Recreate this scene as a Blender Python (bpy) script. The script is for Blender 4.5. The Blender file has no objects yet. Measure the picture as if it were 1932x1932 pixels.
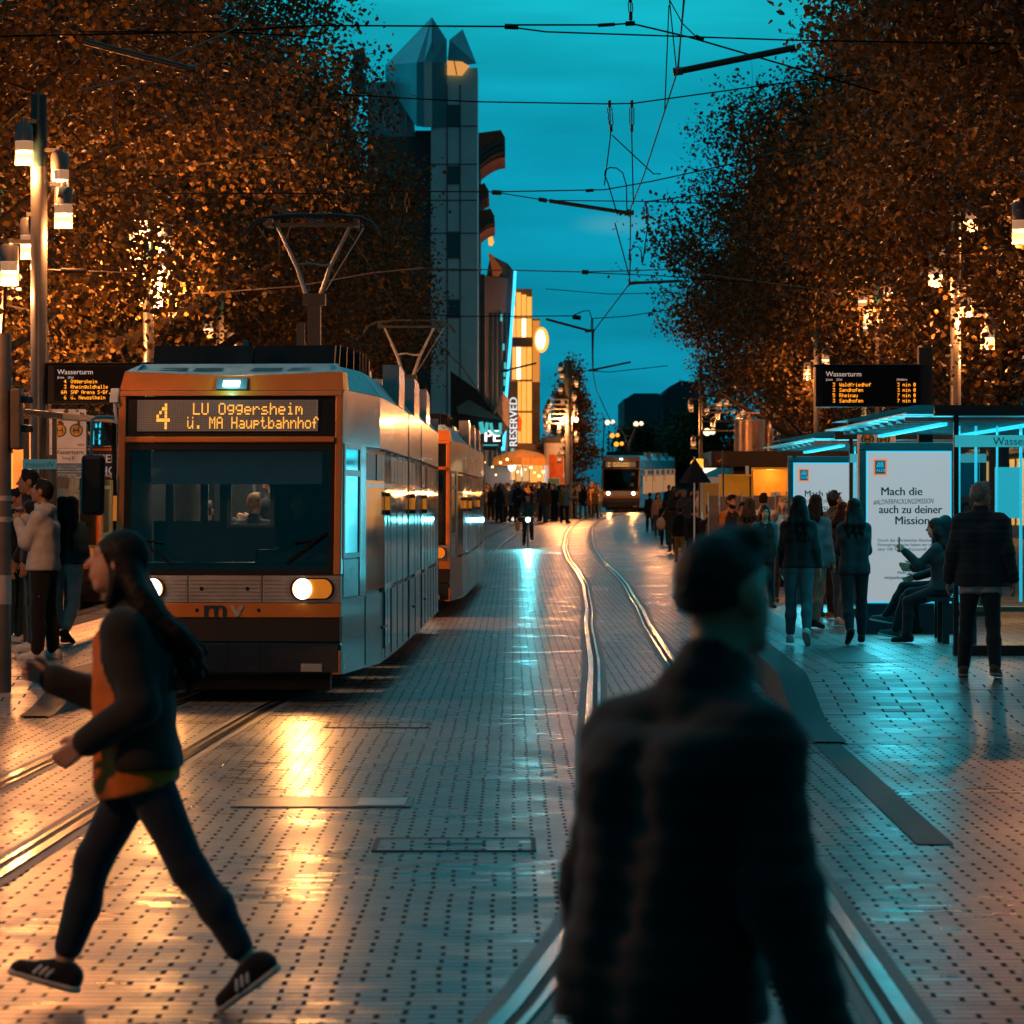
import bpy, math, random
import numpy as np
from mathutils import Vector, Matrix
random.seed(7); np.random.seed(7)
SC = bpy.context.scene; COL = SC.collection
F, U0, VH, EYE = 6840.0, 966.0, 955.0, 1.87      # focal length, principal column, horizon row, eye height
R = math.radians
PLAT = 0.29
def g(y):
    """height of the street above the foreground: level, then a gentle rise"""
    if y < 66: return 0.0
    if y < 82: return 0.01*(y-66)**2/32.0
    if y < 260: return 0.08+0.0115*(y-82)
    return 2.127
def at(u, v, y):
    s = F/y
    return Vector(((u-U0)/s, y, EYE-(v-VH)/s))
# ------------------------------------------------------------------ objects and properties
ORG = {}
def tag(o, label=None, cat=None, group=None, kind=None):
    if label: o['label'] = label
    if cat: o['category'] = cat
    if group: o['group'] = group
    if kind: o['kind'] = kind
    return o
def thing(name, loc, label, cat, group=None, rz=0):
    o = bpy.data.objects.new(name, None); COL.objects.link(o)
    o.empty_display_size = .1
    o.location = loc; o.rotation_euler.z = rz
    ORG[o.name] = Vector(loc)
    return tag(o, label, cat, group)
class MB:
    def __init__(s, xf=None): s.v=[]; s.f=[]; s.m=[]; s.sm=[]; s.mi=0; s.xf=xf; s.smooth=False
    def add(s, vs, fs):
        n=len(s.v)
        s.v += [s.xf(Vector(p)) if s.xf else Vector(p) for p in vs]
        for f in fs: s.f.append([i+n for i in f]); s.m.append(s.mi); s.sm.append(s.smooth)
        return s
    def box(s, x0,x1,y0,y1,z0,z1):
        return s.add([(x0,y0,z0),(x1,y0,z0),(x1,y1,z0),(x0,y1,z0),(x0,y0,z1),(x1,y0,z1),(x1,y1,z1),(x0,y1,z1)],
            [(0,3,2,1),(4,5,6,7),(0,1,5,4),(1,2,6,5),(2,3,7,6),(3,0,4,7)])
    def prism(s, poly, a0, a1, axis='y'):
        """poly is a loop of (p,q); axis y: (x,z) pushed along y; x: (y,z); z: (x,y)"""
        def P(p,a): return (p[0],a,p[1]) if axis=='y' else ((a,p[0],p[1]) if axis=='x' else (p[0],p[1],a))
        n=len(poly); ar=sum(poly[i][0]*poly[(i+1)%n][1]-poly[(i+1)%n][0]*poly[i][1] for i in range(n))
        if ar<0: poly=poly[::-1]
        vs=[P(p,a0) for p in poly]+[P(p,a1) for p in poly]
        fs=[(i,(i+1)%n,n+(i+1)%n,n+i) for i in range(n)]+[tuple(range(n-1,-1,-1)),tuple(range(n,2*n))]
        if (axis=='y') == (a1>a0): fs=[f[::-1] for f in fs]
        return s.add(vs,fs)
    def quad(s,a,b,c,d): return s.add([a,b,c,d],[(0,1,2,3)])
    def path(s, pts, r, n=6, caps=True):
        pts=[Vector(p) for p in pts]; rs=r if isinstance(r,(list,tuple)) else [r]*len(pts)
        vs=[]; fs=[]; up=None; N=len(pts); sm=s.smooth; s.smooth=True
        for i,p in enumerate(pts):
            d=(pts[min(i+1,N-1)]-pts[max(i-1,0)]).normalized()
            if up is None: up=d.orthogonal().normalized()
            else:
                up=(up-d*up.dot(d))
                up=up.normalized() if up.length>1e-6 else d.orthogonal().normalized()
            sd=d.cross(up)
            for k in range(n):
                t=2*math.pi*k/n; vs.append(p+(up*math.cos(t)+sd*math.sin(t))*rs[i])
        for i in range(N-1):
            for k in range(n):
                k2=(k+1)%n; fs.append((i*n+k,i*n+k2,(i+1)*n+k2,(i+1)*n+k))
        s.add(vs,fs); s.smooth=sm
        if caps: s.add(vs[:n],[tuple(range(n-1,-1,-1))]); s.add(vs[-n:],[tuple(range(n))])
        return s
    def lathe(s, c, prof, n=16, caps=True):
        """profile of (r,z) turned round the vertical through c"""
        vs=[]; fs=[]; sm=s.smooth; s.smooth=True
        for r,z in prof:
            for k in range(n):
                t=2*math.pi*k/n; vs.append((c[0]+r*math.cos(t),c[1]+r*math.sin(t),c[2]+z))
        for i in range(len(prof)-1):
            for k in range(n):
                k2=(k+1)%n; fs.append((i*n+k,i*n+k2,(i+1)*n+k2,(i+1)*n+k))
        s.add(vs,fs); s.smooth=sm
        if caps: s.add(vs[:n],[tuple(range(n-1,-1,-1))]); s.add(vs[-n:],[tuple(range(n))])
        return s
    def ball(s,c,r,n=12,m=8,sc=(1,1,1)):
        vs=[];fs=[];sm=s.smooth;s.smooth=True
        for i in range(m+1):
            t=math.pi*i/m
            for k in range(n):
                a=2*math.pi*k/n; vs.append((c[0]+r*sc[0]*math.sin(t)*math.cos(a),c[1]+r*sc[1]*math.sin(t)*math.sin(a),c[2]-r*sc[2]*math.cos(t)))
        for i in range(m):
            for k in range(n):
                k2=(k+1)%n; fs.append((i*n+k,i*n+k2,(i+1)*n+k2,(i+1)*n+k))
        s.add(vs,fs); s.smooth=sm; return s
    def disc(s, c, r, y_out=-1, n=20, sx=1.0, depth=.01):
        """a short disc facing -y (or +y)"""
        pts=[(c[0]+r*sx*math.cos(2*math.pi*k/n), c[2]+r*math.sin(2*math.pi*k/n)) for k in range(n)]
        return s.prism(pts, c[1], c[1]+depth)
    def ring(s, c, r0, r1, depth=.01, n=24):
        vs=[];fs=[]
        for k in range(n):
            t=2*math.pi*k/n
            for r in (r0,r1):
                for y in (c[1],c[1]+depth): vs.append((c[0]+r*math.cos(t),y,c[2]+r*math.sin(t)))
        for k in range(n):
            a=4*k;b=4*((k+1)%n)
            fs += [(a,b,b+2,a+2),(a+3,b+3,b+1,a+1),(a+2,b+2,b+3,a+3),(a+1,b+1,b,a)]
        return s.add(vs,fs)
    def build(s, name, mats, parent=None, bevel=0, kind=None, origin=None):
        if not isinstance(mats,(list,tuple)): mats=[mats]
        if parent is not None: o0=ORG.get(parent.name, Vector((0,0,0)))
        elif origin is not None: o0=Vector(origin)
        else:
            xs=[p.x for p in s.v]; ys=[p.y for p in s.v]; zs=[p.z for p in s.v]
            o0=Vector(((min(xs)+max(xs))/2,(min(ys)+max(ys))/2,min(zs)))
        me=bpy.data.meshes.new(name); me.from_pydata([tuple(p-o0) for p in s.v],[],s.f)
        for m in mats: me.materials.append(m)
        me.polygons.foreach_set('material_index',s.m); me.polygons.foreach_set('use_smooth',s.sm)
        me.update()
        if any(s.sm): me.set_sharp_from_angle(angle=R(50))
        o=bpy.data.objects.new(name,me); COL.objects.link(o)
        ORG[o.name]=o0
        if parent is not None: o.parent=parent
        else: o.location=o0
        if bevel:
            b=o.modifiers.new('bevel','BEVEL'); b.width=bevel; b.segments=2; b.limit_method='ANGLE'; b.angle_limit=R(40)
        if kind: o['kind']=kind
        return o
# ------------------------------------------------------------------ materials
MC={}
def nodes(name):
    m=bpy.data.materials.new(name); m.use_nodes=True; nt=m.node_tree
    return m,nt,nt.nodes,nt.links,nt.nodes['Principled BSDF']
def pm(name, col, rough=.5, metal=0, var=.18, scale=5.0, bump=0.0, spec=.5, coat=0, emis=None, es=0, sheen=0, dirt=0):
    if name in MC: return MC[name]
    m,nt,N,L,b=nodes(name); MC[name]=m
    tc=N.new('ShaderNodeTexCoord'); nz=N.new('ShaderNodeTexNoise'); nz.inputs['Scale'].default_value=scale; nz.inputs['Detail'].default_value=5
    L.new(tc.outputs['Object'],nz.inputs['Vector'])
    mx=N.new('ShaderNodeMix'); mx.data_type='RGBA'
    mx.inputs[6].default_value=(*[c*(1-var) for c in col],1); mx.inputs[7].default_value=(*[min(1,c*(1+var)) for c in col],1)
    mr=N.new('ShaderNodeMapRange'); mr.inputs[1].default_value=.3; mr.inputs[2].default_value=.7
    L.new(nz.outputs['Fac'],mr.inputs[0]); L.new(mr.outputs[0],mx.inputs[0])
    out=mx.outputs[2]
    if dirt:
        n2=N.new('ShaderNodeTexNoise'); n2.inputs['Scale'].default_value=scale*.35; n2.inputs['Detail'].default_value=8; n2.inputs['Roughness'].default_value=.7
        L.new(tc.outputs['Object'],n2.inputs['Vector'])
        r2=N.new('ShaderNodeMapRange'); r2.inputs[1].default_value=.5; r2.inputs[2].default_value=.75; r2.inputs[4].default_value=dirt
        L.new(n2.outputs['Fac'],r2.inputs[0])
        m2=N.new('ShaderNodeMix'); m2.data_type='RGBA'; m2.inputs[7].default_value=(.03,.026,.022,1)
        L.new(out,m2.inputs[6]); L.new(r2.outputs[0],m2.inputs[0]); out=m2.outputs[2]
    L.new(out,b.inputs['Base Color'])
    rr=N.new('ShaderNodeMapRange'); rr.inputs[3].default_value=max(.03,rough-.08); rr.inputs[4].default_value=min(1,rough+.08)
    L.new(nz.outputs['Fac'],rr.inputs[0]); L.new(rr.outputs[0],b.inputs['Roughness'])
    b.inputs['Metallic'].default_value=metal; b.inputs['Specular IOR Level'].default_value=spec
    if coat: b.inputs['Coat Weight'].default_value=coat; b.inputs['Coat Roughness'].default_value=.08
    if sheen: b.inputs['Sheen Weight'].default_value=sheen
    if bump:
        bp=N.new('ShaderNodeBump'); bp.inputs['Strength'].default_value=bump; bp.inputs['Distance'].default_value=.02
        L.new(nz.outputs['Fac'],bp.inputs['Height']); L.new(bp.outputs['Normal'],b.inputs['Normal'])
    if emis: b.inputs['Emission Color'].default_value=(*emis,1); b.inputs['Emission Strength'].default_value=es
    return m
def em(name, col, st):
    """a surface that gives off light"""
    return pm(name,(.04,.04,.04),.4,emis=col,es=st)
def glass(name, tint=(.9,.95,.95), refl=.12, rough=.03, dif=0, difc=(.5,.5,.5)):
    if name in MC: return MC[name]
    m=bpy.data.materials.new(name); m.use_nodes=True; MC[name]=m
    nt=m.node_tree; N=nt.nodes; L=nt.links; N.clear()
    o=N.new('ShaderNodeOutputMaterial'); t=N.new('ShaderNodeBsdfTransparent'); t.inputs[0].default_value=(*tint,1)
    gl=N.new('ShaderNodeBsdfGlossy'); gl.inputs['Roughness'].default_value=rough
    fr=N.new('ShaderNodeFresnel'); fr.inputs[0].default_value=1.45
    a=N.new('ShaderNodeMath'); a.operation='MAXIMUM'; a.inputs[1].default_value=refl; L.new(fr.outputs[0],a.inputs[0])
    mx=N.new('ShaderNodeMixShader'); L.new(a.outputs[0],mx.inputs[0])
    base=t.outputs[0]
    if dif:
        tr=N.new('ShaderNodeBsdfTranslucent'); tr.inputs[0].default_value=(*difc,1)
        m2=N.new('ShaderNodeMixShader'); m2.inputs[0].default_value=dif; L.new(t.outputs[0],m2.inputs[1]); L.new(tr.outputs[0],m2.inputs[2]); base=m2.outputs[0]
    L.new(base,mx.inputs[1]); L.new(gl.outputs[0],mx.inputs[2]); L.new(mx.outputs[0],o.inputs[0])
    return m
def cloth(col, var=.2): return pm('cloth_%02x%02x%02x'%tuple(int(255*min(1,c)**.45) for c in col), col, .85, var=var, scale=9, bump=.25, sheen=.15, spec=.25)
SKIN=lambda t=0: pm('skin_%d'%t, [(.42,.22,.14),(.30,.15,.09),(.5,.28,.19)][t], .5, var=.08, scale=14)
HAIR=lambda c='black': pm('hair_'+c, {'black':(.008,.007,.006),'brown':(.03,.014,.008),'blond':(.25,.13,.05),'grey':(.2,.19,.18)}[c], .6, var=.35, scale=40, bump=.5, spec=.2)
STEEL=pm('galvanised_steel',(.34,.34,.34),.42,.75,var=.15,scale=7,dirt=.5)
DARKSTEEL=pm('dark_painted_steel',(.022,.026,.028),.38,.1,var=.3,scale=5)
BLACK=pm('black_plastic',(.005,.005,.0055),.4,var=.3,spec=.3)
RUBBER=pm('rubber',(.012,.012,.012),.8)
WIRE=pm('cable_black',(.004,.004,.0045),.8,0,spec=.1)
ORANGE=pm('tram_orange_paint',(.60,.175,.010),.32,var=.1,scale=3,coat=.35,dirt=.25)
SILVER=pm('tram_silver_paint',(.34,.32,.31),.24,.35,var=.1,scale=2,dirt=.35,coat=.3)
ROOFBLUE=pm('tram_roof_panel',(.36,.52,.56),.3,.4,var=.15,dirt=.4)
BRONZE=pm('dark_grille',(.012,.013,.014),.4)
WHITE=pm('white_enamel',(.62,.62,.6),.4,var=.06,dirt=.15)
TEALPAINT=pm('teal_frame_paint',(.03,.16,.19),.35,.2)
LED=em('amber_diode',(1,.40,.045),1.5)
LEDB=em('amber_diode_soft',(1,.30,.015),2.2)
LAMPW=em('lamp_disc',(1,.66,.36),5)
LAMPF=em('far_lamp_disc',(1,.50,.18),2.6)
CYAN=em('cyan_tube',(.02,.75,1),1.1)
PRINT=pm('printed_ink_dark',(.01,.03,.045),.6)
PRINTW=pm('printed_ink_white',(.7,.68,.66),.6)
# ------------------------------------------------------------------ writing
def text(name, s, loc, size, mat, parent, bold=0.0, ext=.003, align='LEFT', rot=(R(90),0,0), sx=1.0, shear=0):
    cu=bpy.data.curves.new('lettering_curve','FONT'); cu.body=s; cu.size=size; cu.extrude=ext; cu.offset=0; cu.align_x=align; cu.shear=shear
    cu.resolution_u=3
    t=bpy.data.objects.new('lettering_tmp',cu); COL.objects.link(t)
    dg=bpy.context.evaluated_depsgraph_get(); me=bpy.data.meshes.new_from_object(t.evaluated_get(dg))
    bpy.data.objects.remove(t)
    M=Matrix.Translation(Vector(loc)-ORG.get(parent.name,Vector((0,0,0)))) @ Matrix.Rotation(rot[2],4,'Z') @ Matrix.Rotation(rot[1],4,'Y') @ Matrix.Rotation(rot[0],4,'X') @ Matrix.Diagonal((sx,1,1,1))
    
    if bold>.005:
        n0=len(me.vertices); co=np.empty(n0*3,np.float32); me.vertices.foreach_get('co',co); co=co.reshape(-1,3)
        fs=[list(p.vertices) for p in me.polygons]; V=co.tolist(); Q=list(fs)
        for k in (1,2):
            c2=co.copy(); c2[:,0]+=k*min(bold,.03)*size*.9; c2[:,2]+=k*.0012; V+=c2.tolist(); Q+=[[i+n0*k for i in f] for f in fs]
        me=bpy.data.meshes.new(name); me.from_pydata(V,[],Q); me.update()
    me.transform(M); me.materials.clear(); me.materials.append(mat); me.name=name
    o=bpy.data.objects.new(name,me); COL.objects.link(o); o.parent=parent; ORG[o.name]=ORG.get(parent.name,Vector((0,0,0)))
    return o
G5={' ':'0000000','.':'0000066',':':'0660660','-':'000E000','0':'EJNLPJE','1':'4C4444E','2':'EH1248V','3':'V24 21HE','4':'26AIV22','5':'VGU11HE','6':'68GUHHE','7':'V124888','9':'EHHF12C',
'A':'EHHVHHH','B':'UHHUHHU','D':'SIHHHIS','F':'VGGUGGG','G':'EHGNHHF','H':'HHHVHHH','L':'GGGGGGV','M':'HRLLHHH','N':'HHPLJHH','O':'EHHHHHE','P':'UHHUGGG','R':'UHHUKIH','S':'FGGE11U','U':'HHHHHHE','W':'HHHLLLA','Z':'V12468V'.replace('6','4'),
'a':'00E1FHF','b':'GGMPHHU','d':'11DJHHF','e':'00EHVGE','f':'69 8S888','g':'0FHHF1E','h':'GGMPHHH','i':'40C444E','l':'C44444E','m':'00QLLHH','n':'00MPHHH','o':'00EHHHE','p':'00UHUGG','r':'00MPGGG','s':'00EGE1U','t':'88S8896','u':'00HHHJD','ü':'H0HHHJD','k':'GGIKOKI','c':'00EGGHE','z':'00V248V'}
def dots(mb, s, x, y, z, cw, rh, d=.004, fill=.86):
    """5x7 dot-matrix characters on the plane y, lower left corner (x,z)"""
    for ch in s:
        rows=G5.get(ch,'0000000').replace(' ','')
        for r,c in enumerate(rows):
            b=int(c,32)
            for k in range(5):
                if b>>(4-k)&1: mb.box(x+k*cw, x+(k+fill)*cw, y-d, y, z+(6-r)*rh, z+(6-r+fill)*rh)
        x+=6*cw
    return x
# ------------------------------------------------------------------ implicit surfaces for figures
def snets(D, org, h):
    nx,ny,nz=D.shape; S=D<0; cs=(nx-1,ny-1,nz-1)
    acc=np.zeros(cs+(3,),np.float32); cnt=np.zeros(cs,np.float32)
    for ax in range(3):
        oth=[a for a in range(3) if a!=ax]
        for o1 in (0,1):
            for o2 in (0,1):
                sl=[None]*3; sl[ax]=slice(0,cs[ax]); sl[oth[0]]=slice(o1,o1+cs[oth[0]]); sl[oth[1]]=slice(o2,o2+cs[oth[1]])
                s2=list(sl); s2[ax]=slice(1,1+cs[ax])
                a=D[tuple(sl)]; b=D[tuple(s2)]; cr=(a<0)!=(b<0)
                t=np.where(cr,a/np.where(a==b,1,a-b),0)
                acc[...,ax]+=t; acc[...,oth[0]]+=cr*o1; acc[...,oth[1]]+=cr*o2; cnt+=cr
    act=cnt>0; idx=np.full(cs,-1,np.int64); idx[act]=np.arange(act.sum())
    ijk=np.argwhere(act); V=(ijk+acc[act]/cnt[act][:,None])*h+np.array(org)
    Q=[]
    for ax,(p,q,fl) in {0:(1,2,0),1:(0,2,1),2:(0,1,0)}.items():
        n=list(D.shape); sl=[slice(1,-1)]*3; sl[ax]=slice(0,n[ax]-1); s2=list(sl); s2[ax]=slice(1,n[ax])
        a=S[tuple(sl)]; b=S[tuple(s2)]
        for ins in (True,False):
            e=np.argwhere((a!=b)&(a==ins))
            if not len(e): continue
            e=e.copy(); e[:,[p,q]]+=1
            def cell(dp,dq):
                c=e.copy(); c[:,p]+=dp; c[:,q]+=dq; return idx[c[:,0],c[:,1],c[:,2]]
            quad=np.stack([cell(-1,-1),cell(0,-1),cell(0,0),cell(-1,0)],1)
            if ins==bool(fl): quad=quad[:,::-1]
            Q.append(quad)
    return V,np.concatenate(Q) if Q else np.zeros((0,4),np.int64)
def prim_d(p,X,Y,Z):
    if p[0]=='c':
        a=np.array(p[1],np.float32); b=np.array(p[2],np.float32); d=b-a; L=float((d*d).sum())+1e-9
        px=X-a[0]; py=Y-a[1]; pz=Z-a[2]
        t=np.clip((px*d[0]+py*d[1]+pz*d[2])/L,0,1)
        return np.sqrt((px-t*d[0])**2+(py-t*d[1])**2+(pz-t*d[2])**2)-(p[3]+(p[4]-p[3])*t)
    c,r,M=p[1],p[2],p[3]
    q=[X-c[0],Y-c[1],Z-c[2]]
    if M is not None: q=[M[0][k]*q[0]+M[1][k]*q[1]+M[2][k]*q[2] for k in range(3)]
    k=np.sqrt((q[0]/r[0])**2+(q[1]/r[1])**2+(q[2]/r[2])**2)
    return (k-1)*min(r)
def field(prims,X,Y,Z,k=.03,sub=(),clip=(),wr=0,seed=0,post=None):
    D=None
    for p in prims:
        d=prim_d(p,X,Y,Z)
        if D is None: D=d+0*(X+Y+Z)
        else:
            h=np.clip(.5+.5*(D-d)/k,0,1); D=D*(1-h)+d*h-k*h*(1-h)
    if wr:
        rs=np.random.RandomState(seed)
        for f in (16,27,45):
            a=rs.randn(3)*f/1.7; b=rs.randn(3)*f/1.7
            D=D+wr*10/f*np.sin(X*a[0]+Y*a[1]+Z*a[2]+rs.rand()*6+1.5*np.sin(X*b[0]+Y*b[1]+Z*b[2]))
    if post: D=post(D,X,Y,Z)
    for p in sub: D=np.maximum(D,-prim_d(p,X,Y,Z))
    for n,o in clip:        # keep the side n.(x-o) < 0
        D=np.maximum(D,(X-o[0])*n[0]+(Y-o[1])*n[1]+(Z-o[2])*n[2])
    return D
def extract(prims,h,**kw):
    lo=np.full(3,9.);hi=np.full(3,-9.)
    for p in prims:
        if p[0]=='c':
            for q,r in ((p[1],p[3]),(p[2],p[4])): lo=np.minimum(lo,np.array(q)-r);hi=np.maximum(hi,np.array(q)+r)
        else: r=max(p[2]); lo=np.minimum(lo,np.array(p[1])-r);hi=np.maximum(hi,np.array(p[1])+r)
    lo=lo-3*h-.015;hi=hi+3*h+.015
    ax=[np.arange(lo[i],hi[i]+h,h,dtype=np.float32) for i in range(3)]
    D=field(prims,ax[0][:,None,None],ax[1][None,:,None],ax[2][None,None,:],**kw)
    return snets(D,lo,h)
def meshobj(name,parts,mat,parent=None,loc=None,rz=0):
    """one mesh object from several extracted surfaces"""
    vs=[];fs=[];n=0
    for V,Q in parts: vs.append(V);fs.append(Q+n);n+=len(V)
    V=np.concatenate(vs);Q=np.concatenate(fs)
    me=bpy.data.meshes.new(name); me.from_pydata(V.tolist(),[],Q.tolist())
    me.polygons.foreach_set('use_smooth',[True]*len(Q)); me.materials.append(mat); me.update()
    o=bpy.data.objects.new(name,me); COL.objects.link(o)
    if parent is not None: o.parent=parent
    if loc is not None: o.location=loc; o.rotation_euler.z=rz
    ORG[o.name]=Vector((0,0,0))
    return o
# ------------------------------------------------------------------ people
def A3(*p): return np.array(p,float)
def unit(v): return v/(np.linalg.norm(v)+1e-9)
def joints(P):
    """forward = +y, right = +x, hips at the origin, for a person 1.75 m tall"""
    J={}; lean=R(P.get('lean',2)); fat=P.get('fat',1.0); W=P.get('shoulder',.168)-.008
    sp=A3(R(0),math.sin(lean),math.cos(lean)); bend=R(P.get('hunch',4))
    up=A3(0,math.sin(lean+bend),math.cos(lean+bend))
    tw=R(P.get('twist',0)); rt=A3(math.cos(tw),math.sin(tw),0)
    J['hip']=A3(0,0,0); J['waist']=sp*.2; J['chest']=sp*.37; J['neck']=sp*.37+up*.185
    J['rt']=rt; J['up']=up
    hp=R(P.get('headpitch',2)); hy=R(P.get('headyaw',0)); hr=R(P.get('headroll',0))
    J['head']=J['neck']+up*.10+A3(-math.sin(hy)*math.sin(hp*.5),math.cos(hy)*math.sin(lean+hp*.5),math.cos(hp*.5))*.085
    Mz=np.array([[math.cos(hy),-math.sin(hy),0],[math.sin(hy),math.cos(hy),0],[0,0,1]])
    Mx=np.array([[1,0,0],[0,math.cos(hp),math.sin(hp)],[0,-math.sin(hp),math.cos(hp)]])
    My=np.array([[math.cos(hr),0,math.sin(hr)],[0,1,0],[-math.sin(hr),0,math.cos(hr)]])
    J['HM']=Mz@My@Mx                    # columns: head's right, front, up
    for s,n in ((-1,'l'),(1,'r')):
        sh=sp*.37+up*P.get('slope',.118)+rt*W*s; J['sh'+n]=sh
        fl,ab,el,inw=P.get('arm'+n,(0,8,12,0))
        def dr(a,b): 
            v=A3(s*math.sin(R(b)),math.sin(R(a))*math.cos(R(b)),-math.cos(R(a))*math.cos(R(b)))
            return A3(v[0]*math.cos(tw)-v[1]*math.sin(tw),v[0]*math.sin(tw)+v[1]*math.cos(tw),v[2])
        J['el'+n]=sh+dr(fl,ab)*.285; J['fd'+n]=dr(fl+el,ab-inw); J['wr'+n]=J['el'+n]+J['fd'+n]*.25
        hf,kf,fp,la=P.get('leg'+n,(0,0,0,3))
        h=A3(s*.088,0,-.02); J['hp'+n]=h
        def dl(a): return A3(s*math.sin(R(la)),math.sin(R(a))*math.cos(R(la)),-math.cos(R(a))*math.cos(R(la)))
        J['kn'+n]=h+dl(hf)*.42; J['an'+n]=J['kn'+n]+dl(hf-kf)*.41
        to=R(P.get('toeout',8))*s; f=A3(math.sin(to)*math.cos(R(fp)),math.cos(to)*math.cos(R(fp)),math.sin(R(fp))); J['ff'+n]=f
        fu=unit(np.cross(np.cross(f,A3(0,0,1)),f)); J['fu'+n]=fu
        a=J['an'+n]; J['he'+n]=a-f*.045-fu*.045; J['to'+n]=a+f*.165-fu*.058
    z=min(min(J['to'+n][2]-.033,J['he'+n][2]-.04) for n in 'lr')
    for k,v in J.items():
        if k in('rt','up','HM') or k[:2] in('fd','ff','fu'): continue
        J[k]=v-A3(0,0,z)
    return J
def hand_prims(J,n,curl):
    s=-1 if n=='l' else 1
    w=J['wr'+n]; d=J['fd'+n]; side=A3(0,1,0) if abs(d[1])<.75 else A3(0,0,1)
    pn=unit(np.cross(d,side))*(1 if True else 1)      # palm normal, turned towards the body
    if pn[0]*s>0: pn=-pn
    sd=unit(np.cross(pn,d)); 
    if abs(d[1])<.75:
        if sd[1]<0: sd=-sd                            # thumb side forward
    elif sd[2]<0: sd=-sd
    P=[('c',w-d*.02,w+d*.02,.026,.027)]
    for i,(off,ln) in enumerate(((.027,.071),(.009,.079),(-.009,.073),(-.026,.058))):
        k=w+d*.088+sd*off
        P.append(('c',w+d*.015+sd*off*.7,k,.0165,.0125))
        c1=curl*(.75+.1*i); a=k; ang=0
        for seg,q in ((.45,.95),(.32,.9),(.25,.6)):
            ang+=c1*q; dv=d*math.cos(ang)+pn*math.sin(ang); b=a+dv*ln*seg
            P.append(('c',a,b,.0098,.0088)); a=b
    t0=w+d*.03+sd*.028; t1=t0+unit(d*.75+sd*.6+pn*.35)*.042; t2=t1+unit(d*.85+sd*.1+pn*.6)*.034
    P+= [('c',w+d*.015+sd*.015,t0,.017,.0145),('c',t0,t1,.0135,.011),('c',t1,t2,.0105,.009)]
    return P
def head_prims(J):
    M=J['HM']; c=J['head']; MT=M.T.tolist(); E=lambda o,r:('e',c+M@A3(*o),r,MT)
    C=lambda a,b,ra,rb:('c',c+M@A3(*a),c+M@A3(*b),ra,rb)
    P=[E((0,-.012,.03),(.076,.094,.088)),E((0,.022,-.035),(.062,.07,.083)),C((-.02,.055,-.093),(.02,.055,-.093),.024,.024),
       C((0,.088,.022),(0,.112,-.022),.008,.014),C((-.03,.083,.036),(.03,.083,.036),.012,.012),
       C((-.016,.087,-.052),(.016,.087,-.052),.011,.011),C((-.013,.085,-.066),(.013,.085,-.066),.010,.010),
       E((-.081,-.006,-.008),(.013,.024,.035)),E((.081,-.006,-.008),(.013,.024,.035))]
    S=[E((-.031,.099,.014),(.017,.014,.011)),E((.031,.099,.014),(.017,.014,.011))]
    return P,S
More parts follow.
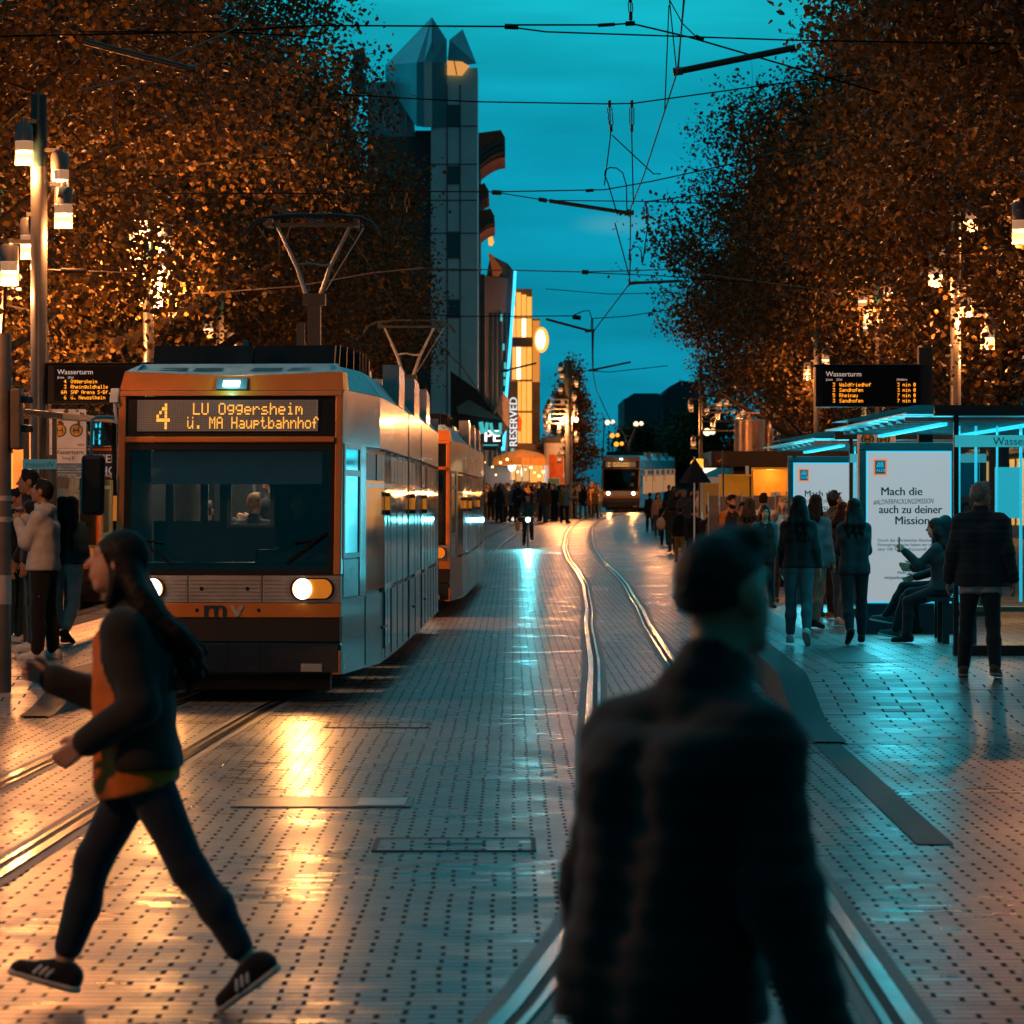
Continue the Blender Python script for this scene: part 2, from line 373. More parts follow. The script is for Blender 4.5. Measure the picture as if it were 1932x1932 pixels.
def mk_person(label, X, Y, z, hd, ht=1.73, P=None, top=(.02,.02,.02), bot=(.015,.018,.025), hair='black', hairlen=0, shoes=(.02,.02,.02), sole=None,
           res=.02, skin=0, hem=.04, puff=.0, thick=1.0, loose=1.0, hood=False, fingers=True, group=None, inner=None, collar=.045, hairw=1.0, cropped=0, beard=False, open_front=False, cap=None, quilt=0, name='person', seedn=1, bald=False, clothname='jacket', sway=0, nape=-.05):
    P=dict(P or {}); J=joints(P); k=ht/1.75; parts=[]
    fat=P.get('fat',1.0); M=J['HM']; c=J['head']; rt=J['rt']; up=J['up']
    sc=lambda vq:(vq[0]*k,vq[1])
    neckp=[('c',J['neck']-up*.06,c-A3(0,0,.05)-M@A3(0,.012,0),.062,.052)]
    tor=[]
    for s in (-1,1):
        tor+=[('c',J['hip']+A3(s*.075,0,.0),J['waist']+rt*s*.062*fat,.098*fat,.088*fat),('c',J['waist']+rt*s*.062*fat,J['chest']+rt*s*.082,.088*fat,.100),
              ('c',J['chest']+rt*s*.082,J['sh'+'lr'[(s+1)//2]]-up*.03-rt*s*.045,.100,.066),('c',J['neck']-up*.035+rt*s*.03,J['sh'+'lr'[(s+1)//2]],.045,.048)]
    arms=[];legs=[];feet=[]
    for n in 'lr':
        arms+=[('c',J['sh'+n],J['el'+n],.050,.040),('c',J['el'+n],J['wr'+n],.042,.028)]
        legs+=[('c',J['hp'+n],J['kn'+n],.088*(.5+.5*fat),.055),('c',J['kn'+n],J['kn'+n]*.6+J['an'+n]*.4+A3(0,-.012,0),.054,.055),('c',J['kn'+n]*.6+J['an'+n]*.4+A3(0,-.012,0),J['an'+n],.055,.036)]
        feet+=[('c',J['he'+n],J['to'+n],.034,.028)]
    HPr,HS=head_prims(J)
    parts.append(sc(extract(tor+arms+legs+feet+neckp,max(res,.018),k=.03)))
    parts.append(sc(extract(HPr+neckp,min(res,.011) if fingers else res,k=.014,sub=HS)))
    if fingers:
        for n in 'lr': parts.append(sc(extract(hand_prims(J,n,P.get('curl'+n,.35)),.0055,k=.006)))
    else:
        for n in 'lr': parts.append(sc(extract([('c',J['wr'+n],J['wr'+n]+J['fd'+n]*.12,.03,.026),('c',J['wr'+n]+J['fd'+n]*.03,J['wr'+n]+J['fd'+n]*.09+A3(0,.03,0),.016,.012)],.016,k=.01)))
    body=meshobj(name,parts,SKIN(skin),None,(X,Y,z),-R(hd)); tag(body,label,'person',group)
    # hair
    C=lambda a,b,ra,rb:('c',c+M@A3(*a),c+M@A3(*b),ra,rb); E=lambda o,r:('e',c+M@A3(*o),r,M.T.tolist())
    front=[E((0,.115,-.03),(.085,.075,.098)),E((-.09,.02,-.05),(.03,.03,.06)),E((.09,.02,-.05),(.03,.03,.06))]
    if cap:
        hp=[E((0,-.012,.04),(.085,.104,.09)),C((-.05,.085,.05),(.05,.085,.05),.014,.014),C((-.04,.13,.042),(.04,.13,.042),.012,.012)]
        o=meshobj('cap',[sc(extract(hp,min(res,.012),k=.02,clip=[((M@A3(0,0,-1)),c+M@A3(0,0,.035))]))],cloth(cap),body)
    if hairlen==0 and not bald:
        hp=[E((0,-.016,.036),(.0805*hairw,.098*hairw,.094*hairw)),E((0,-.05,-.015),(.070*hairw,.058,.066)),C((-.03,.045,.105),(.03,.045,.105),.03,.03)]
        meshobj('hair',[sc(extract(hp,min(res,.012),k=.02,sub=front,clip=[((M@A3(0,.25 if nape<-.03 else .06,-1)),c+M@A3(0,-.05,nape))],wr=.002))],HAIR(hair),body)
        if nape>.05: meshobj('stubble',[sc(extract([E((0,-.012,.03),(.078,.096,.09)),E((0,-.03,-.03),(.068,.066,.075))],min(res,.012),k=.02,sub=front,clip=[((M@A3(0,.3,-1)),c+M@A3(0,-.05,nape-.055)),((M@A3(0,0,1)),c+M@A3(0,0,nape+.03))]))],pm('stubble_dark',(.13,.07,.045),.8,var=.4,scale=60),body)
    elif hairlen:
        L=hairlen; hp=[E((0,-.016,.036),(.088*hairw,.104,.096)),E((0,-.04,-.03),(.082*hairw,.078,.1))]
        bk=-J['up']; 
        for s in (-.05,.0,.05):
            a=c+M@A3(s*hairw,-.055,-.04); b=J['neck']+rt*s*1.5*hairw-A3(0,.105,.02)+A3(0,0,0); e=b+A3(sway*.4,-.03-.15*sway,-max(.02,L-.2))
            hp+=[('c',a,b,.052*hairw,.048*hairw),('c',b,e,.048*hairw,.018)]
        if sway:
            nk=J['neck']; hp=hp[:2]; rs=random.Random(4)
            for q in range(20):
                o=rt*rs.uniform(-.12,.12); t=rs.uniform(.7,1.35)
                a=c+M@A3(0,-.05,-.02)+o*.6; w=rs.random(); b=nk+o+A3(0,-.06-.06*w,.02-.02*w); e=nk+o*1.1+A3(0,-.09-.13*w,-.10*t+.03*w); f_=nk+o*.9+A3(0,-.11-.19*w,-.20*t+.04*w); f2=f_+A3(0,rs.uniform(-.06,.03),-.08)
                hp+=[('c',a,b,.042,.036),('c',b,e,.034,.026),('c',e,f_,.024,.014),('c',f_,f2,.013,.004)]
        for s in (-1,1): hp+=[('c',c+M@A3(s*.074,-.01,0),c+M@A3(s*.085,.0,-.16),.026*hairw,.024)]
        meshobj('hair',[sc(extract(hp,min(res,.013),k=.018 if sway else .03,sub=front[:1]+([E((0,.105,-.04),(.13,.082,.105))] if sway else []),wr=.009 if fingers else 0,seed=3))],HAIR(hair),body)
    if beard:
        hp=[E((0,.02,-.062),(.066,.074,.062)),C((-.03,.045,-.1),(.03,.045,-.1),.03,.03)]
        meshobj('beard',[sc(extract(hp,min(res,.011),k=.02,clip=[((M@A3(0,0,1)),c+M@A3(0,0,-.045))],sub=[E((0,.1,-.052),(.03,.03,.014))]))],HAIR(hair),body)
    # top
    gr=lambda pr,d:[(p[0],p[1],p[2],p[3]+d,p[4]+d) for p in pr]
    th=.018*thick+puff
    tp=gr(tor,th); sl=[]
    for n in 'lr':
        sl+=[('c',J['sh'+n],J['el'+n],.050+th*.75,.043+th*.85),('c',J['el'+n],J['wr'+n]-J['fd'+n]*.005,.043+th*.85,.034+th*.75)]
    for s in (-1,1): tp.append(('c',J['hip']+A3(s*.075,0,0),J['hip']+A3(s*.082,0,-hem),.1*fat+th,.102*fat+th))
    clp=[(-up+0*rt if False else A3(0,0,-1),J['hip']-A3(0,0,hem-cropped))]
    if collar: tp.append(('c',J['neck']-up*.05,J['neck']+up*collar,.078+th*.3,.07+th*.2))
    if hood: tp+=[('c',J['neck']+rt*-.06-A3(0,.07,.0),J['neck']+rt*.06-A3(0,.07,.0),.06,.06)]
    pst=None
    if quilt:
        def pst(D,Xg,Yg,Zg): return D-quilt*np.abs(np.sin(Zg*math.pi/.062))
    subs=[('c',J['neck']+up*.02,J['neck']+up*.14,.056,.062)]
    if open_front:
        cf=clp; subs=subs+[('c',J['neck']+A3(0,.08,.03),J['chest']+A3(0,.10,.02),.08,.142),('c',J['chest']+A3(0,.10,.02),J['hip']+A3(0,.13,-.1),.150,.185)]
        jp=[sc(extract(tp+sl[0::2],min(res,.016),k=.035,clip=cf,sub=subs,wr=.0035*loose,seed=seedn)),sc(extract(sl,min(res,.016),k=.03,wr=.003*loose,seed=seedn))]
    else: jp=[sc(extract(tp+sl,min(res,.016),k=.035,clip=clp,sub=subs,wr=.0035*loose,seed=seedn,post=pst))]
    meshobj(clothname,jp,cloth(top),body)
    if inner:
        ip=([('c',J['chest']+A3(0,.075,.05),J['hip']+A3(0,.075,-.08),.088,.118)] if (open_front and sway) else [])+gr(tor,.017 if open_front else .012)+[('c',J['hip']+A3(s*.07,0,0),J['hip']+A3(s*.078,0,-hem-.07),.1+th*.6,.104+th*.7) for s in(-1,1)]
        meshobj('shirt',[sc(extract(ip,min(res,.016),k=.035,clip=[(unit(A3(0,-.25,-1)),J['hip']-A3(0,0,hem+.085))],wr=.003,sub=subs[:1]))],cloth(inner),body)
    # trousers
    bp=[]
    for n in 'lr':
        s=-1 if n=='l' else 1; q=.010*loose
        mid=J['kn'+n]*.6+J['an'+n]*.4+A3(0,-.010,0); end=J['an'+n]+(unit(J['kn'+n]-J['an'+n]))*P.get('ankle',.01)
        bp+=[('c',J['hp'+n],J['kn'+n],(.09*(.5+.5*fat)+q),.056+q*1.2),('c',J['kn'+n],mid,.056+q*1.2,.055+q*1.3),('c',mid,end,.055+q*1.3,.038+q*1.8),('c',J['hip']+A3(s*.07,0,-.02),J['hip']+A3(s*.065,0,.08),.1*fat+.008,.092*fat+.01)]
    bc=[]
    o=meshobj('trousers',[sc(extract(bp,min(res,.016),k=.03,wr=.003*loose,seed=seedn+5))],cloth(bot),body)
    # shoes: one each
    for n in 'lr':
        f=J['ff'+n]; fu=J['fu'+n]; h=J['he'+n]; t=J['to'+n]; sdv=np.cross(f,fu)
        sp=[('c',h,h+f*.09,.042,.044),('c',h+f*.09,t-f*.01,.044,.036),('c',J['an'+n]-fu*.012-f*.006,h+f*.12+fu*.01,.046,.03),('c',h+fu*.02,J['an'+n]-fu*.01-f*.01,.04,.04)]
        fl=[(-fu,h-fu*.036)]
        so=meshobj('shoe',[sc(extract(sp,min(res,.01),k=.015,clip=fl+[(fu,J['an'+n]+fu*.022)]))],cloth(shoes) if max(shoes)<.3 else WHITE,body)
        if sole:
            lp=[('c',h-fu*.02,h+f*.09-fu*.02,.046,.048),('c',h+f*.09-fu*.02,t-f*.005-fu*.012,.048,.039)]
            q=meshobj('sole',[sc(extract(lp,min(res,.009),k=.015,clip=[(-fu,h-fu*.042),(fu,h-fu*.018)]))],pm('sole_rubber_%d'%int(sole[0]*100),sole,.6),so)
    for ch in body.children_recursive: ORG[ch.name]=Vector((0,0,0))
    body['_k']=k
    return body,J,k
def hold(body,J,k,pt):
    """world position of a point given in the figure's own frame"""
    return Matrix.Translation(body.location)@Matrix.Rotation(body.rotation_euler.z,4,'Z')@Vector([float(q)*k for q in pt])
def dup(root, loc, rz, label=None, group=None, mats=None, scale=None):
    r=root.copy(); COL.objects.link(r); r.location=loc; r.rotation_euler.z=rz
    if scale: r.scale=(scale,)*3
    if label: r['label']=label
    if group: r['group']=group
    def rec(o,p):
        for ch in list(o.children):
            if ch.type=='LIGHT': continue
            c2=ch.copy(); COL.objects.link(c2); c2.parent=p
            if mats and ch.name.split('.')[0] in mats and c2.type=='MESH':
                c2.material_slots[0].link='OBJECT'; c2.material_slots[0].material=mats[ch.name.split('.')[0]]
            rec(ch,c2)
    rec(root,r); return r
# ------------------------------------------------------------------ trees
def leafmat(name,cols,trans=.24):
    m,nt,N,L,b=nodes(name)
    ge=N.new('ShaderNodeNewGeometry'); cr=N.new('ShaderNodeValToRGB'); cr.color_ramp.interpolation='LINEAR'
    e=cr.color_ramp.elements; e[0].color=(*cols[0],1); e[1].color=(*cols[-1],1)
    for i,c in enumerate(cols[1:-1]): q=e.new((i+1)/(len(cols)-1)); q.color=(*c,1)
    L.new(ge.outputs['Random Per Island'],cr.inputs[0]); L.new(cr.outputs[0],b.inputs['Base Color'])
    b.inputs['Roughness'].default_value=.55; b.inputs['Specular IOR Level'].default_value=.3
    t=N.new('ShaderNodeBsdfTranslucent'); L.new(cr.outputs[0],t.inputs[0])
    mx=N.new('ShaderNodeMixShader'); mx.inputs[0].default_value=trans
    o=N['Material Output']; L.new(b.outputs[0],mx.inputs[1]); L.new(t.outputs[0],mx.inputs[2]); L.new(mx.outputs[0],o.inputs[0])
    return m
LEAF=leafmat('autumn_leaf',[(.022,.020,.008),(.06,.036,.007),(.11,.055,.006),(.035,.032,.010),(.20,.095,.008),(.045,.022,.006)])
LEAFD=leafmat('dusk_leaf',[(.03,.03,.016),(.05,.04,.016),(.06,.05,.02),(.035,.03,.015)],.25)
BARK=pm('bark',(.035,.026,.02),.85,var=.4,scale=12,bump=.6)
def tree_mesh(seed,h,rad,base,ncl,per,leaf,spread=.62,conic=0):
    rs=np.random.RandomState(seed); rn=random.Random(seed)
    mb=MB(); top=h*.86
    tp=[(0,0,-.3)]; x=y=0
    for i in range(1,9):
        x+=rn.uniform(-.12,.12); y+=rn.uniform(-.12,.12); tp.append((x,y,top*i/8))
    tr=[.24*(h/13)*(1-.85*i/8)+.02 for i in range(9)]
    mb.path(tp,tr,9)
    cz=(h+base)/2; hz=(h-base)/2
    cl=[]
    while len(cl)<ncl:
        d=rs.randn(3); d/=np.linalg.norm(d); q=rs.rand()**(.42)
        p=np.array([d[0]*rad*q,d[1]*rad*q,d[2]*hz*q])
        lump=1+.16*math.sin(3*math.atan2(d[1],d[0])+seed)+.12*math.sin(5*d[2]+seed*2)
        p[:2]*=lump; z=cz+p[2]; f=(z-base)/(h-base)
        p[:2]*= (1.0-.45*max(0,f-.55)/.45) if not conic else (1.05-f)*1.1
        cl.append(np.array([p[0],p[1],z]))
    cl=np.array(cl)
    def trunk_at(z):
        i=max(0,min(7.99,z/top*8)); a=int(i); t=i-a
        return np.array(tp[a])*(1-t)+np.array(tp[a+1])*t
    limbs=[]
    for i in range(13):
        z0=base*.75+(top-base*.75)*(i/13.)*.9; a=i*2.4+rn.random(); L=rad*rn.uniform(.6,.9)*(1-.35*i/13 if not conic else (1.05-i/13))
        s=trunk_at(z0); pts=[s]
        d=np.array([math.cos(a),math.sin(a),.45+.5*rn.random() if not conic else .15])
        p=s.copy()
        for j in range(6):
            d=d+np.array([rn.uniform(-.22,.22),rn.uniform(-.22,.22),rn.uniform(-.12,.1)]); d/=np.linalg.norm(d); p=p+d*L/5; pts.append(p.copy())
        r0=.15*(h/13)*(1-.5*i/13); mb.path([tuple(q) for q in pts],[r0*(1-.85*j/6)+.008 for j in range(7)],6); limbs+= [(q,r0*(1-.85*j/6)) for j,q in enumerate(pts)][1:]
    LP=np.array([l[0] for l in limbs])
    for c in cl:
        dd=((LP-c)**2).sum(1); j=int(dd.argmin()); a=LP[j]; m=(a+c)/2+rs.randn(3)*.18
        e=c+(c-a)*.15+rs.randn(3)*.2
        mb.path([tuple(a),tuple(m),tuple(c),tuple(e)],[min(.03,limbs[j][1]),.016,.009,.004],4,caps=False)
        for _ in range(2):
            e2=c+rs.randn(3)*spread*1.1; mb.path([tuple(c),tuple((c+e2)/2+rs.randn(3)*.06),tuple(e2)],[.008,.006,.003],3,caps=False)
    n=ncl*per
    cen=np.repeat(cl,per,0)+np.clip(rs.randn(n,3),-1.7,1.7)*spread*np.array([1,1,.75])*np.repeat(rs.uniform(.6,1.25,ncl),per)[:,None]
    nrm=rs.randn(n,3)+np.array([0,0,.5]); nrm/=np.linalg.norm(nrm,axis=1)[:,None]
    t=np.cross(nrm,rs.randn(n,3)); t/=np.linalg.norm(t,axis=1)[:,None]; b=np.cross(nrm,t)
    s=(leaf*rs.uniform(.6,1.3,n))[:,None]
    V=np.stack([cen+t*s*.62,cen+t*s*.12+b*s*.46+nrm*s*.12,cen-t*s*.5+b*s*.2,cen-t*s*.5-b*s*.2,cen+t*s*.12-b*s*.46+nrm*s*.12],1).reshape(-1,3)
    Q=np.arange(n*5).reshape(-1,5)
    me=bpy.data.meshes.new('crown'); me.from_pydata(V.tolist(),[],Q.tolist()); me.update()
    return mb,me
TREES={}
def tree_proto(key,*a,**k): TREES[key]=tree_mesh(*a,**k)
TRUNKS={}
def tree(name,key,x,y,label,sc=1.0,rz=0,group=None,mat=None):
    mb,me=TREES[key]; z=g(y)
    root=thing(name,(x,y,z),label,'tree',group,rz); root.scale=(sc,sc,sc)
    if key not in TRUNKS:
        o=MB(); o.v=mb.v;o.f=mb.f;o.m=mb.m;o.sm=mb.sm
        ORG['_t']=Vector((0,0,0)); 
        tmp=o.build('trunk',BARK,None,origin=(0,0,0)); TRUNKS[key]=tmp.data; tmp.parent=root; tmp.location=(0,0,0)
    else:
        tmp=bpy.data.objects.new('trunk',TRUNKS[key]); COL.objects.link(tmp); tmp.parent=root
    c=bpy.data.objects.new('crown',me); COL.objects.link(c); c.parent=root
    if not me.materials: me.materials.append(mat or LEAF)
    return root
# ------------------------------------------------------------------ camera, render settings, sky
SC.render.engine='CYCLES'
cy=SC.cycles; cy.use_denoising=True; cy.max_bounces=6; cy.diffuse_bounces=2; cy.glossy_bounces=3; cy.transmission_bounces=4; cy.transparent_max_bounces=10
cy.sample_clamp_indirect=4; cy.sample_clamp_direct=0; cy.caustics_reflective=False; cy.caustics_refractive=False; cy.use_light_tree=True; cy.blur_glossy=.5
SC.view_settings.view_transform='Standard'; SC.view_settings.look='None'; SC.view_settings.exposure=0; SC.view_settings.gamma=1
cam=bpy.data.cameras.new('camera'); co=bpy.data.objects.new('camera',cam); COL.objects.link(co); SC.camera=co
co.location=(0,0,EYE); co.rotation_euler=(R(90),0,0); cam.sensor_width=36; cam.lens=F/1932*36; cam.shift_y=-11/1932.
cam.clip_start=.2; cam.clip_end=3000
cam.dof.use_dof=True; cam.dof.focus_distance=41; cam.dof.aperture_fstop=5.9; cam.dof.aperture_blades=0
W=bpy.data.worlds.new('World'); SC.world=W; W.use_nodes=True
nt=W.node_tree; N=nt.nodes; L=nt.links; bg=N['Background']
tc=N.new('ShaderNodeTexCoord'); sx=N.new('ShaderNodeSeparateXYZ'); L.new(tc.outputs['Generated'],sx.inputs[0])
cr=N.new('ShaderNodeValToRGB'); e=cr.color_ramp.elements
e[0].position=0; e[0].color=(.004,.085,.135,1); e[1].position=1; e[1].color=(.035,.33,.44,1)
for p,c in ((.025,(.003,.23,.345)),(.055,(.003,.28,.41)),(.095,(.003,.31,.45)),(.118,(.004,.36,.48)),(.14,(.007,.47,.57)),(.17,(.006,.40,.50)),(.30,(.005,.27,.37)),(.5,(.035,.36,.49))):
    q=e.new(p); q.color=(*c,1)
L.new(sx.outputs['Z'],cr.inputs[0])
# soft cloud streaks
mp=N.new('ShaderNodeMapping'); mp.inputs['Scale'].default_value=(9,9,60); L.new(tc.outputs['Generated'],mp.inputs['Vector'])
nz=N.new('ShaderNodeTexNoise'); nz.inputs['Scale'].default_value=1.0; nz.inputs['Detail'].default_value=5; L.new(mp.outputs[0],nz.inputs['Vector'])
mr=N.new('ShaderNodeMapRange'); mr.inputs[1].default_value=.35; mr.inputs[2].default_value=.72; mr.inputs[3].default_value=.80; mr.inputs[4].default_value=1.22
L.new(nz.outputs['Fac'],mr.inputs[0])
mu=N.new('ShaderNodeVectorMath'); mu.operation='SCALE'; L.new(cr.outputs[0],mu.inputs[0]); L.new(mr.outputs[0],mu.inputs['Scale'])
# one pale cloud low above the street
sb=N.new('ShaderNodeVectorMath'); sb.operation='SUBTRACT'; sb.inputs[1].default_value=(.029,1,.0775); L.new(tc.outputs['Generated'],sb.inputs[0])
sc2=N.new('ShaderNodeVectorMath'); sc2.operation='MULTIPLY'; sc2.inputs[1].default_value=(72,0,270); L.new(sb.outputs[0],sc2.inputs[0])
ln=N.new('ShaderNodeVectorMath'); ln.operation='LENGTH'; L.new(sc2.outputs[0],ln.inputs[0])
m3=N.new('ShaderNodeMapRange'); m3.interpolation_type='SMOOTHSTEP'; m3.inputs[1].default_value=1.1; m3.inputs[2].default_value=0; m3.inputs[3].default_value=0; m3.inputs[4].default_value=.5
L.new(ln.outputs['Value'],m3.inputs[0])
mx=N.new('ShaderNodeMix'); mx.data_type='RGBA'; mx.inputs[7].default_value=(.10,.40,.50,1); L.new(m3.outputs[0],mx.inputs[0]); L.new(mu.outputs[0],mx.inputs[6])

# the dusk sky is bright ahead and dark behind the camera
md=N.new('ShaderNodeMapRange'); md.interpolation_type='SMOOTHSTEP'; md.inputs[1].default_value=-.5; md.inputs[2].default_value=.85; md.inputs[3].default_value=.26; md.inputs[4].default_value=1
L.new(sx.outputs['Y'],md.inputs[0]); m4=N.new('ShaderNodeVectorMath'); m4.operation='SCALE'; L.new(mx.outputs[2],m4.inputs[0]); L.new(md.outputs[0],m4.inputs['Scale'])
L.new(m4.outputs[0],bg.inputs['Color']); bg.inputs['Strength'].default_value=1.0
# ------------------------------------------------------------------ paving
def paver(name, bw, bh, c0, c1, dot=.14, joint=.09, rough=(.24,.42), bond=2):
    m,nt,N,L,b=nodes(name)
    tc=N.new('ShaderNodeTexCoord'); wn=N.new('ShaderNodeTexNoise'); wn.inputs['Scale'].default_value=1.7; L.new(tc.outputs['Object'],wn.inputs['Vector'])
    sx=N.new('ShaderNodeSeparateXYZ'); L.new(tc.outputs['Object'],sx.inputs[0])
    def M(op,a,b_=None,c=None):
        n=N.new('ShaderNodeMath'); n.operation=op
        for i,v in enumerate((a,b_,c)):
            if v is None: continue
            if isinstance(v,(int,float)): n.inputs[i].default_value=v
            else: L.new(v,n.inputs[i])
        return n.outputs[0]
    wob=M('MULTIPLY',M('SUBTRACT',wn.outputs['Fac'],.5),.05)
    yy=M('DIVIDE',M('ADD',sx.outputs['Y'],wob),bh); row=M('FLOOR',yy); fy=M('FRACT',yy)
    xx=M('ADD',M('DIVIDE',M('ADD',sx.outputs['X'],wob),bw),M('DIVIDE',M('FLOORED_MODULO',row,bond),bond)); fx=M('FRACT',xx); colm=M('FLOOR',xx)
    j=M('MULTIPLY',M('LESS_THAN',fy,joint),.8)
    cb=N.new('ShaderNodeCombineXYZ'); L.new(colm,cb.inputs[0]); L.new(row,cb.inputs[1])
    wnz=N.new('ShaderNodeTexWhiteNoise'); wnz.noise_dimensions='2D'; L.new(cb.outputs[0],wnz.inputs['Vector'])
    d=M('MULTIPLY',M('LESS_THAN',fx,M('MULTIPLY',M('ADD',.55,M('MULTIPLY',wn.outputs['Fac'],.9)),dot)),M('GREATER_THAN',wnz.outputs['Value'],.14))
    # a row here and there has a wide gap at its edge
    jr=M('GREATER_THAN',wnz.outputs['Value'],.93); j=M('MAXIMUM',j,M('MULTIPLY',M('LESS_THAN',fy,.22),jr))
    gap=M('MAXIMUM',M('MULTIPLY',d,M('GREATER_THAN',fy,.0)),j)
    n1=N.new('ShaderNodeTexNoise'); n1.inputs['Scale'].default_value=.45; n1.inputs['Detail'].default_value=7; n1.inputs['Roughness'].default_value=.65; L.new(tc.outputs['Object'],n1.inputs['Vector'])
    n2=N.new('ShaderNodeTexNoise'); n2.inputs['Scale'].default_value=28; n2.inputs['Detail'].default_value=4; L.new(tc.outputs['Object'],n2.inputs['Vector'])
    f=M('ADD',M('MULTIPLY',wnz.outputs['Value'],.55),M('ADD',M('MULTIPLY',n1.outputs['Fac'],.8),M('MULTIPLY',n2.outputs['Fac'],.25)))
    mr=N.new('ShaderNodeMapRange'); mr.inputs[1].default_value=.35; mr.inputs[2].default_value=1.1; L.new(f,mr.inputs[0])
    mx=N.new('ShaderNodeMix'); mx.data_type='RGBA'; mx.inputs[6].default_value=(*c0,1); mx.inputs[7].default_value=(*c1,1); L.new(mr.outputs[0],mx.inputs[0])
    m2=N.new('ShaderNodeMix'); m2.data_type='RGBA'; m2.inputs[7].default_value=(.012,.011,.010,1); L.new(mx.outputs[2],m2.inputs[6]); L.new(M('MULTIPLY',gap,.8),m2.inputs[0])
    L.new(m2.outputs[2],b.inputs['Base Color'])
    r2=N.new('ShaderNodeMapRange'); r2.inputs[1].default_value=.3; r2.inputs[2].default_value=.7; r2.inputs[3].default_value=rough[0]; r2.inputs[4].default_value=rough[1]; L.new(n1.outputs['Fac'],r2.inputs[0])
    L.new(M('MAXIMUM',M('ADD',r2.outputs[0],M('MULTIPLY',wnz.outputs['Value'],.10)),M('MULTIPLY',gap,.95)),b.inputs['Roughness'])
    bp=N.new('ShaderNodeBump'); bp.inputs['Strength'].default_value=.35; bp.inputs['Distance'].default_value=.006
    L.new(M('SUBTRACT',M('ADD',M('MULTIPLY',n2.outputs['Fac'],.5),M('MULTIPLY',wnz.outputs['Value'],.5)),gap),bp.inputs['Height']); L.new(bp.outputs[0],b.inputs['Normal'])
    nb=N.new('ShaderNodeVectorMath'); nb.operation='SUBTRACT'; nb.inputs[1].default_value=(.5,.5,.5); L.new(wnz.outputs['Color'],nb.inputs[0])
    ns=N.new('ShaderNodeVectorMath'); ns.operation='SCALE'; ns.inputs['Scale'].default_value=.055; L.new(nb.outputs[0],ns.inputs[0])
    na=N.new('ShaderNodeVectorMath'); na.operation='ADD'; L.new(bp.outputs[0],na.inputs[0]); L.new(ns.outputs[0],na.inputs[1])
    nn=N.new('ShaderNodeVectorMath'); nn.operation='NORMALIZE'; L.new(na.outputs[0],nn.inputs[0]); L.new(nn.outputs[0],b.inputs['Normal'])
    sp=M('SUBTRACT',.55,M('MULTIPLY',gap,.5)); L.new(sp,b.inputs['Specular IOR Level'])
    return m
PAVE=paver('brick_pavers',.20,.115,(.028,.027,.026),(.195,.18,.172),dot=.10,joint=.17,rough=(.2,.36))
SLAB=paver('platform_slabs',.36,.18,(.13,.125,.12),(.25,.24,.23),dot=.055,joint=.05,rough=(.22,.4))
GRANITE=pm('dark_granite',(.009,.010,.011),.55,var=.35,scale=30,bump=.15,spec=.25)
GRANL=pm('grey_granite',(.16,.155,.15),.5,var=.25,scale=25)
CONC=pm('rail_concrete',(.10,.095,.09),.55,var=.35,scale=16,bump=.3)
RAIL=pm('rail_steel',(.13,.128,.125),.2,1,var=.1,scale=3)
RAILD=pm('rail_groove',(.006,.006,.006),.7)
TACT=pm('tactile_slab',(.04,.042,.043),.45,var=.3,scale=20)
mb=MB(); ys=[-30,-5]+[2*i for i in range(0,34)]+[68,70,72,74,76,78,80,82]+list(range(86,261,6))+[262,300,500,900,1500]
ys=sorted(set(ys)); xs=[-400,-60,-20,-6,0,6,20,60,400]
vs=[(x,y,g(y)) for y in ys for x in xs]; nx=len(xs)
mb.add(vs,[(j*nx+i,j*nx+i+1,(j+1)*nx+i+1,(j+1)*nx+i) for j in range(len(ys)-1) for i in range(nx-1)])
ground=mb.build('street_paving',PAVE,kind='structure',origin=(0,0,0))
# rails -------------------------------------------------------------
def smooth_path(kn,y0,y1,win=6.0,st=.5):
    ks=np.array(kn,float); Y=np.arange(y0-win,y1+win,st); 
    X=np.interp(Y,ks[:,0],ks[:,1]); lo=Y<ks[0,0]; 
    s0=(ks[1,1]-ks[0,1])/(ks[1,0]-ks[0,0]); X[lo]=ks[0,1]+(Y[lo]-ks[0,0])*s0
    s1=(ks[-1,1]-ks[-2,1])/(ks[-1,0]-ks[-2,0]); hi=Y>ks[-1,0]; X[hi]=ks[-1,1]+(Y[hi]-ks[-1,0])*s1
    n=max(1,int(win/st/2)); k=np.hanning(2*n+3)[1:-1]; k/=k.sum(); Xs=np.convolve(np.pad(X,n,mode='edge'),k,'valid')
    ok=(Y>=y0)&(Y<=y1); return Y[ok],Xs[ok]
KN_R=[(10,.66),(20,.96),(28.7,1.10),(43,1.44),(57,1.66),(65.6,1.86),(82,2.12),(92,2.14),(104,2.08),(118,2.18),(136,2.5),(155,2.95),(175,3.7),(190,4.7),(207,6.2),(240,9.3),(262,11.5)]
KN_L=[(10,-3.27),(18.4,-3.09),(28,-2.90),(34.5,-2.72),(37,-2.57),(45,-2.44),(55,-2.32),(61,-2.22),(83,-1.86),(92,-1.72),(98,-1.36),(120,-.95),(142,-.35),(160,.35),(172,1.25),(184,2.6),(200,5.0)]
KD={}
def ribbon(mb,Y,X,o0,o1,dz):
    n=len(Y); T=np.gradient(X,Y); L_=np.sqrt(1+T*T)
    vs=[]
    for i in range(n):
        for o in (o0,o1): vs.append((X[i]+o/L_[i],Y[i]-o*T[i]/L_[i],g(Y[i])+dz))
    mb.add(vs,[(2*i,2*i+1,2*i+3,2*i+2) for i in range(n-1)])
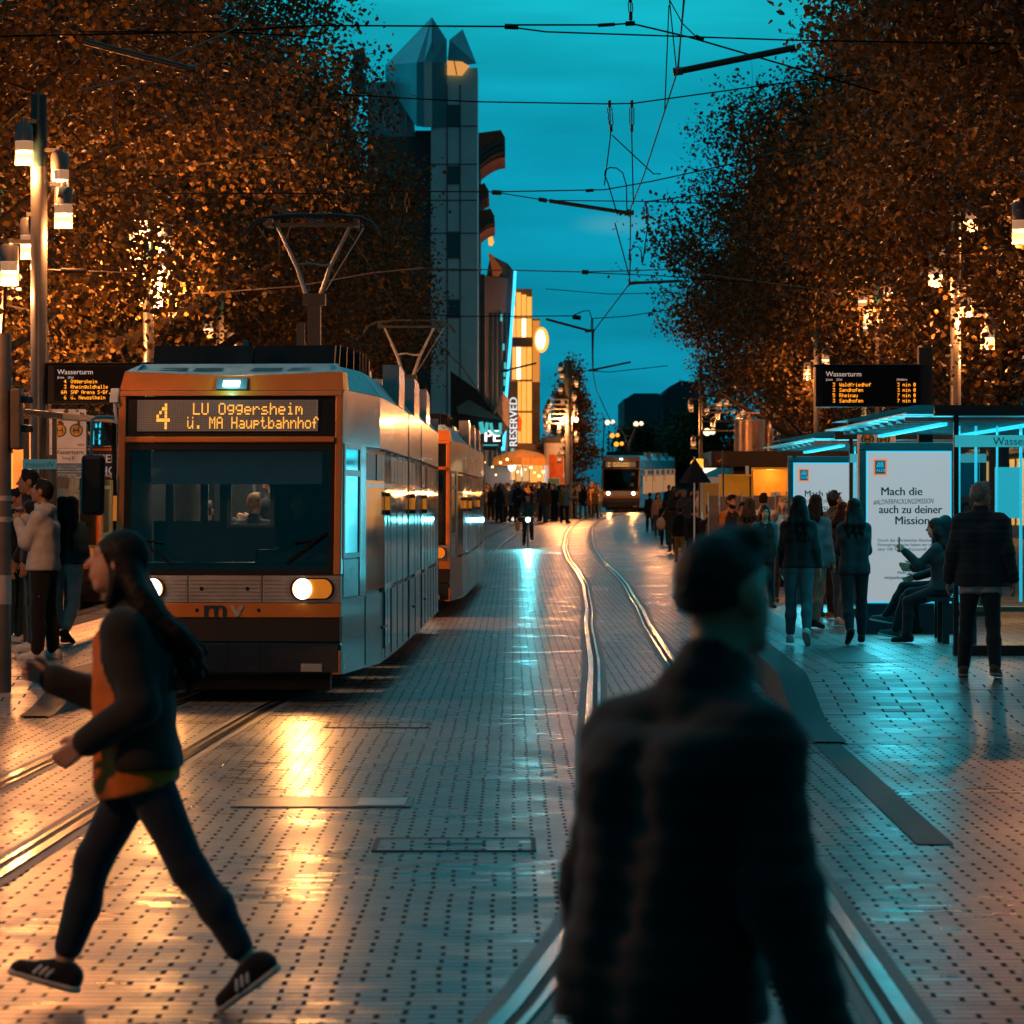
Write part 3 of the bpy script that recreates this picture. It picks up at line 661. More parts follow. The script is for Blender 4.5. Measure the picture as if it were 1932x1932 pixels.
def rail(name,Y,X,mir=1,conc=True,dz=0):
    mb=MB(); a=lambda o0,o1,z:ribbon(mb,Y,X,min(o0*mir,o1*mir),max(o0*mir,o1*mir),z+dz)
    if conc: mb.mi=2; a(-.10,.17,.004)
    mb.mi=1; a(-.04,.115,.008)
    mb.mi=0; a(-.032,.030,.013); a(.075,.108,.0125)
    o=mb.build(name,[RAIL,RAILD,CONC],kind='structure',origin=(0,0,0))
    for p in o.data.polygons: p.use_smooth=False
    return o
for kn,nm,y0,y1 in ((KN_R,'right_track',0,262),(KN_L,'left_track',8,200)):
    for s in (-1,1):
        if nm=='right_track':
            kk=[(y,x+s*.5) for y,x in kn]
            if s<0: kk=[(9,-.75),(13.1,-.03),(14.13,.07),(15.14,.175),(16.3,.295),(18,.38),(20,.44),(24,.52)]+[k for k in kk if k[0]>25]
            else: kk=[(9,1.38),(13,1.44),(15.9,1.48),(19.8,1.54)]+[k for k in kk if k[0]>25]
            Y,X=smooth_path(kk,10,y1,2.5)
        else: Y,X=smooth_path([(y,x+s*.5) for y,x in kn],y0,y1,7)
        rail('rail',Y,X,-s)
# the points: the straight inner rail and the curving inner rail
Y,X=smooth_path([(9,.40),(12,.40),(16,.42),(22,.50),(26,.56)],10,15,3); rail('rail',Y,X,1,False,.006)
Y,X=smooth_path([(9,-.02),(12,.55),(14,.86),(17,1.18),(20,1.40),(24,1.52)],10,22,3); rail('rail',Y,X,-1,False,.006)
# platforms -----------------------------------------------------------
def xr(y): return float(np.interp(y,[k[0] for k in KN_R],[k[1] for k in KN_R]))+1.27
def xl(y): return float(np.interp(y,[k[0] for k in KN_L],[k[1] for k in KN_L]))-1.30
def ramp(y,a,b): t=max(0,min(1,(y-a)/(b-a))); return PLAT*(t*t*(3-2*t))
def hR(y): return ramp(y,30.5,34.6)-ramp(y,70,73)
def hL(y): return ramp(y,32,35.2)-ramp(y,66,69)
def platform(side,y0,y1,hf,xe,wid,name):
    Y=[y0+.4*i for i in range(int((y1-y0)/.4)+1)]
    k=.26; s=side
    mt=MB(); vs=[]
    for y in Y:
        z=g(y)+hf(y)+.003+.009*min(1,max(0,(y-y0)/2.5))
        for o in (k,1.4,3,6,wid): vs.append((xe(y)+s*o,y,z if o<wid else z))
    fs=[(j*5+i,j*5+i+1,j*5+6+i,j*5+5+i) for j in range(len(Y)-1) for i in range(4)]
    mt.add(vs,fs if s>0 else [f[::-1] for f in fs]); mt.build(name,SLAB,kind='structure',origin=(0,0,0))
    mk=MB(); vs=[]
    for y in Y:
        z=g(y)+hf(y); vs += [(xe(y),y,g(y)-.05),(xe(y),y,z+.012),(xe(y)+s*.03,y,z+.02),(xe(y)+s*(k+.01),y,z+.018)]
    n=len(Y); 
    mk.mi=1; mk.add(vs,[tuple((4*j,4*j+1,4*j+5,4*j+4)) if s<0 else (4*j,4*j+4,4*j+5,4*j+1) for j in range(n-1)])
    mk.mi=0
    for i in (1,2): mk.add(vs,[(4*j+i,4*j+i+1,4*j+5+i,4*j+4+i) if s>0 else (4*j+4+i,4*j+5+i,4*j+i+1,4*j+i) for j in range(n-1)])
    mk.build('kerb',[GRANITE,GRANL],kind='structure',origin=(0,0,0))
platform(1,28.5,74,hR,xr,14,'platform_paving')
platform(-1,32,70,hL,xl,12,'platform_paving')
mb=MB(); Y=np.arange(20,28.7,.25); ribbon(mb,Y,np.array([xr(y)+.13 for y in Y]),-.13,.08,.006); mb.build('kerb_strip',GRANITE,kind='structure',origin=(0,0,0))
mb=MB(); Y=np.arange(36.3,41.3,.5)
ribbon(mb,Y,np.array([xr(y)+.95 for y in Y]),-.24,.24,PLAT+.017); mb.build('tactile_strip',TACT,kind='structure',origin=(0,0,0))
mb=MB(); Y=np.arange(43,66,.5)
ribbon(mb,Y,np.array([xr(y)+.75 for y in Y]),-.2,.2,PLAT+.017); mb.build('tactile_strip',TACT,kind='structure',origin=(0,0,0))
# covers let into the paving
def cover(u0,u1,v0,v1,label,filled):
    y0=F*EYE/(v1-VH); y1=F*EYE/(v0-VH); a=at(u0,v1,y0); b=at(u1,v1,y0)
    y1=min(y1,y0+.75)
    t=thing('drain_cover',(a.x,y0,0),label,'drain cover','metal covers let into the paving between the tracks')
    m=MB(); w=.028
    for bx in ((a.x,b.x,y0,y0+w),(a.x,b.x,y1-w,y1),(a.x,a.x+w,y0+w,y1-w),(b.x-w,b.x,y0+w,y1-w)): m.box(*bx,-.02,.008)
    m.build('cover_frame',RAILD if not filled else DARKSTEEL,t)
    m=MB(); m.box(a.x+w,b.x-w,y0+w,y1-w,-.02,.006); m.build('lid',pm('cover_steel',(.07,.066,.062),.4,.4,var=.25,scale=8) if filled else PAVE,t)
    if filled:
        m=MB(); m.box(b.x-.34,b.x-w-.01,y0+w+.05,y1-w-.05,.006,.011); m.build('lifting_plate',STEEL,t)
    else:
        m=MB(); c=(a.x+b.x)/2; m.box(c-.17,c+.17,(y0+y1)/2-.01,(y0+y1)/2+.012,.006,.010); m.build('keyhole_slot',RAILD,t)
cover(435,775,1499,1524,'long steel drain cover by the bright headlight streak left of centre',True)
cover(700,1012,1583,1607,'rectangular paved cover nearest the camera between the two tracks',False)
cover(612,808,1361,1374,'rectangular paved cover farthest from the camera in front of the tram',False)
cover(925,1010,1108,1116,'small dark cover in the paving far down the street past the second tram',False)
# ------------------------------------------------------------------ buildings
GLASSB=pm('facade_glass',(.02,.05,.06),.08,.0,var=.3,scale=.4,spec=.9)
PANEL=pm('tower_panel',(.36,.66,.74),.42,.3,var=.12,scale=.7)
PANELD=pm('tower_panel_dark',(.06,.10,.12),.35,.3,var=.2,scale=.7)
STONE=pm('facade_stone',(.20,.17,.14),.8,var=.2,scale=1.2,dirt=.2)
STONED=pm('facade_dark_stone',(.07,.075,.08),.8,var=.2,scale=1.2)
PLASTER=pm('facade_plaster',(.30,.29,.27),.85,var=.15,scale=.9,dirt=.2)
WINL=em('lit_window',(1,.50,.16),.75); WINL2=em('shop_window',(1,.38,.06),1.2); WINC=em('cool_shop_window',(.05,.62,.75),1.1)
WINOR=em('lit_glass_facade',(1,.40,.065),1.3); NEONB=em('blue_neon',(.03,.55,1),2.4); SIGNW=em('white_sign_letters',(.75,.9,.95),1.0); SIGNC=em('cyan_sign_letters',(.08,.70,.70),.7); SIGNO=em('orange_sign',(1,.36,.03),1.8); WARMW=em('warm_white_sign',(1,.72,.42),2.2)
rb=random.Random(11)
def rowhouse(label,x,side,y0,y1,h,floors,bays,wall,shop,lit=.25):
    """a house whose street face is the plane x, running from y0 to y1"""
    z0=g((y0+y1)/2)-.3; s=side
    t=thing('town_house',(x,(y0+y1)/2,z0),label,'building',rz=0)
    m=MB(); m.box(min(x,x+s*12),max(x,x+s*12),y0,y1,z0,z0+h); m.build('wall',wall,t)
    m=MB(); m.box(min(x-s*.35,x+s*12.3),max(x-s*.35,x+s*12.3),y0+.05,y1-.05,z0+h,z0+h+.5)
    m.prism([(x+s*.3,z0+h+.5),(x+s*12,z0+h+.5),(x+s*8,z0+h+3.2),(x+s*3,z0+h+3.2)],y0+.3,y1-.3); m.build('roof',STONED,t)
    bw=(y1-y0)/bays; fh=(h-4.4)/floors
    for f in range(floors):
        for b in range(bays):
            a=y0+b*bw+bw*.22; c=a+bw*.56; zb=z0+4.6+f*fh; zt=zb+fh*.62
            w=MB()
            xo=x-s*.06
            for q in ((a-.1,a,zb,zt),(c,c+.1,zb,zt),(a-.1,c+.1,zt,zt+.1),(a-.15,c+.15,zb-.12,zb),((a+c)/2-.04,(a+c)/2+.04,zb,zt)):
                w.box(min(x+s*.05,xo),max(x+s*.05,xo),*q)
            wo=w.build('window',WHITE if wall is not STONED else DARKSTEEL,t)
            p=MB(); p.box(min(x+s*.04,x-s*.01),max(x+s*.04,x-s*.01),a,c,zb,zt); p.build('pane',WINL if rb.random()<lit else GLASSB,wo)
    for b in range(bays):
        a=y0+b*bw+.35; c=y0+(b+1)*bw-.35
        w=MB(); w.box(min(x-s*.02,x+s*.05),max(x-s*.02,x+s*.05),a,c,z0+.8,z0+3.3); w.build('shop_window',shop[b%len(shop)],t)
    w=MB(); w.box(min(x-s*.9,x),max(x-s*.9,x),y0+.3,y1-.3,z0+3.5,z0+3.75); w.build('canopy',DARKSTEEL,t)
    return t
rowhouse('tall teal grey office house at the top left behind the nearest trees',-14.5,-1,96,124,24,5,7,pm('pale_facade',(.24,.33,.36),.7,var=.1,scale=.6),[WINL2,WINC,WINL2],.15)
rowhouse('stone house with lit shops behind the middle of the left tree row',-12.5,-1,125,150,19,4,6,STONE,[WINL2,WINL2,WINC],.3)
rowhouse('plastered house with lit shops behind the right tree row',19,1,118,146,20,4,6,PLASTER,[WINL2,WINL2,WINL],.3)
rowhouse('stone house with lit shops at the far end of the right tree row',17.5,1,147,182,18,4,8,STONE,[WINL2,WINC,WINL2],.35)
rowhouse('dark house far down the right side of the street with few lit windows',15,1,183,215,15,3,7,STONED,[WINL2,WINL],.3)
# faceted tower ------------------------------------------------------
yT=172.0
def T(u,v,y=yT): return at(u,v,y)
t=thing('glass_tower',(T(835,955).x,yT,g(yT)),'slim panelled stair tower with a faceted glass crystal top','building')
x0=T(768,0).x; xa=T(782,0).x; xb=T(813,0).x; xm=T(843,0).x; xn=T(868,0).x; x1=T(901,0).x
zt=lambda v:T(0,v).z
m=MB(); m.box(xb,x1,yT,yT+5,g(yT)-.5,zt(128)); m.build('shaft',PANEL,t)
m=MB()
for u in (843.5,868): m.box(T(u-1.1,0).x,T(u+1.1,0).x,yT-.04,yT,g(yT),zt(160))
for v in (238,310,378,440,510): m.box(xb,x1,yT-.03,yT,zt(v+1),zt(v-1))
m.build('panel_joints',STONED,t)
for v0,v1 in ((198,240),(313,348),(437,488),(565,600)):
    w=MB(); w.box(T(845,0).x,T(867.5,0).x,yT-.05,yT+.02,zt(v1),zt(v0)); wo=w.build('window',PANELD,t)
    w=MB(); w.box(T(847,0).x,T(866,0).x,yT-.065,yT-.045,zt(v1-3),zt(v0+ (16 if v0==198 else 4))); w.build('pane',GLASSB,wo)
m=MB(); m.box(xa,xb,yT+1.5,yT+5,g(yT),zt(240)); m.build('dark_recess',STONED,t)
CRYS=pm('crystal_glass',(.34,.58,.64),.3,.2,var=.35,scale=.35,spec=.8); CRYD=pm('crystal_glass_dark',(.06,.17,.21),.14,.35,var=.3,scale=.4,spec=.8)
ap=T(815,32,yT+2.5); bk=yT+5
L1=T(727,123,yT+3); L2=T(786,118,yT); Rr=T(843,118,yT); D1=T(727,200,yT+3)
m=MB(); 
A=tuple(ap); 
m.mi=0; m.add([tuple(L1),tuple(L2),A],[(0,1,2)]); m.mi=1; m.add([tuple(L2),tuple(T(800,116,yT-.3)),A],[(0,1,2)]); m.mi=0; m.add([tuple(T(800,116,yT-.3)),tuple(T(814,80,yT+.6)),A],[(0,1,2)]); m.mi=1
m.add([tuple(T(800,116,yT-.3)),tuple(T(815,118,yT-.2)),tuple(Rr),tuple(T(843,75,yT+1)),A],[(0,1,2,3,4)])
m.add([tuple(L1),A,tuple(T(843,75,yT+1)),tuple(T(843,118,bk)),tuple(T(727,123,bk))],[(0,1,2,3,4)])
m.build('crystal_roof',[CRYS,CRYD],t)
m=MB(); zb_=zt(240)
def wall(u0,v0,y0,u1,v1,y1,vb0,vb1,mi): m.mi=mi; m.add([tuple(T(u0,vb0,y0)),tuple(T(u1,vb1,y1)),tuple(T(u1,v1,y1)),tuple(T(u0,v0,y0))],[(0,1,2,3)])
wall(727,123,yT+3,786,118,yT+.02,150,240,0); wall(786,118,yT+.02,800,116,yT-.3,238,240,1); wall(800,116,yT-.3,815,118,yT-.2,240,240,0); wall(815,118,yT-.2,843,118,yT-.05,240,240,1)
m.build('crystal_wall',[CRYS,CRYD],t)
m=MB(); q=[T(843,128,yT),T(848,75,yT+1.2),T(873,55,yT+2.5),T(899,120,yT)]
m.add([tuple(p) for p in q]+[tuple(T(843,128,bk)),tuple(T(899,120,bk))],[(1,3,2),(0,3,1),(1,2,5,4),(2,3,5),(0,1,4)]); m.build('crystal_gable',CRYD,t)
m=MB(); m.prism([(T(844,0).x,zt(116)),(T(872,0).x,zt(118)),(T(885,0).x,zt(126)),(T(872,0).x,zt(143)),(T(844,0).x,zt(142))],yT-.35,yT-.06); m.build('lit_window',em('crystal_lit_pane',(1,.42,.10),.75),t)
m=MB(); m.prism([(T(856,0).x,zt(117)),(T(858,0).x,zt(117)),(T(863,0).x,zt(143)),(T(861,0).x,zt(143))],yT-.38,yT-.35); m.build('mullion',STONED,t)
m=MB(); m.box(T(690,0).x,xa,yT+2,yT+9,g(yT),zt(250)); t2=m.build('department_store',pm('store_wall',(.16,.13,.11),.8,var=.15,scale=.5)); tag(t2,'brown stone block with a flat roof directly left of the crystal tower','building')
t=thing('curved_glass_roof',(T(740,0).x,yT+3,zt(250)),'pale blue barrel shaped glass roof beside the crystal tower','roof')
m=MB(); pr=[(T(u,0).x,zt(v)) for u,v in ((690,146),(728,143),(745,152),(762,180),(776,215),(782,249),(690,249))]
m.prism(pr,yT+2.2,yT+8); m.build('roof_glazing',pm('barrel_glass',(.20,.33,.36),.25,.2,var=.25,scale=.8),t)
m=MB()
for k in range(5): m.path([T(700+k*16,146,yT+2.15),T(712+k*15,175,yT+2.15),T(722+k*14.5,215,yT+2.15),T(728+k*13,248,yT+2.15)],.05,5)
m.build('glazing_bars',WHITE,t)
m=MB()
m.path([T(672,150,yT+5),T(672,96,yT+5),T(682,92,yT+5),T(686,110,yT+5),T(693,130,yT+5)],.16,8); m.path([T(678,150,yT+5),T(678,104,yT+5)],.2,8); m.box(T(655,0).x,T(684,0).x,yT+4,yT+6,zt(152),zt(118))
tag(m.build('ventilation_plant',pm('vent_steel',(.12,.15,.16),.5,.4)),'small rooftop ventilation ducts left of the crystal tower','ventilation duct')
# house with curved cornices right of the tower
yC=182.0; C_=lambda u,v,dy=0: at(u,v,yC+dy)
t=thing('cornice_house',(C_(905,0).x,yC,g(yC)),'narrow house with curved ribbed eaves jutting out behind the tower','building')
m=MB(); m.box(C_(880,0).x,C_(905,0).x,yC,yC+9,g(yC)-.5,C_(0,262).z); m.build('wall',STONED,t)
for (u1,v0,v1,v2) in ((953,245,297,325),(933,393,428,448),(922,345,372,390)):
    m=MB(); n=7; lo=[]; 
    for i in range(n): a=i/(n-1); lo.append((C_(900+(u1-900)*a,0).x,C_(0,v2-(v2-v1)*math.sin(a*math.pi/2)).z))
    m.prism([(C_(900,0).x,C_(0,v0+6).z),(C_(u1-8,0).x,C_(0,v0).z),(C_(u1,0).x,C_(0,v0+14).z)]+lo[::-1],yC,yC+6); e=m.build('curved_eave',pm('eave_timber',(.16,.055,.025),.6,var=.2),t)
    m=MB()
    for k in (1,2,3):
        q=k/4.; m.path([(C_(902+(u1-904)*i/6,0).x,yC-.03,C_(0,v2-(v2-v1)*math.sin(i/6*math.pi/2)).z+q*(C_(0,v0+10).z-C_(0,v1).z)*(.9)) for i in range(7)],.09,5)
    m.build('rib',STONED,e)
m=MB(); m.box(C_(897,0).x,C_(906,0).x,yC-1.2,yC-.3,g(yC),C_(0,540).z); m.mi=1; m.box(C_(906,0).x,C_(915,0).x,yC-1.1,yC-.3,g(yC),C_(0,520).z)
tag(m.build('facade_pier',[pm('pier_grey',(.22,.21,.21),.7,var=.1),STONED]),'tall plain grey pier on the corner right of the tower','pillar')
# slanted dark glass house with a blue neon edge
yS=192.0; S_=lambda u,v,dy=0: at(u,v,yS+dy)
t=thing('slanted_house',(S_(940,0).x,yS,g(yS)),'dark house with slanted glass front and sloping orange attic','building')
m=MB(); m.prism([(S_(915,0).x,g(yS)),(S_(962,0).x,g(yS)),(S_(968,0).x,S_(0,560).z),(S_(962,0).x,S_(0,525).z),(S_(915,0).x,S_(0,520).z)],yS,yS+10); m.build('wall',pm('slant_wall',(.17,.145,.13),.55,var=.2,scale=.5),t)
m=MB(); m.prism([(S_(918,0).x,S_(0,520).z),(S_(972,0).x,S_(0,560).z),(S_(973,0).x,S_(0,515).z),(S_(958,0).x,S_(0,497).z),(S_(925,0).x,S_(0,480).z)],yS+.2,yS+9); m.build('roof',pm('green_copper',(.05,.10,.10),.6,var=.2),t)
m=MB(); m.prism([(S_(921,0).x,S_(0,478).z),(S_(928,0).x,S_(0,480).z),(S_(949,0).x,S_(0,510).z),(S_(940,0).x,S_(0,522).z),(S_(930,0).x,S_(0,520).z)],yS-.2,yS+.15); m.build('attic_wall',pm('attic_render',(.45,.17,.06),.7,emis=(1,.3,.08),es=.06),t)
m=MB(); m.prism([(S_(921,0).x,S_(0,443).z),(S_(929,0).x,S_(0,446).z),(S_(932,0).x,S_(0,458).z),(S_(928,0).x,S_(0,465).z),(S_(922,0).x,S_(0,463).z)],yS-.4,yS-.2); m.build('dormer_window',WINOR,t)
for k in range(5):
    m=MB(); m.prism([(S_(922+k*9,0).x,S_(0,880).z),(S_(928+k*8.6,0).x,S_(0,880).z),(S_(929+k*8.6,0).x,S_(0,590).z),(S_(923+k*9,0).x,S_(0,590).z)],yS-.05,yS); m.build('facade_glazing',GLASSB,t)
m=MB(); m.path([S_(952,790,-.6),S_(962,660,-.6),S_(970,548,-.6),S_(972,510,-.6)],.075,6); m.path([S_(952,812,-.6),S_(949,850,-.6)],.10,6)
tag(m.build('neon_line',NEONB),'slanted vertical blue neon line along the dark house','neon light')
m=MB()
for i,(u,v) in enumerate(((946,600),(950,655),(953,690),(952,705),(952,722),(951,745),(949,770))): m.box(S_(u-2,0).x,S_(u+2,0).x,yS-.35,yS-.1,S_(0,v+6).z,S_(0,v-6).z)
tag(m.build('cyan_window_strip',SIGNC),'column of small cyan lights on the slanted dark house','lights')
# lit glass tower
yG=205.0; G_=lambda u,v,dy=0: at(u,v,yG+dy)
t=thing('lit_glass_house',(G_(995,0).x,yG,g(yG)),'tall department store with a glowing orange glass facade','building')
m=MB(); m.box(G_(962,0).x,G_(1004,0).x,yG,yG+12,g(yG)-.5,G_(0,545).z); m.box(G_(1004,0).x,G_(1019,0).x,yG+.6,yG+12,g(yG)-.5,G_(0,600).z); m.build('wall',pm('lit_house_wall',(.40,.22,.10),.6),t)
for r,(va,vb) in enumerate(((548,598),(601,636),(655,716),(720,775),(779,836))):
    for k in range(4):
        ua=964+k*10; m=MB(); m.box(G_(ua,0).x,G_(ua+9,0).x,yG-.06,yG-.01,G_(0,vb).z,G_(0,va+(k*4 if r==0 else 0)).z); m.build('glass_panel',WINOR if (r+k)%3 else WARMW if (r*k)%4==2 else WINOR,t)
m=MB(); m.box(G_(1005,0).x,G_(1018,0).x,yG+.54,yG+.59,G_(0,720).z,G_(0,604).z); m.build('glass_panel',em('lit_glass_deep',(1,.34,.05),.7),t)
m=MB(); m.box(G_(962,0).x,G_(1005,0).x,yG-.12,yG-.06,G_(0,653).z,G_(0,638).z); m.build('floor_band',STONED,t)
m=MB()
for u in (973.5,983.5,993.5): m.box(G_(u-.5,0).x,G_(u+.5,0).x,yG-.11,yG-.06,G_(0,775).z,G_(0,552).z)
m.build('mullions',DARKSTEEL,t)
t=thing('round_sign',(G_(1021,640).x,yG-1,G_(0,658).z),'round glowing white and orange sign on the lit glass store','sign')
m=MB(); m.disc(G_(1020,641,-1),.56,depth=.18,sx=.5); m.build('sign_face',em('round_sign_face',(1,.86,.72),2.2),t)
m=MB(); m.disc(G_(1021.5,641,-.8),.72,depth=.3,sx=.58); m.build('rim',SIGNO,t)
yV=188.0; G_=lambda u,v,dy=0: at(u,v,yV+dy)
t=thing('vertical_sign',(G_(968,0).x,yV,G_(0,842).z),'tall white letter sign reading upwards beside the neon line','sign')
m=MB(); m.box(G_(960,0).x,G_(977,0).x,yV,yV+.2,G_(0,846).z,G_(0,720).z); m.build('sign_board',DARKSTEEL,t)
text('lettering','RESERVED',G_(975.6,843,-.02),.57,SIGNW,t,bold=.02,rot=(R(90),R(-90),0))
yG=189.5+4; t=thing('hanging_flag',(G_(955,0).x,yG-4,G_(0,815).z),'white and orange flag hanging slanted from the house front','flag')
f=lambda u,v: at(u,v,yG-4)
m=MB(); m.path([f(922,806),f(949,738)],.035,6); m.build('flag_pole',STEEL,t)
def flagpart(c,mat,nm):
    m=MB(); mid=[((c[i][0]+c[(i+1)%4][0])/2,(c[i][1]+c[(i+1)%4][1])/2) for i in range(4)]
    m.prism([(f(u,v).x,f(u,v).z) for u,v in c],yG-4.02,yG-3.98); m.build(nm,mat,t)
flagpart([(922,806),(936,775),(958,806),(945,830)][:4],pm('flag_grey',(.10,.095,.09),.8),'dark_stripe')
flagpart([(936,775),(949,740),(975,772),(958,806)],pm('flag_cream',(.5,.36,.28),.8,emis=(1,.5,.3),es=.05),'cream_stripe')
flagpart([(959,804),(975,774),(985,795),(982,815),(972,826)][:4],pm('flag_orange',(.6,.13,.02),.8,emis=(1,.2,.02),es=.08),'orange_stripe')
# canopy shop with cyan letters
yP=158.0; P_=lambda u,v,dy=0: at(u,v,yP+dy)
t=thing('shop_canopy',(P_(925,0).x,yP,g(yP)+3),'dark sloping shop canopy with cyan letters behind the second tram','canopy')
m=MB(); m.prism([(P_(850,0).x,P_(0,700).z),(P_(900,0).x,P_(0,735).z),(P_(947,0).x,P_(0,800).z),(P_(948,0).x,P_(0,838).z),(P_(935,0).x,P_(0,846).z),(P_(850,0).x,P_(0,846).z)],yP,yP+5); m.build('hood',pm('canopy_cloth',(.012,.02,.022),.7),t)
m=MB(); m.prism([(P_(862,0).x,P_(0,768).z),(P_(885,0).x,P_(0,754).z),(P_(946,0).x,P_(0,790).z),(P_(946,0).x,P_(0,793).z),(P_(864,0).x,P_(0,780).z)],yP-.12,yP-.05); m.build('hood_edge',TEALPAINT,t)
m=MB(); m.path([P_(907,796,-.5),P_(911,818,-.5)],.10,6); m.path([P_(919,797,-.5),P_(917,816,-.5)],.08,6); m.path([P_(926,798,-.5),P_(928,812,-.5),P_(935,818,-.5),P_(944,818,-.5),P_(944,798,-.5)],.075,6); m.build('lettering',SIGNC,t)
text('lettering','PE',P_(912,833,-.35),.72,em('pe_letters',(1,.93,.88),1.8),t,bold=.03)
for va,vb in ((818,820),(839,841)):
    m=MB(); m.box(P_(925 if va==818 else 912,0).x,P_(940,0).x,yP-.3,yP-.2,P_(0,vb).z,P_(0,va).z); m.build('light_strip',SIGNC,t)
# lit ground floor behind the crowd
t=thing('lit_shopfront',(P_(975,0).x,yG-8,g(yG)),'glowing orange shop front row behind the far crowd','shop front')
q=lambda u,v: at(u,v,197.)
m=MB(); m.box(q(905,0).x,q(1035,0).x,197.3,199,g(197)-.3,q(0,838).z); m.build('wall',pm('shop_wall',(.3,.17,.08),.7),t)
for i,(ua,ub,va,vb,mm) in enumerate(((912,924,860,905,WINL),(927,934,862,905,WARMW),(938,955,858,905,WINL2),(957,972,872,905,WINL2),(974,998,870,908,WINL),(1000,1030,875,910,WINL2))):
    m=MB(); m.box(q(ua,0).x,q(ub,0).x,197.1,197.28,q(0,vb).z,q(0,va).z); m.build('shop_window',mm,t)
m=MB(); 
for ua,ub,va,vb,k in ((945,965,845,852,0),(958,978,855,861,1),(985,1000,868,876,2),(995,1010,862,868,1),(912,925,860,868,1),(928,933,862,868,2)):
    pass
for i,(ua,ub,va,vb,mm,lb) in enumerate(((946,970,844,852,SIGNC,'small cyan blade sign above the far crowd'),(949,972,853,860,SIGNW,'small white sign under the cyan blade sign'),(990,1004,869,877,SIGNC,'cyan light box right of the round lamp above the crowd'),(996,1012,863,868,WARMW,'warm white light box by the advertising column'),(880,893,859,867,SIGNW,'white light box just right of the second tram'))):
    m=MB(); m.box(at(ua,0,193).x,at(ub,0,193).x,193,193.3,at(0,vb,193).z,at(0,va,193).z); m.mi=1; m.box(at((ua+ub)/2-.6,0,193).x,at((ua+ub)/2+.6,0,193).x,193.1,197.2,at(0,va,193).z,at(0,va-2,193).z); tag(m.build('shop_sign',[mm,DARKSTEEL]),lb,'sign')
t=thing('orange_parasol',(at(985,0,190).x,190,g(190)),'large glowing orange market parasol over the far crowd','parasol')
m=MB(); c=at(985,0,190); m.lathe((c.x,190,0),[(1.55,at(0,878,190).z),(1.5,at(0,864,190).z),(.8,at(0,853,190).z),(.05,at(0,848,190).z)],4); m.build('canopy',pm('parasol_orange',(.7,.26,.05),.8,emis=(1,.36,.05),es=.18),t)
m=MB(); m.path([(c.x,190,g(190)),(c.x,190,at(0,850,190).z)],.035,6); m.build('pole',STEEL,t)
m=MB(); m.ball(at(966,881,191),.21); m.mi=1; m.path([at(966,881,191),(at(966,881,191).x,191,g(191))],.04,6)
tag(m.build('globe_lamp',[em('globe_white',(.85,.95,1),3),STEEL]),'round white globe lamp standing in the far crowd','lamp')
# far end of the street
for lb,u0,u1,v0,y,mm in (('flat topped dark building at the far end of the street',1178,1252,742,330,'a'),('big dark building with a steep roof at the far right end',1232,1330,722,350,'b')):
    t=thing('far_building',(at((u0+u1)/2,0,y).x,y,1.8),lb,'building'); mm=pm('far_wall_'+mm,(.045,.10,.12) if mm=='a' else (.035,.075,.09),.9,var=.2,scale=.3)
    m=MB(); 
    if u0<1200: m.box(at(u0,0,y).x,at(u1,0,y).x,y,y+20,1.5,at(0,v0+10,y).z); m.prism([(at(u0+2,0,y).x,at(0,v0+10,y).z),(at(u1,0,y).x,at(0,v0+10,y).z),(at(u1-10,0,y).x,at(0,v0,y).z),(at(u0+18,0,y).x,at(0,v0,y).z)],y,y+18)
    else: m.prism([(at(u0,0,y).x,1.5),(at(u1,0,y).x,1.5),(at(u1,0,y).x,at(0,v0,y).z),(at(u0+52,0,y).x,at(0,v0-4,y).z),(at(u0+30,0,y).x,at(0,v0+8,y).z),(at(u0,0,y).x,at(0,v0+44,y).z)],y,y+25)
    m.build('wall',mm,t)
    for r in range(3):
        for k in range(3):
            ua=u0+12+k*(u1-u0)/3.6; va=v0+52+r*32
            m=MB(); m.box(at(ua,0,y).x,at(ua+9,0,y).x,y-.08,y+.02,at(0,va+15,y).z,at(0,va,y).z); m.build('window',GLASSB,t)
# ------------------------------------------------------------------ trams
TGL=pm('tram_window_glass',(.025,.032,.035),.05,0,var=.3,scale=1.5,spec=1.0,coat=.6)
WSG=glass('windscreen_glass',(.80,.86,.88),.05,.03)
HEAD=em('headlight_lens',(1,.95,.85),9); AMB=pm('amber_lens',(.7,.2,.01),.15,coat=.8,emis=(1,.3,.02),es=.35); HEADT=em('top_lamp',(.9,1,1),6)
GRILLE=pm('grey_ribbed_panel',(.42,.37,.33),.38,.3,var=.08,scale=6,dirt=.35)
BUMP=pm('bumper_gloss',(.005,.007,.011),.16,.0,var=.4,scale=4,coat=.6)
BROWN=pm('bumper_band_paint',(.016,.008,.005),.45)
SCREEN=pm('dot_matrix_panel',(.13,.11,.095),.35,emis=(1,.62,.42),es=.085)
BLIND=pm('sun_blind_cloth',(.62,.58,.58),.8,var=.08)
def lamp(kind,name,loc,col,e,parent=None,r=.06,rot=None,spot=None,size=None,blend=.6):
    l=bpy.data.lights.new(name,kind); l.color=col; l.energy=e
    if kind in('POINT','SPOT'): l.shadow_soft_size=r
    if kind=='SPOT': l.spot_size=spot; l.spot_blend=blend
    if kind=='AREA':
        l.shape='RECTANGLE'; l.size,l.size_y=size
    o=bpy.data.objects.new(name,l); COL.objects.link(o)
    o.location=Vector(loc)-(ORG.get(parent.name,Vector((0,0,0))) if parent else Vector((0,0,0)))
    if rot: o.rotation_euler=rot
    if parent: o.parent=parent
    return o
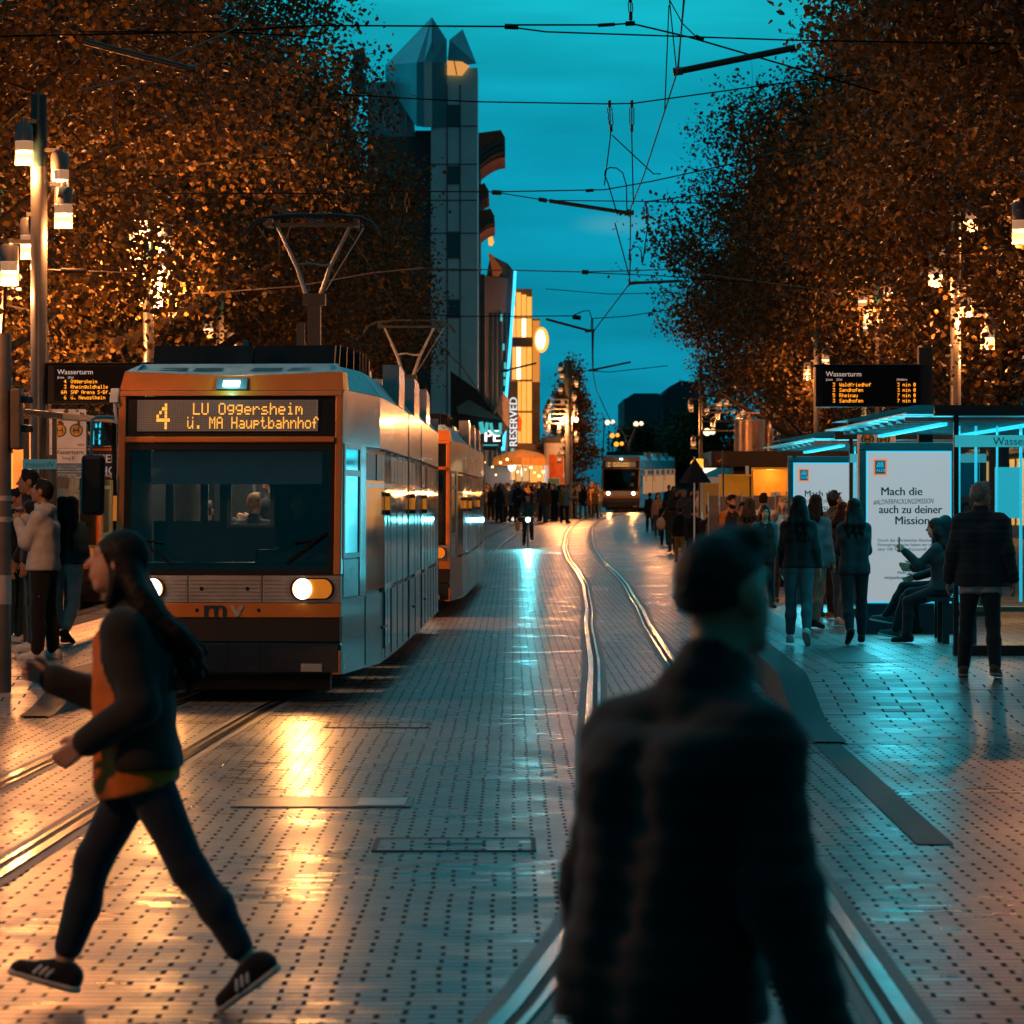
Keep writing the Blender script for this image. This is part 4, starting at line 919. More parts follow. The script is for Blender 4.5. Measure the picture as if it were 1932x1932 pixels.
def tram(label,pts,length,panto,line1,line2,num,detail=2,beam=0,inside=False,gap_ds=(9.0,12.7),wmat=None,group='trams in the street'):
    P=[Vector((x,y,0)) for x,y in pts]; D=[0]
    for i in range(len(P)-1): D.append(D[-1]+(P[i+1]-P[i]).length)
    def rake(z): return 0 if z<1.25 else (.15*(z-1.25)/1.65 if z<2.9 else .15+.28*(z-2.9)/.35)
    def xf(v):
        x,d,z=v; q=max(0,1-d/2.5); x*=1-.10*q
        d=d+rake(z)*max(0,min(1,q*1.3))
        i=0
        while i<len(D)-2 and d>D[i+1]: i+=1
        t=(P[i+1]-P[i]).normalized(); n=Vector((t.y,-t.x,0)); p=P[i]+t*(d-D[i])+n*x
        return Vector((p.x,p.y,g(p.y)+z))
    o0=xf(Vector((0,0,0)))
    root=thing('tram',tuple(o0),label,'tram',group)
    B=lambda: MB(xf)
    segs=[0.0]+[d for d in gap_ds]+[length]
    # body shell by section
    for i in range(len(segs)-1):
        a=segs[i]+(.16 if i else .0); b=segs[i+1]-(.16 if i<len(segs)-2 else 0)
        m=B(); cuts=[a]; 
        while cuts[-1]+2.6<b: cuts.append(cuts[-1]+ (2.5 if not(i==0 and len(cuts)==1) else 2.5))
        cuts.append(b)
        for k in range(len(cuts)-1):
            c0,c1=cuts[k],cuts[k+1]
            for s in (-1,1):
                X=lambda x0,x1:(min(s*x0,s*x1),max(s*x0,s*x1))
                m.mi=0; 
                m.box(*X(1.15,1.2),c0+(.05 if c0==0 else 0),c1,.27,.99); m.box(*X(1.15,1.2),c0+(.05 if c0==0 else 0),c1,2.46,2.98)
                m.mi=3; m.box(*X(1.12,1.165),c0+(.05 if c0==0 else 0),c1,.99,2.46)
                m.mi=1; m.add([(s*1.2,c0+.05,2.985),(s*1.2,c1,2.985),(s*1.0,c1,3.24),(s*1.0,c0+(.05),3.24)],[(0,1,2,3)[::s]])
            m.mi=2; m.box(-1.0,1.0,c0+(.5 if c0==0 else .0),c1,3.2,3.24); m.box(-1.15,1.15,c0+.3,c1,.3,.36)
        if i==len(segs)-2: m.mi=0; m.box(-1.2,1.2,b-.03,b+.02,.3,3.2)
        body=m.build('body',[SILVER,ROOFBLUE,BLACK,BLACK],root)
        # windows of this section (both sides)
        w0=max(a,1.5); k=0
        n=max(1,int((b-w0)/1.28)); wl=(b-w0)/n
        for j in range(n):
            for s in (1,-1):
                if s<0 and detail<2: continue
                X=lambda x0,x1:(min(s*x0,s*x1),max(s*x0,s*x1))
                d0=w0+j*wl+.035; d1=w0+(j+1)*wl-.035; door=(j%4==1)
                zb=.42 if door else 1.03
                m=B(); m.box(*X(1.165,1.1975),d0,d1,zb,2.43); wo=m.build('door' if door else 'side_window',wmat or TGL,root)
                m=B()
                for e in ((d0-.03,d0,zb-.02,2.45),(d1,d1+.03,zb-.02,2.45)): m.box(*X(1.16,1.2005),*e)
                if door: m.box(*X(1.165,1.2),(d0+d1)/2-.02,(d0+d1)/2+.02,zb,2.43); m.box(*X(1.165,1.2),d0,d1,1.0,1.06)
                m.box(*X(1.165,1.2),d0,d1,2.06,2.10)
                m.build('frame',SILVER if not door else STEEL,wo)
                if not door:
                    m=B(); 
                    for q in (0,.5): m.box(*X(1.1975,1.199),d0+.05+q*(d1-d0),d0+q*(d1-d0)+(d1-d0)*.5-.05,2.13,2.40)
                    m.build('hopper_vent',BRONZE,wo)
        if detail==2:
            m=B()
            for j in range(n+1):
                for s in (1,-1): m.box(min(s*1.199,s*1.206),max(s*1.199,s*1.206),w0+j*wl-.012,w0+j*wl+.012,.3,.98)
            m.build('panel_joint',BLACK,root)
            for z in (.62,):
                m=B(); m.box(1.2,1.222,w0+1.1,w0+1.45,z,z+.025); m.build('grab_handle',BLACK,root)
        m=B(); m.box(1.195,1.255,a+ (3.05 if i==0 else .5),a+(3.05 if i==0 else .5)+.09,1.78,2.02); m.mi=1; m.box(1.2,1.25,a+(3.05 if i==0 else .5)-.006,a+(3.05 if i==0 else .5),1.83,1.97)
        m.build('marker_light',[pm('marker_housing',(.06,.02,.012),.5),AMB],root)
    for d in gap_ds:
        m=B(); 
        for k in range(4): m.box(-1.13+(k%2)*.05,1.13-(k%2)*.05,d-.16+k*.08,d-.08+k*.08,.32,3.12)
        m.build('bellows',RUBBER,root)
    # roof equipment
    m=B(); m.box(-1.0,.92,.95,5.4,3.26,3.46)
    for k in range(7): m.box(-1.02,.94,1.2+k*.6,1.25+k*.6,3.255,3.47)
    m.build('roof_box',BLACK,root)
    d=6.2
    for j in range(3):
        dd=d+j*(length-8)/3.
        m=B(); m.prism([(dd,2.99),(dd+1.5,2.99),(dd+1.5,3.42),(dd+.12,3.46)],1.02,1.205,axis='x'); m.build('roof_fairing',SILVER,root)
        m=B(); m.box(-.8,.8,dd+.1,dd+1.9,3.25,3.45); m.build('roof_unit',ROOFBLUE,root)
    # front --------------------------------------------------------
    if detail:
        m=B(); m.box(-1.2,1.2,-.03,.12,.265,.58); fb=m.build('bumper',BUMP,root,bevel=.03)
        m=B(); m.box(.78,1.0,-.045,-.03,.30,.375); m.build('number_plate',pm('plate_grey',(.45,.4,.36),.4),fb)
        m=B(); m.box(-.012,.012,-.034,-.03,.3,.57); m.box(.33,.336,-.034,-.03,.3,.57); m.build('bumper_joint',BLACK,fb)
        m=B(); m.box(-1.19,1.19,-.02,.1,.585,.805); m.build('bumper_band',BROWN,root)
        m=B(); m.box(-1.2,1.2,-.03,.1,.81,.948); m.box(1.1,1.2,-.028,.1,.27,.5); op=m.build('front_panel',ORANGE,root,bevel=.008)
        if detail==2:
            xw=lambda x,d,z: tuple(xf(Vector((x,d,z))))
            hz=math.atan2(P[1].x-P[0].x,P[1].y-P[0].y)
            text('lettering','r',xw(-.275,-.035,.82),.235,PRINT,op,bold=.02,rot=(R(90),0,-hz),sx=1.25); text('lettering','n',xw(-.165,-.035,.82),.235,PRINT,op,bold=.02,rot=(R(90),0,-hz),sx=1.2)
            text('lettering','v',xw(.02,-.035,.82),.235,pm('logo_grey',(.45,.42,.4),.5),op,bold=.02,rot=(R(90),0,-hz),sx=1.25)
            m=B()
            for x in (-.33,.33): m.disc((x,-.034,.88),.018,depth=.006)
            m.build('bolt',BLACK,op)
        for (xa,xb) in ((-1.2,-.43),(-.42,.36),(.37,1.2)):
            m=B(); m.box(xa,xb,-.03,.06,.955,1.21)
            for k in range(6): m.box(xa+.01,xb-.01,-.037,-.03,.985+k*.036,1.003+k*.036)
            gp=m.build('grille_panel',GRILLE,root)
        m=B()
        for x in (-.28,.21): m.disc((x,-.040,1.085),.02,depth=.01)
        m.build('tow_hole',BLACK,gp)
        for s in (-1,1):
            m=B(); pr=[]
            for k in range(24):
                t=2*math.pi*k/24; cx=(.13 if math.cos(t)>0 else -.13); pr.append((s*.90+cx+.105*math.cos(t),1.085+.105*math.sin(t)))
            m.prism(pr,-.055,-.03); m.mi=1; m.prism([(s*.90+(p[0]-s*.90)*.9,1.085+(p[1]-1.085)*.88) for p in pr],-.062,-.056)
            hl=m.build('headlight',[BLACK,AMB],root)
            m=B(); c=s*.90-s*.10 ; m.disc((c,-.075,1.085),.098,depth=.014); m.build('lamp_lens',HEAD,hl)
            if beam:
                p=xf(Vector((c,-.12,1.085)))
                lamp('SPOT','headlight_beam',p,(1,.40,.10),beam,root,r=.07,rot=(R(90-3.2),0,R(180+s*0)),spot=R(74),blend=.9)
        # windscreen surround
        m=B()
        for s in (-1,1):
            m.box(min(s*1.12,s*1.2),max(s*1.12,s*1.2),-.03,.1,1.215,2.95)
        m.box(-1.12,1.12,-.03,.1,2.478,2.535); m.box(-1.2,1.2,-.035,.1,2.925,2.975); m.build('front_frame',ORANGE,root,bevel=.012)
        m=B()
        m.box(-1.12,1.12,.0,.05,2.405,2.475); m.box(-1.12,1.12,.0,.05,1.215,1.27)
        for s in (-1,1): m.box(min(s*1.06,s*1.12),max(s*1.06,s*1.12),.0,.05,1.27,2.405)
        m.build('windscreen_seal',BLACK,root)
        m=B(); m.box(-1.06,1.06,.02,.028,1.27,2.405); m.build('windscreen',WSG,root)
        m=B(); m.box(-1.12,1.12,.03,.1,2.54,2.92); dm=m.build('destination_box',BLACK,root)
        m=B(); m.box(-1.0,.93,.012,.03,2.585,2.885); sp=m.build('display_panel',SCREEN,dm)
        if detail==2:
            m=B(); 
            for k in range(int(1.93/.0165)): m.box(-1.0+k*.0165,-1.0+k*.0165+.003,.0105,.012,2.585,2.885)
            for k in range(int(.30/.0165)): m.box(-1.0,.93,.0102,.0105,2.585+k*.0165,2.585+k*.0165+.003)
            m.build('dot_grid',pm('dot_grid_dark',(.03,.025,.022),.6),dm)
            m=B(); dots(m,line1,-.40,.009,2.745,.0152,.0162); dots(m,line2,-.46,.009,2.612,.0131,.0162); dots(m,num,-.79,.009,2.606,.029,.036); m.build('led_lettering',LED,dm)
        else:
            m=B(); dots(m,line1,-.5,.009,2.75,.0145,.018); dots(m,line2,-.5,.009,2.61,.0145,.018); dots(m,num,-.85,.009,2.61,.03,.036); m.build('led_lettering',LED,dm)
        m=B(); m.add([(-1.2,.0,2.98),(1.2,.0,2.98),(1.17,-.02,3.16),(0,-.02,3.12),(-1.17,-.02,3.16),(-1.2,.3,2.98),(1.2,.3,2.98),(1.17,.3,3.16),(0,.3,3.12),(-1.17,.3,3.16)],[(0,1,2,3,4),(1,6,7,2),(5,0,4,9)]); vis=m.build('visor',ORANGE,root)
        m=B(); m.add([(-1.17,-.02,3.163),(0,-.02,3.123),(1.17,-.02,3.163),(1.05,.35,3.255),(-1.05,.35,3.255)],[(0,1,2,3,4)]); 
        m.mi=1
        for xa,xb in ((-1.0,-.52),(-.46,-.14),(.16,.5),(.56,1.0)):
            for k in range(3): m.add([(xa+.02*k,.08+k*.08,3.176+k*.020),(xb,.08+k*.08,3.176+k*.020),(xb,.12+k*.08,3.188+k*.020),(xa+.02*k,.12+k*.08,3.188+k*.020)],[(0,1,2,3)])
        m.build('roof_vent_panel',[pm('vent_panel_sky_tint',(.36,.60,.66),.75),BRONZE],root)  # sky reflected on silver is put into the vent panel colour
        m=B(); m.box(-.17,.17,-.04,.05,2.99,3.10); m.mi=1; m.box(-.09,.09,-.055,-.04,3.015,3.075); m.build('top_lamp',[pm('lamp_housing_teal',(.10,.2,.22),.4),HEADT],root,bevel=.012)
        if beam: lamp('POINT','top_lamp_light',xf(Vector((0,-.18,3.045))),(.15,.9,1),2.2,root,r=.04)
        m=B(); m.box(-.05,.13,.35,.47,3.24,3.44); m.path([(.03,.4,3.44),(.04,.4,3.5)],[.05,.012],6); m.build('antenna',BLACK,root)
        for s in (-1,1):
            m=B(); x0=s*1.05; m.path([(x0,-.06,1.62),(s*.90,-.065,1.52),(s*.62,-.06,1.33)],.012,5); m.path([(s*.98,-.055,1.56),(s*.70,-.055,1.52)],.009,5); m.build('wiper',BLACK,root)
        # cab side glazing
        for s in (-1,1):
            X=lambda x0,x1:(min(s*x0,s*x1),max(s*x0,s*x1))
            m=B(); m.box(*X(1.17,1.2),.16,1.05,1.42,2.42); cw=m.build('cab_window',pm('cab_window_glass',(.006,.03,.04),.06,0,spec=.6),root)
            m=B(); m.box(*X(1.17,1.212),.1,1.1,2.42,2.47); m.box(*X(1.17,1.212),.1,1.1,2.16,2.22); m.box(*X(1.17,1.212),.1,1.1,1.37,1.42); m.box(*X(1.17,1.212),.08,.16,1.37,2.47); m.box(*X(1.17,1.212),1.05,1.12,1.37,2.47); m.build('frame',pm('cab_frame_steel',(.20,.42,.46),.3,.4),cw)
            m=B(); m.box(*X(1.17,1.205),.12,1.02,1.0,1.36); m.build('cab_side_panel',pm('cab_panel_pale',(.30,.55,.58),.3,.4),root)
            m=B(); m.box(*X(1.17,1.205),1.12,1.47,1.0,2.46); m.build('cab_side_wall',SILVER,root)
        # mirrors
        if detail==2:
            m=B(); m.path([(-1.21,.05,2.72),(-1.42,-.12,2.72),(-1.46,-.14,2.69),(-1.47,-.14,2.2)],.018,6); ma=m.build('mirror_arm',pm('mirror_arm_paint',(.05,.20,.23),.35,.3),root)
            m=B(); m.box(-1.56,-1.31,-.24,-.12,1.78,2.36); m.build('mirror_head',BLACK,ma,bevel=.04)
            m=B(); m.box(-1.29,-1.2,-.06,.02,2.86,3.0); m.path([(-1.24,-.02,2.86),(-1.22,.02,2.66)],.02,6); m.build('camera_box',WHITE,root,bevel=.015)
            m=B(); m.box(-1.25,-1.2,.05,.12,1.7,2.0); m.mi=1; m.box(-1.245,-1.205,.03,.05,1.73,1.97); m.build('marker_light',[BLACK,AMB],root)
    # inside
    if inside:
        lin=pm('cab_lining',(.36,.33,.30),.6,var=.1); 
        m=B(); m.box(-1.1,-.30,2.3,2.34,.36,1.72); m.box(-.30,.12,2.3,2.34,.36,1.66); m.box(.12,1.1,2.3,2.34,.36,3.1); m.box(-1.1,.12,2.3,2.34,2.12,3.1); m.box(-.42,-.30,2.3,2.34,1.72,2.12); m.box(-.62,-.54,2.3,2.34,1.72,2.12); m.box(-.98,-.9,2.3,2.34,1.72,2.12); m.build('cab_partition',lin,root)
        m=B(); m.box(-.9,-.62,2.42,2.44,1.2,2.6); m.build('beige_panel',pm('beige_panel',(.45,.40,.34),.7),root)
        m=B(); m.box(-1.05,1.05,.18,.62,.9,1.33); m.box(.2,1.0,.5,.75,1.2,1.45); m.build('dashboard',BLACK,root,bevel=.03)
        m=B(); m.box(-.86,.95,.22,.225,2.08,2.40); m.build('sun_blind',BLIND,root)
        m=B(); m.box(.22,.70,1.75,1.85,1.0,1.98); m.build('driver_seat',pm('seat_cloth',(.012,.02,.024),.85),root,bevel=.05)
        m=B(); m.box(-.4,.4,3.2,8.5,3.12,3.16); m.build('ceiling_light',em('saloon_light',(1,.72,.48),14),root)
        lamp('POINT','saloon_lamp',xf(Vector((-.35,3.3,2.7))),(1,.70,.45),26,root,r=.1)
        m=B(); m.box(-.34,-.30,2.28,2.36,1.66,2.14); m.box(.10,.14,2.28,2.36,1.66,2.14); m.box(-.3,.1,2.28,2.36,1.66,1.69); m.build('partition_frame',STEEL,root)
        m=B(); m.path([(-.2,3.6,.36),(-.2,3.6,3.1)],.018,6); m.build('handrail',STEEL,root)
    # pantograph
    if panto:
        d,hx,zt,w=panto
        m=B(); m.box(hx-.32,hx+.32,d-.45,d+.45,3.3,3.44); m.box(hx-.07,hx+.09,d-.1,d+.1,3.44,zt-.95); m.box(hx-.13,hx+.15,d-.12,d+.12,zt-1.08,zt-.94); m.box(hx-.2,hx-.1,d-.12,d-.04,3.8,zt-1.3); m.build('pantograph_base',DARKSTEEL,root)
        m=B()
        for s in (-1,1): m.path([(hx+s*.09,d,zt-.95),(hx+s*.20,d,zt-.62),(hx+s*.46,d+.05,zt-.08)],[.032,.028,.02],7)
        m.path([(hx-.21,d,zt-.58),(hx-.05,d,zt-.56),(hx+.1,d,zt-.59),(hx+.21,d,zt-.58)],.016,5)
        m.path([(hx+.15,d,zt-.9),(hx+.62,d+.05,zt-.12)],.008,4)
        m.build('pantograph_arm',STEEL,root)
        m=B()
        for e in (-.16,.16):
            m.path([(hx-w*.62,d+e,zt-.20),(hx-w*.56,d+e,zt-.08),(hx-w*.45,d+e,zt-.01),(hx-w*.2,d+e,zt+.025),(hx+w*.2,d+e,zt+.025),(hx+w*.45,d+e,zt-.01),(hx+w*.56,d+e,zt-.08),(hx+w*.62,d+e,zt-.20)],.017,6)
        m.box(hx-w*.43,hx+w*.43,d-.03,d+.03,zt-.11,zt-.07)
        for s in (-1,1): m.box(hx+s*w*.4-.03,hx+s*w*.4+.03,d-.18,d+.18,zt-.12,zt-.02)
        m.build('pantograph_head',DARKSTEEL,root)
    # running gear
    m=B()
    for d in (2.4,3.9,length-3.5,length-2): 
        for s in (-1,1):
            m.path([(s*.46,d,.30),(s*.56,d,.30)],.29,16); 
    m.box(-.8,.8,.6,length-.6,.22,.32); m.box(-1.0,1.0,.5,.56,.10,.28); m.build('running_gear',BLACK,root)
    return root,xf
TR1=[(-2.70,34.5),(-2.515,37.4),(-2.44,43.5),(-2.38,47.2),(-2.32,56.0)]
tram1,xf1=tram('orange and silver tram at the front with a large amber number 4 display',TR1,20.8,(10.1,-.02,5.42,1.32),'LU Oggersheim','ü. MA Hauptbahnhof','4',2,250,True)
TR2=[(-2.12,61.0),(-2.02,66),(-1.93,74),(-1.87,80),(-1.84,86)]
tram2,xf2=tram('second tram half hidden behind the front tram with its silver side showing',TR2,22.3,(1.7,.28,5.10,1.34),'LU Oggersheim','Hauptbahnhof','4',1,0,False,(6.0,13.5))
TR3=[(6.22,207),(7.4,218),(9.2,236),(9.9,244)]
tram3,xf3=tram('far tram with two white headlights at the end of the street',TR3,34,(8,-.2,5.0,1.3),'Waldfriedhof','Hauptbahnhof','2',1,500,False,(9,20),em('tram_lit_window',(1,.36,.06),.42))
# ------------------------------------------------------------------ lamp posts with hanging cylinder lanterns
LGL=glass('lantern_glass',(.92,.88,.84),.08,.05,.22,(.95,.75,.55)); LCAP=pm('lantern_cap',(.16,.15,.145),.4,.5); LBAND=pm('lantern_band',(.55,.5,.45),.4,emis=(1,.5,.25),es=.45)
POLE=pm('lamp_pole_paint',(.13,.125,.12),.36,.45,var=.15,scale=4,dirt=.3)
WARM=(1,.345,.10)
def lantern(mb_unused,root,c,sc=1.0,disc=LAMPW):
    x,y,z=c; r=.115*sc
    m=MB(); m.lathe((x,y,z),[(r*.35,.53*sc),(r*.35,.60*sc)],12); m.lathe((x,y,z),[(r,.31*sc),(r,.50*sc),(r*.8,.53*sc)],18); lo=m.build('lantern',LCAP,root)
    m=MB(); m.lathe((x,y,z),[(r*.98,.19*sc),(r*.98,.31*sc)],18,caps=False); m.build('reflector_band',LBAND,lo)
    m=MB(); m.lathe((x,y,z),[(r,0),(r,.30*sc)],18,caps=False); m.build('glass_cylinder',LGL,lo)
    m=MB(); m.lathe((x,y,z),[(r*.35,.155*sc),(r*.86,.185*sc),(r*.86,.19*sc)],16); m.build('lamp_disc',disc,lo)
    return lo
def lamp_post(label,x,y,top,r,lan,e,sc=1.0,dark_top=True,disc=LAMPW,z0=None,each=False):
    z0=g(y) if z0 is None else z0
    t=thing('lamp_post',(x,y,z0),label,'street lamp','lamp posts with hanging cylinder lanterns along the street')
    m=MB(); m.lathe((x,y,z0),[(r*1.15,0),(r*1.15,.5),(r,.55),(r,top-.9)],20); 
    m.build('pole',POLE,t); m=MB(); m.lathe((x,y,z0),[(r*.98,top-.9),(r*.98,top),(r*.6,top+.02)],20); m.build('pole_cap',pm('pole_cap_dark',(.02,.055,.065),.35,.3),t)
    n=0
    for dx,dy,z in lan:
        lo=lantern(None,t,(x+dx,y+dy,z0+z),sc,disc)
        m=MB(); zz=z0+z+.56*sc; m.box(min(x,x+dx)-.0,max(x,x+dx)+.0 if abs(dx)>.02 else x+.03,y+min(0,dy)-.02,y+max(0,dy)+.02,zz-.025,zz+.025); m.build('bracket',POLE,lo)
        if each and e: lamp('POINT','lantern_light',(x+dx,y+dy,z0+z-.10),WARM,e/len(lan),t,r=.045)
    if e and not each:
        lamp('POINT','lantern_light',(x+lan[0][0]*1.2,y-.35,z0+sum(q[2] for q in lan)/len(lan)),WARM,e*.5,t,r=.15)
        lamp('POINT','lantern_light',(x-lan[0][0]*1.2,y+.35,z0+sum(q[2] for q in lan)/len(lan)),WARM,e*.5,t,r=.15)
    return t
zl=lambda v,y:EYE-(v-VH)*y/F
y=45.6; P5=[(-.16,-.2,zl(316,y)-g(y)),(.27,-.05,zl(368,y)),(.31,-.02,zl(432,y)),(-.37,0,zl(540,y)),(-.15,.22,zl(488,y))]
lamp_post('near left lamp post with five lit cylinder lanterns and a dark cap',-5.95,y,zl(180,y),.105,P5,1200,1.0,each=True)
lamp_post('second left lamp post wrapped in glowing leaves above the tram',-6.02,60,zl(400,60),.085,[(.28,-.02,zl(525,60)),(.26,.0,zl(475,60)),(-.22,.05,zl(505,60)),(-.1,-.2,zl(440,60)),(.1,.25,zl(580,60))],4200,1.0,each=True)
lamp_post('third left lamp post hidden among the trees',-6.6,82,7.0,.085,[(.27,0,5.2),(-.27,0,5.6),(.1,-.25,4.8)],750,1.0)
lamp_post('fourth left lamp post farther down the tree row',-6.4,106,7.0,.085,[(.27,0,5.2),(-.27,0,5.6),(.1,-.25,4.8)],650,1.0)
lamp_post('left lamp post added out of view to light the crossing woman',-5.0,11.6,7.0,.105,[(.27,-.05,3.7),(-.27,0,4.1)],430,1.0,each=True)  # unseen post, placed and hung low to light the woman from the left
lamp_post('left lamp post of the row just outside the frame by the signal post',-6.3,31.5,7.0,.105,P5,1000,1.0,each=True)
lamp_post('right lamp post of the row beside the ramp of the right platform',7.2,34,7.0,.105,P5,60,1.0,each=True)
lamp_post('lamp post standing farthest left behind the shelter',-8.3,58.5,7.0,.09,[(.27,0,5.2),(-.27,0,4.6),(.05,-.25,4.0)],2400,1.0)
lamp_post('right lamp post with lit lanterns and white lit pole edge',7.22,59,zl(360,59),.085,[(-.27,-.03,zl(508,59)),(-.33,-.02,zl(542,59)),(.24,0,zl(438,59)),(.52,.0,zl(660,59)),(.12,-.25,zl(600,59))],1000,1.0,each=True)
lamp_post('second right lamp post showing through the dark leaves',8.25,81.6,zl(525,81.6),.085,[(-.25,-.1,zl(640,81.6)),(.2,-.2,zl(575,81.6)),(-.35,0,zl(590,81.6))],550,1.0)
lamp_post('lamp post at the right edge with one bright lantern in view',6.75,46.5,7.0,.1,[(-.23,-.05,zl(462,46.5)),(.3,0,zl(500,46.5)),(.3,.1,zl(560,46.5))],420,1.0,each=True)
lamp_post('third right lamp post down the right tree row',8.9,106,7.0,.085,[(-.27,0,5.2),(.27,0,5.6),(.1,-.25,4.8)],650,1.0)
yF=183.; rbx=random.Random(3)
lamp_post('tall far lamp post with many small lanterns beside the advertising column',at(1072,0,yF).x,yF,zl(680,yF)-g(yF),.21,[(rbx.choice((-1,1))*rbx.uniform(.22,.5),-.1,zl(705+k*13,yF)-g(yF)) for k in range(14)]+[(-.9-rbx.random()*.3,-.2,zl(775+k*9,yF)-g(yF)) for k in range(6)],3500,1.0,disc=LAMPF)
lamp_post('slim far lamp post on the right with a cluster of lit lanterns',at(1322,0,128).x,128,6.4,.07,[(rbx.uniform(-.6,1.9),rbx.uniform(-.5,.5),3.2+rbx.random()*2.2) for k in range(12)],900,.8,disc=LAMPF)
for i,(u,v,y,mm,lb) in enumerate(((1334,815,150,WARMW,'small white hanging lamp far down the street above the tram lights'),(1155,822,235,SIGNO,'pair of orange traffic lamps right of the far lamp post'),(1163,838,235,SIGNO,'lower orange traffic lamp right of the far lamp post'),(1146,797,235,WARMW,'small white street lamp beside the far conical tree'),(1200,800,225,WARMW,'bent far street lamp beside the far tram pantograph'))):
    m=MB(); p=at(u,v,y); m.ball(p,.16,8,6); m.ball(at(u+10,v-1,y),.13,8,6); m.mi=1; m.path([tuple(p),(p.x-.2,y,p.z+.3),(p.x-.4,y,g(y))],.04,5); tag(m.build('distant_lamp',[mm,DARKSTEEL]),lb,'street lamp')
# ------------------------------------------------------------------ shelters, boards, signs
SHG=glass('shelter_glass',(.80,.92,.94),.07,.02); FRAME=pm('shelter_frame',(.012,.028,.033),.35,.3)
ADW=em('lit_poster_paper',(.80,.93,1.0),.42); ADEDGE=em('lit_poster_edge',(.02,.62,.95),1.0); ROOFL=pm('shelter_roof_underside',(.12,.5,.56),.3,.0,var=.15,scale=3,emis=(.01,.5,.68),es=.2)  # ROOFL puts the cyan tube light into the underside's colour and glow
CY=(.03,.80,1.0)
def advert(label,x0,x1,y,z0,z1,k):
    t=thing('advert_lightbox',((x0+x1)/2,y,PLAT),label,'advertising panel','lit advertising panels at the right shelters')
    a,b,zb,zt=x0+.10,x1-.10,z0,z1
    m=MB()
    m.box(x0,x1,y,y+.16,PLAT,zb-.02); m.box(x0,x1,y,y+.16,zt+.02,zt+.12); m.box(x0,a-.02,y,y+.16,zb-.02,zt+.02); m.box(b+.02,x1,y,y+.16,zb-.02,zt+.02); m.box(a-.02,b+.02,y+.10,y+.16,zb-.02,zt+.02)
    m.build('cabinet',FRAME,t,bevel=.012)
    m=MB(); m.box(a-.018,b+.018,y+.045,y+.06,zb-.018,zt+.018); m.build('edge_glow',ADEDGE,t)
    m=MB(); m.box(a,b,y+.03,y+.044,zb,zt); po=m.build('poster',ADW,t)
    W=b-a; H_=zt-zb; X=lambda u:a+W*u; Z=lambda v:zt-H_*v; ys=y+.027; hs=H_/1.83
    # shop emblem: orange frame, dark field, slanted pale strokes
    m=MB(); m.box(X(.07),X(.235),y+.024,y+.029,Z(.155),Z(.045)); m.mi=1; m.box(X(.09),X(.215),y+.020,y+.0235,Z(.145),Z(.055)); m.mi=2
    for q in range(4): m.prism([(X(.105+q*.024),Z(.10)),(X(.12+q*.024),Z(.10)),(X(.135+q*.018),Z(.065)),(X(.125+q*.018),Z(.065))],y+.016,y+.0195)
    m.build('emblem',[em('emblem_orange',(1,.2,.01),.8),em('emblem_blue',(.0,.08,.16),.5),em('emblem_cyan',(.02,.5,.7),.8)],po)
    text('lettering','ALDI',(X(.101),y+.0195,Z(.130)),.052*hs,em('emblem_cyan',(.02,.5,.7),.8),po,bold=.02)
    INK=pm('poster_ink',(.005,.045,.07),.6)
    text('lettering','Mach die',(X(.155),ys,Z(.287)),.142*hs,INK,po,bold=.022)
    text('lettering','#ALDIVERPACKUNGSMISSION',(X(.07),ys,Z(.350)),.088*hs,INK,po,bold=.0,shear=.25,sx=.62*W/1.01,rot=(R(90),R(-1.2),0))
    text('lettering','auch zu deiner',(X(.135),ys,Z(.408)),.142*hs,INK,po,bold=.022,sx=.92)
    text('lettering','Mission.',(X(.325),ys,Z(.482)),.142*hs,INK,po,bold=.022)
    I2=pm('poster_ink_pale',(.03,.22,.28),.6)
    for i,s in enumerate(('Durch das schrittweise Abschaffen der','Einwegtragetasche haben wir schon','über 100 Tonnen Kunststoff gespart.')): text('lettering',s,(X(.12),ys,Z(.598+i*.03)),.052*hs,I2,po,bold=.008)
    text('lettering','Mehr erfahren:',(X(.36),ys,Z(.815)),.052*hs,I2,po,bold=.015)
    text('lettering','verpackungsmission.aldi',(X(.2),ys,Z(.848)),.058*hs,I2,po,bold=.02)
    m=MB(); 
    text('lettering','W W',(X(.33),y-.003,PLAT+.22),.10,pm('grey_mark',(.10,.12,.12),.5),t,bold=.03)
    lamp('AREA','poster_light',((a+b)/2,y-.06,(zb+zt)/2),CY,26,t,rot=(R(-90),0,0),size=(W,H_))
    return t
advert('large white lit poster with dark slogan in the nearer right shelter',4.257,5.47,44.4,.70,2.53,1)
advert('partly hidden white lit poster in the farther right shelter',4.42,5.62,58.0,.72,2.55,1)
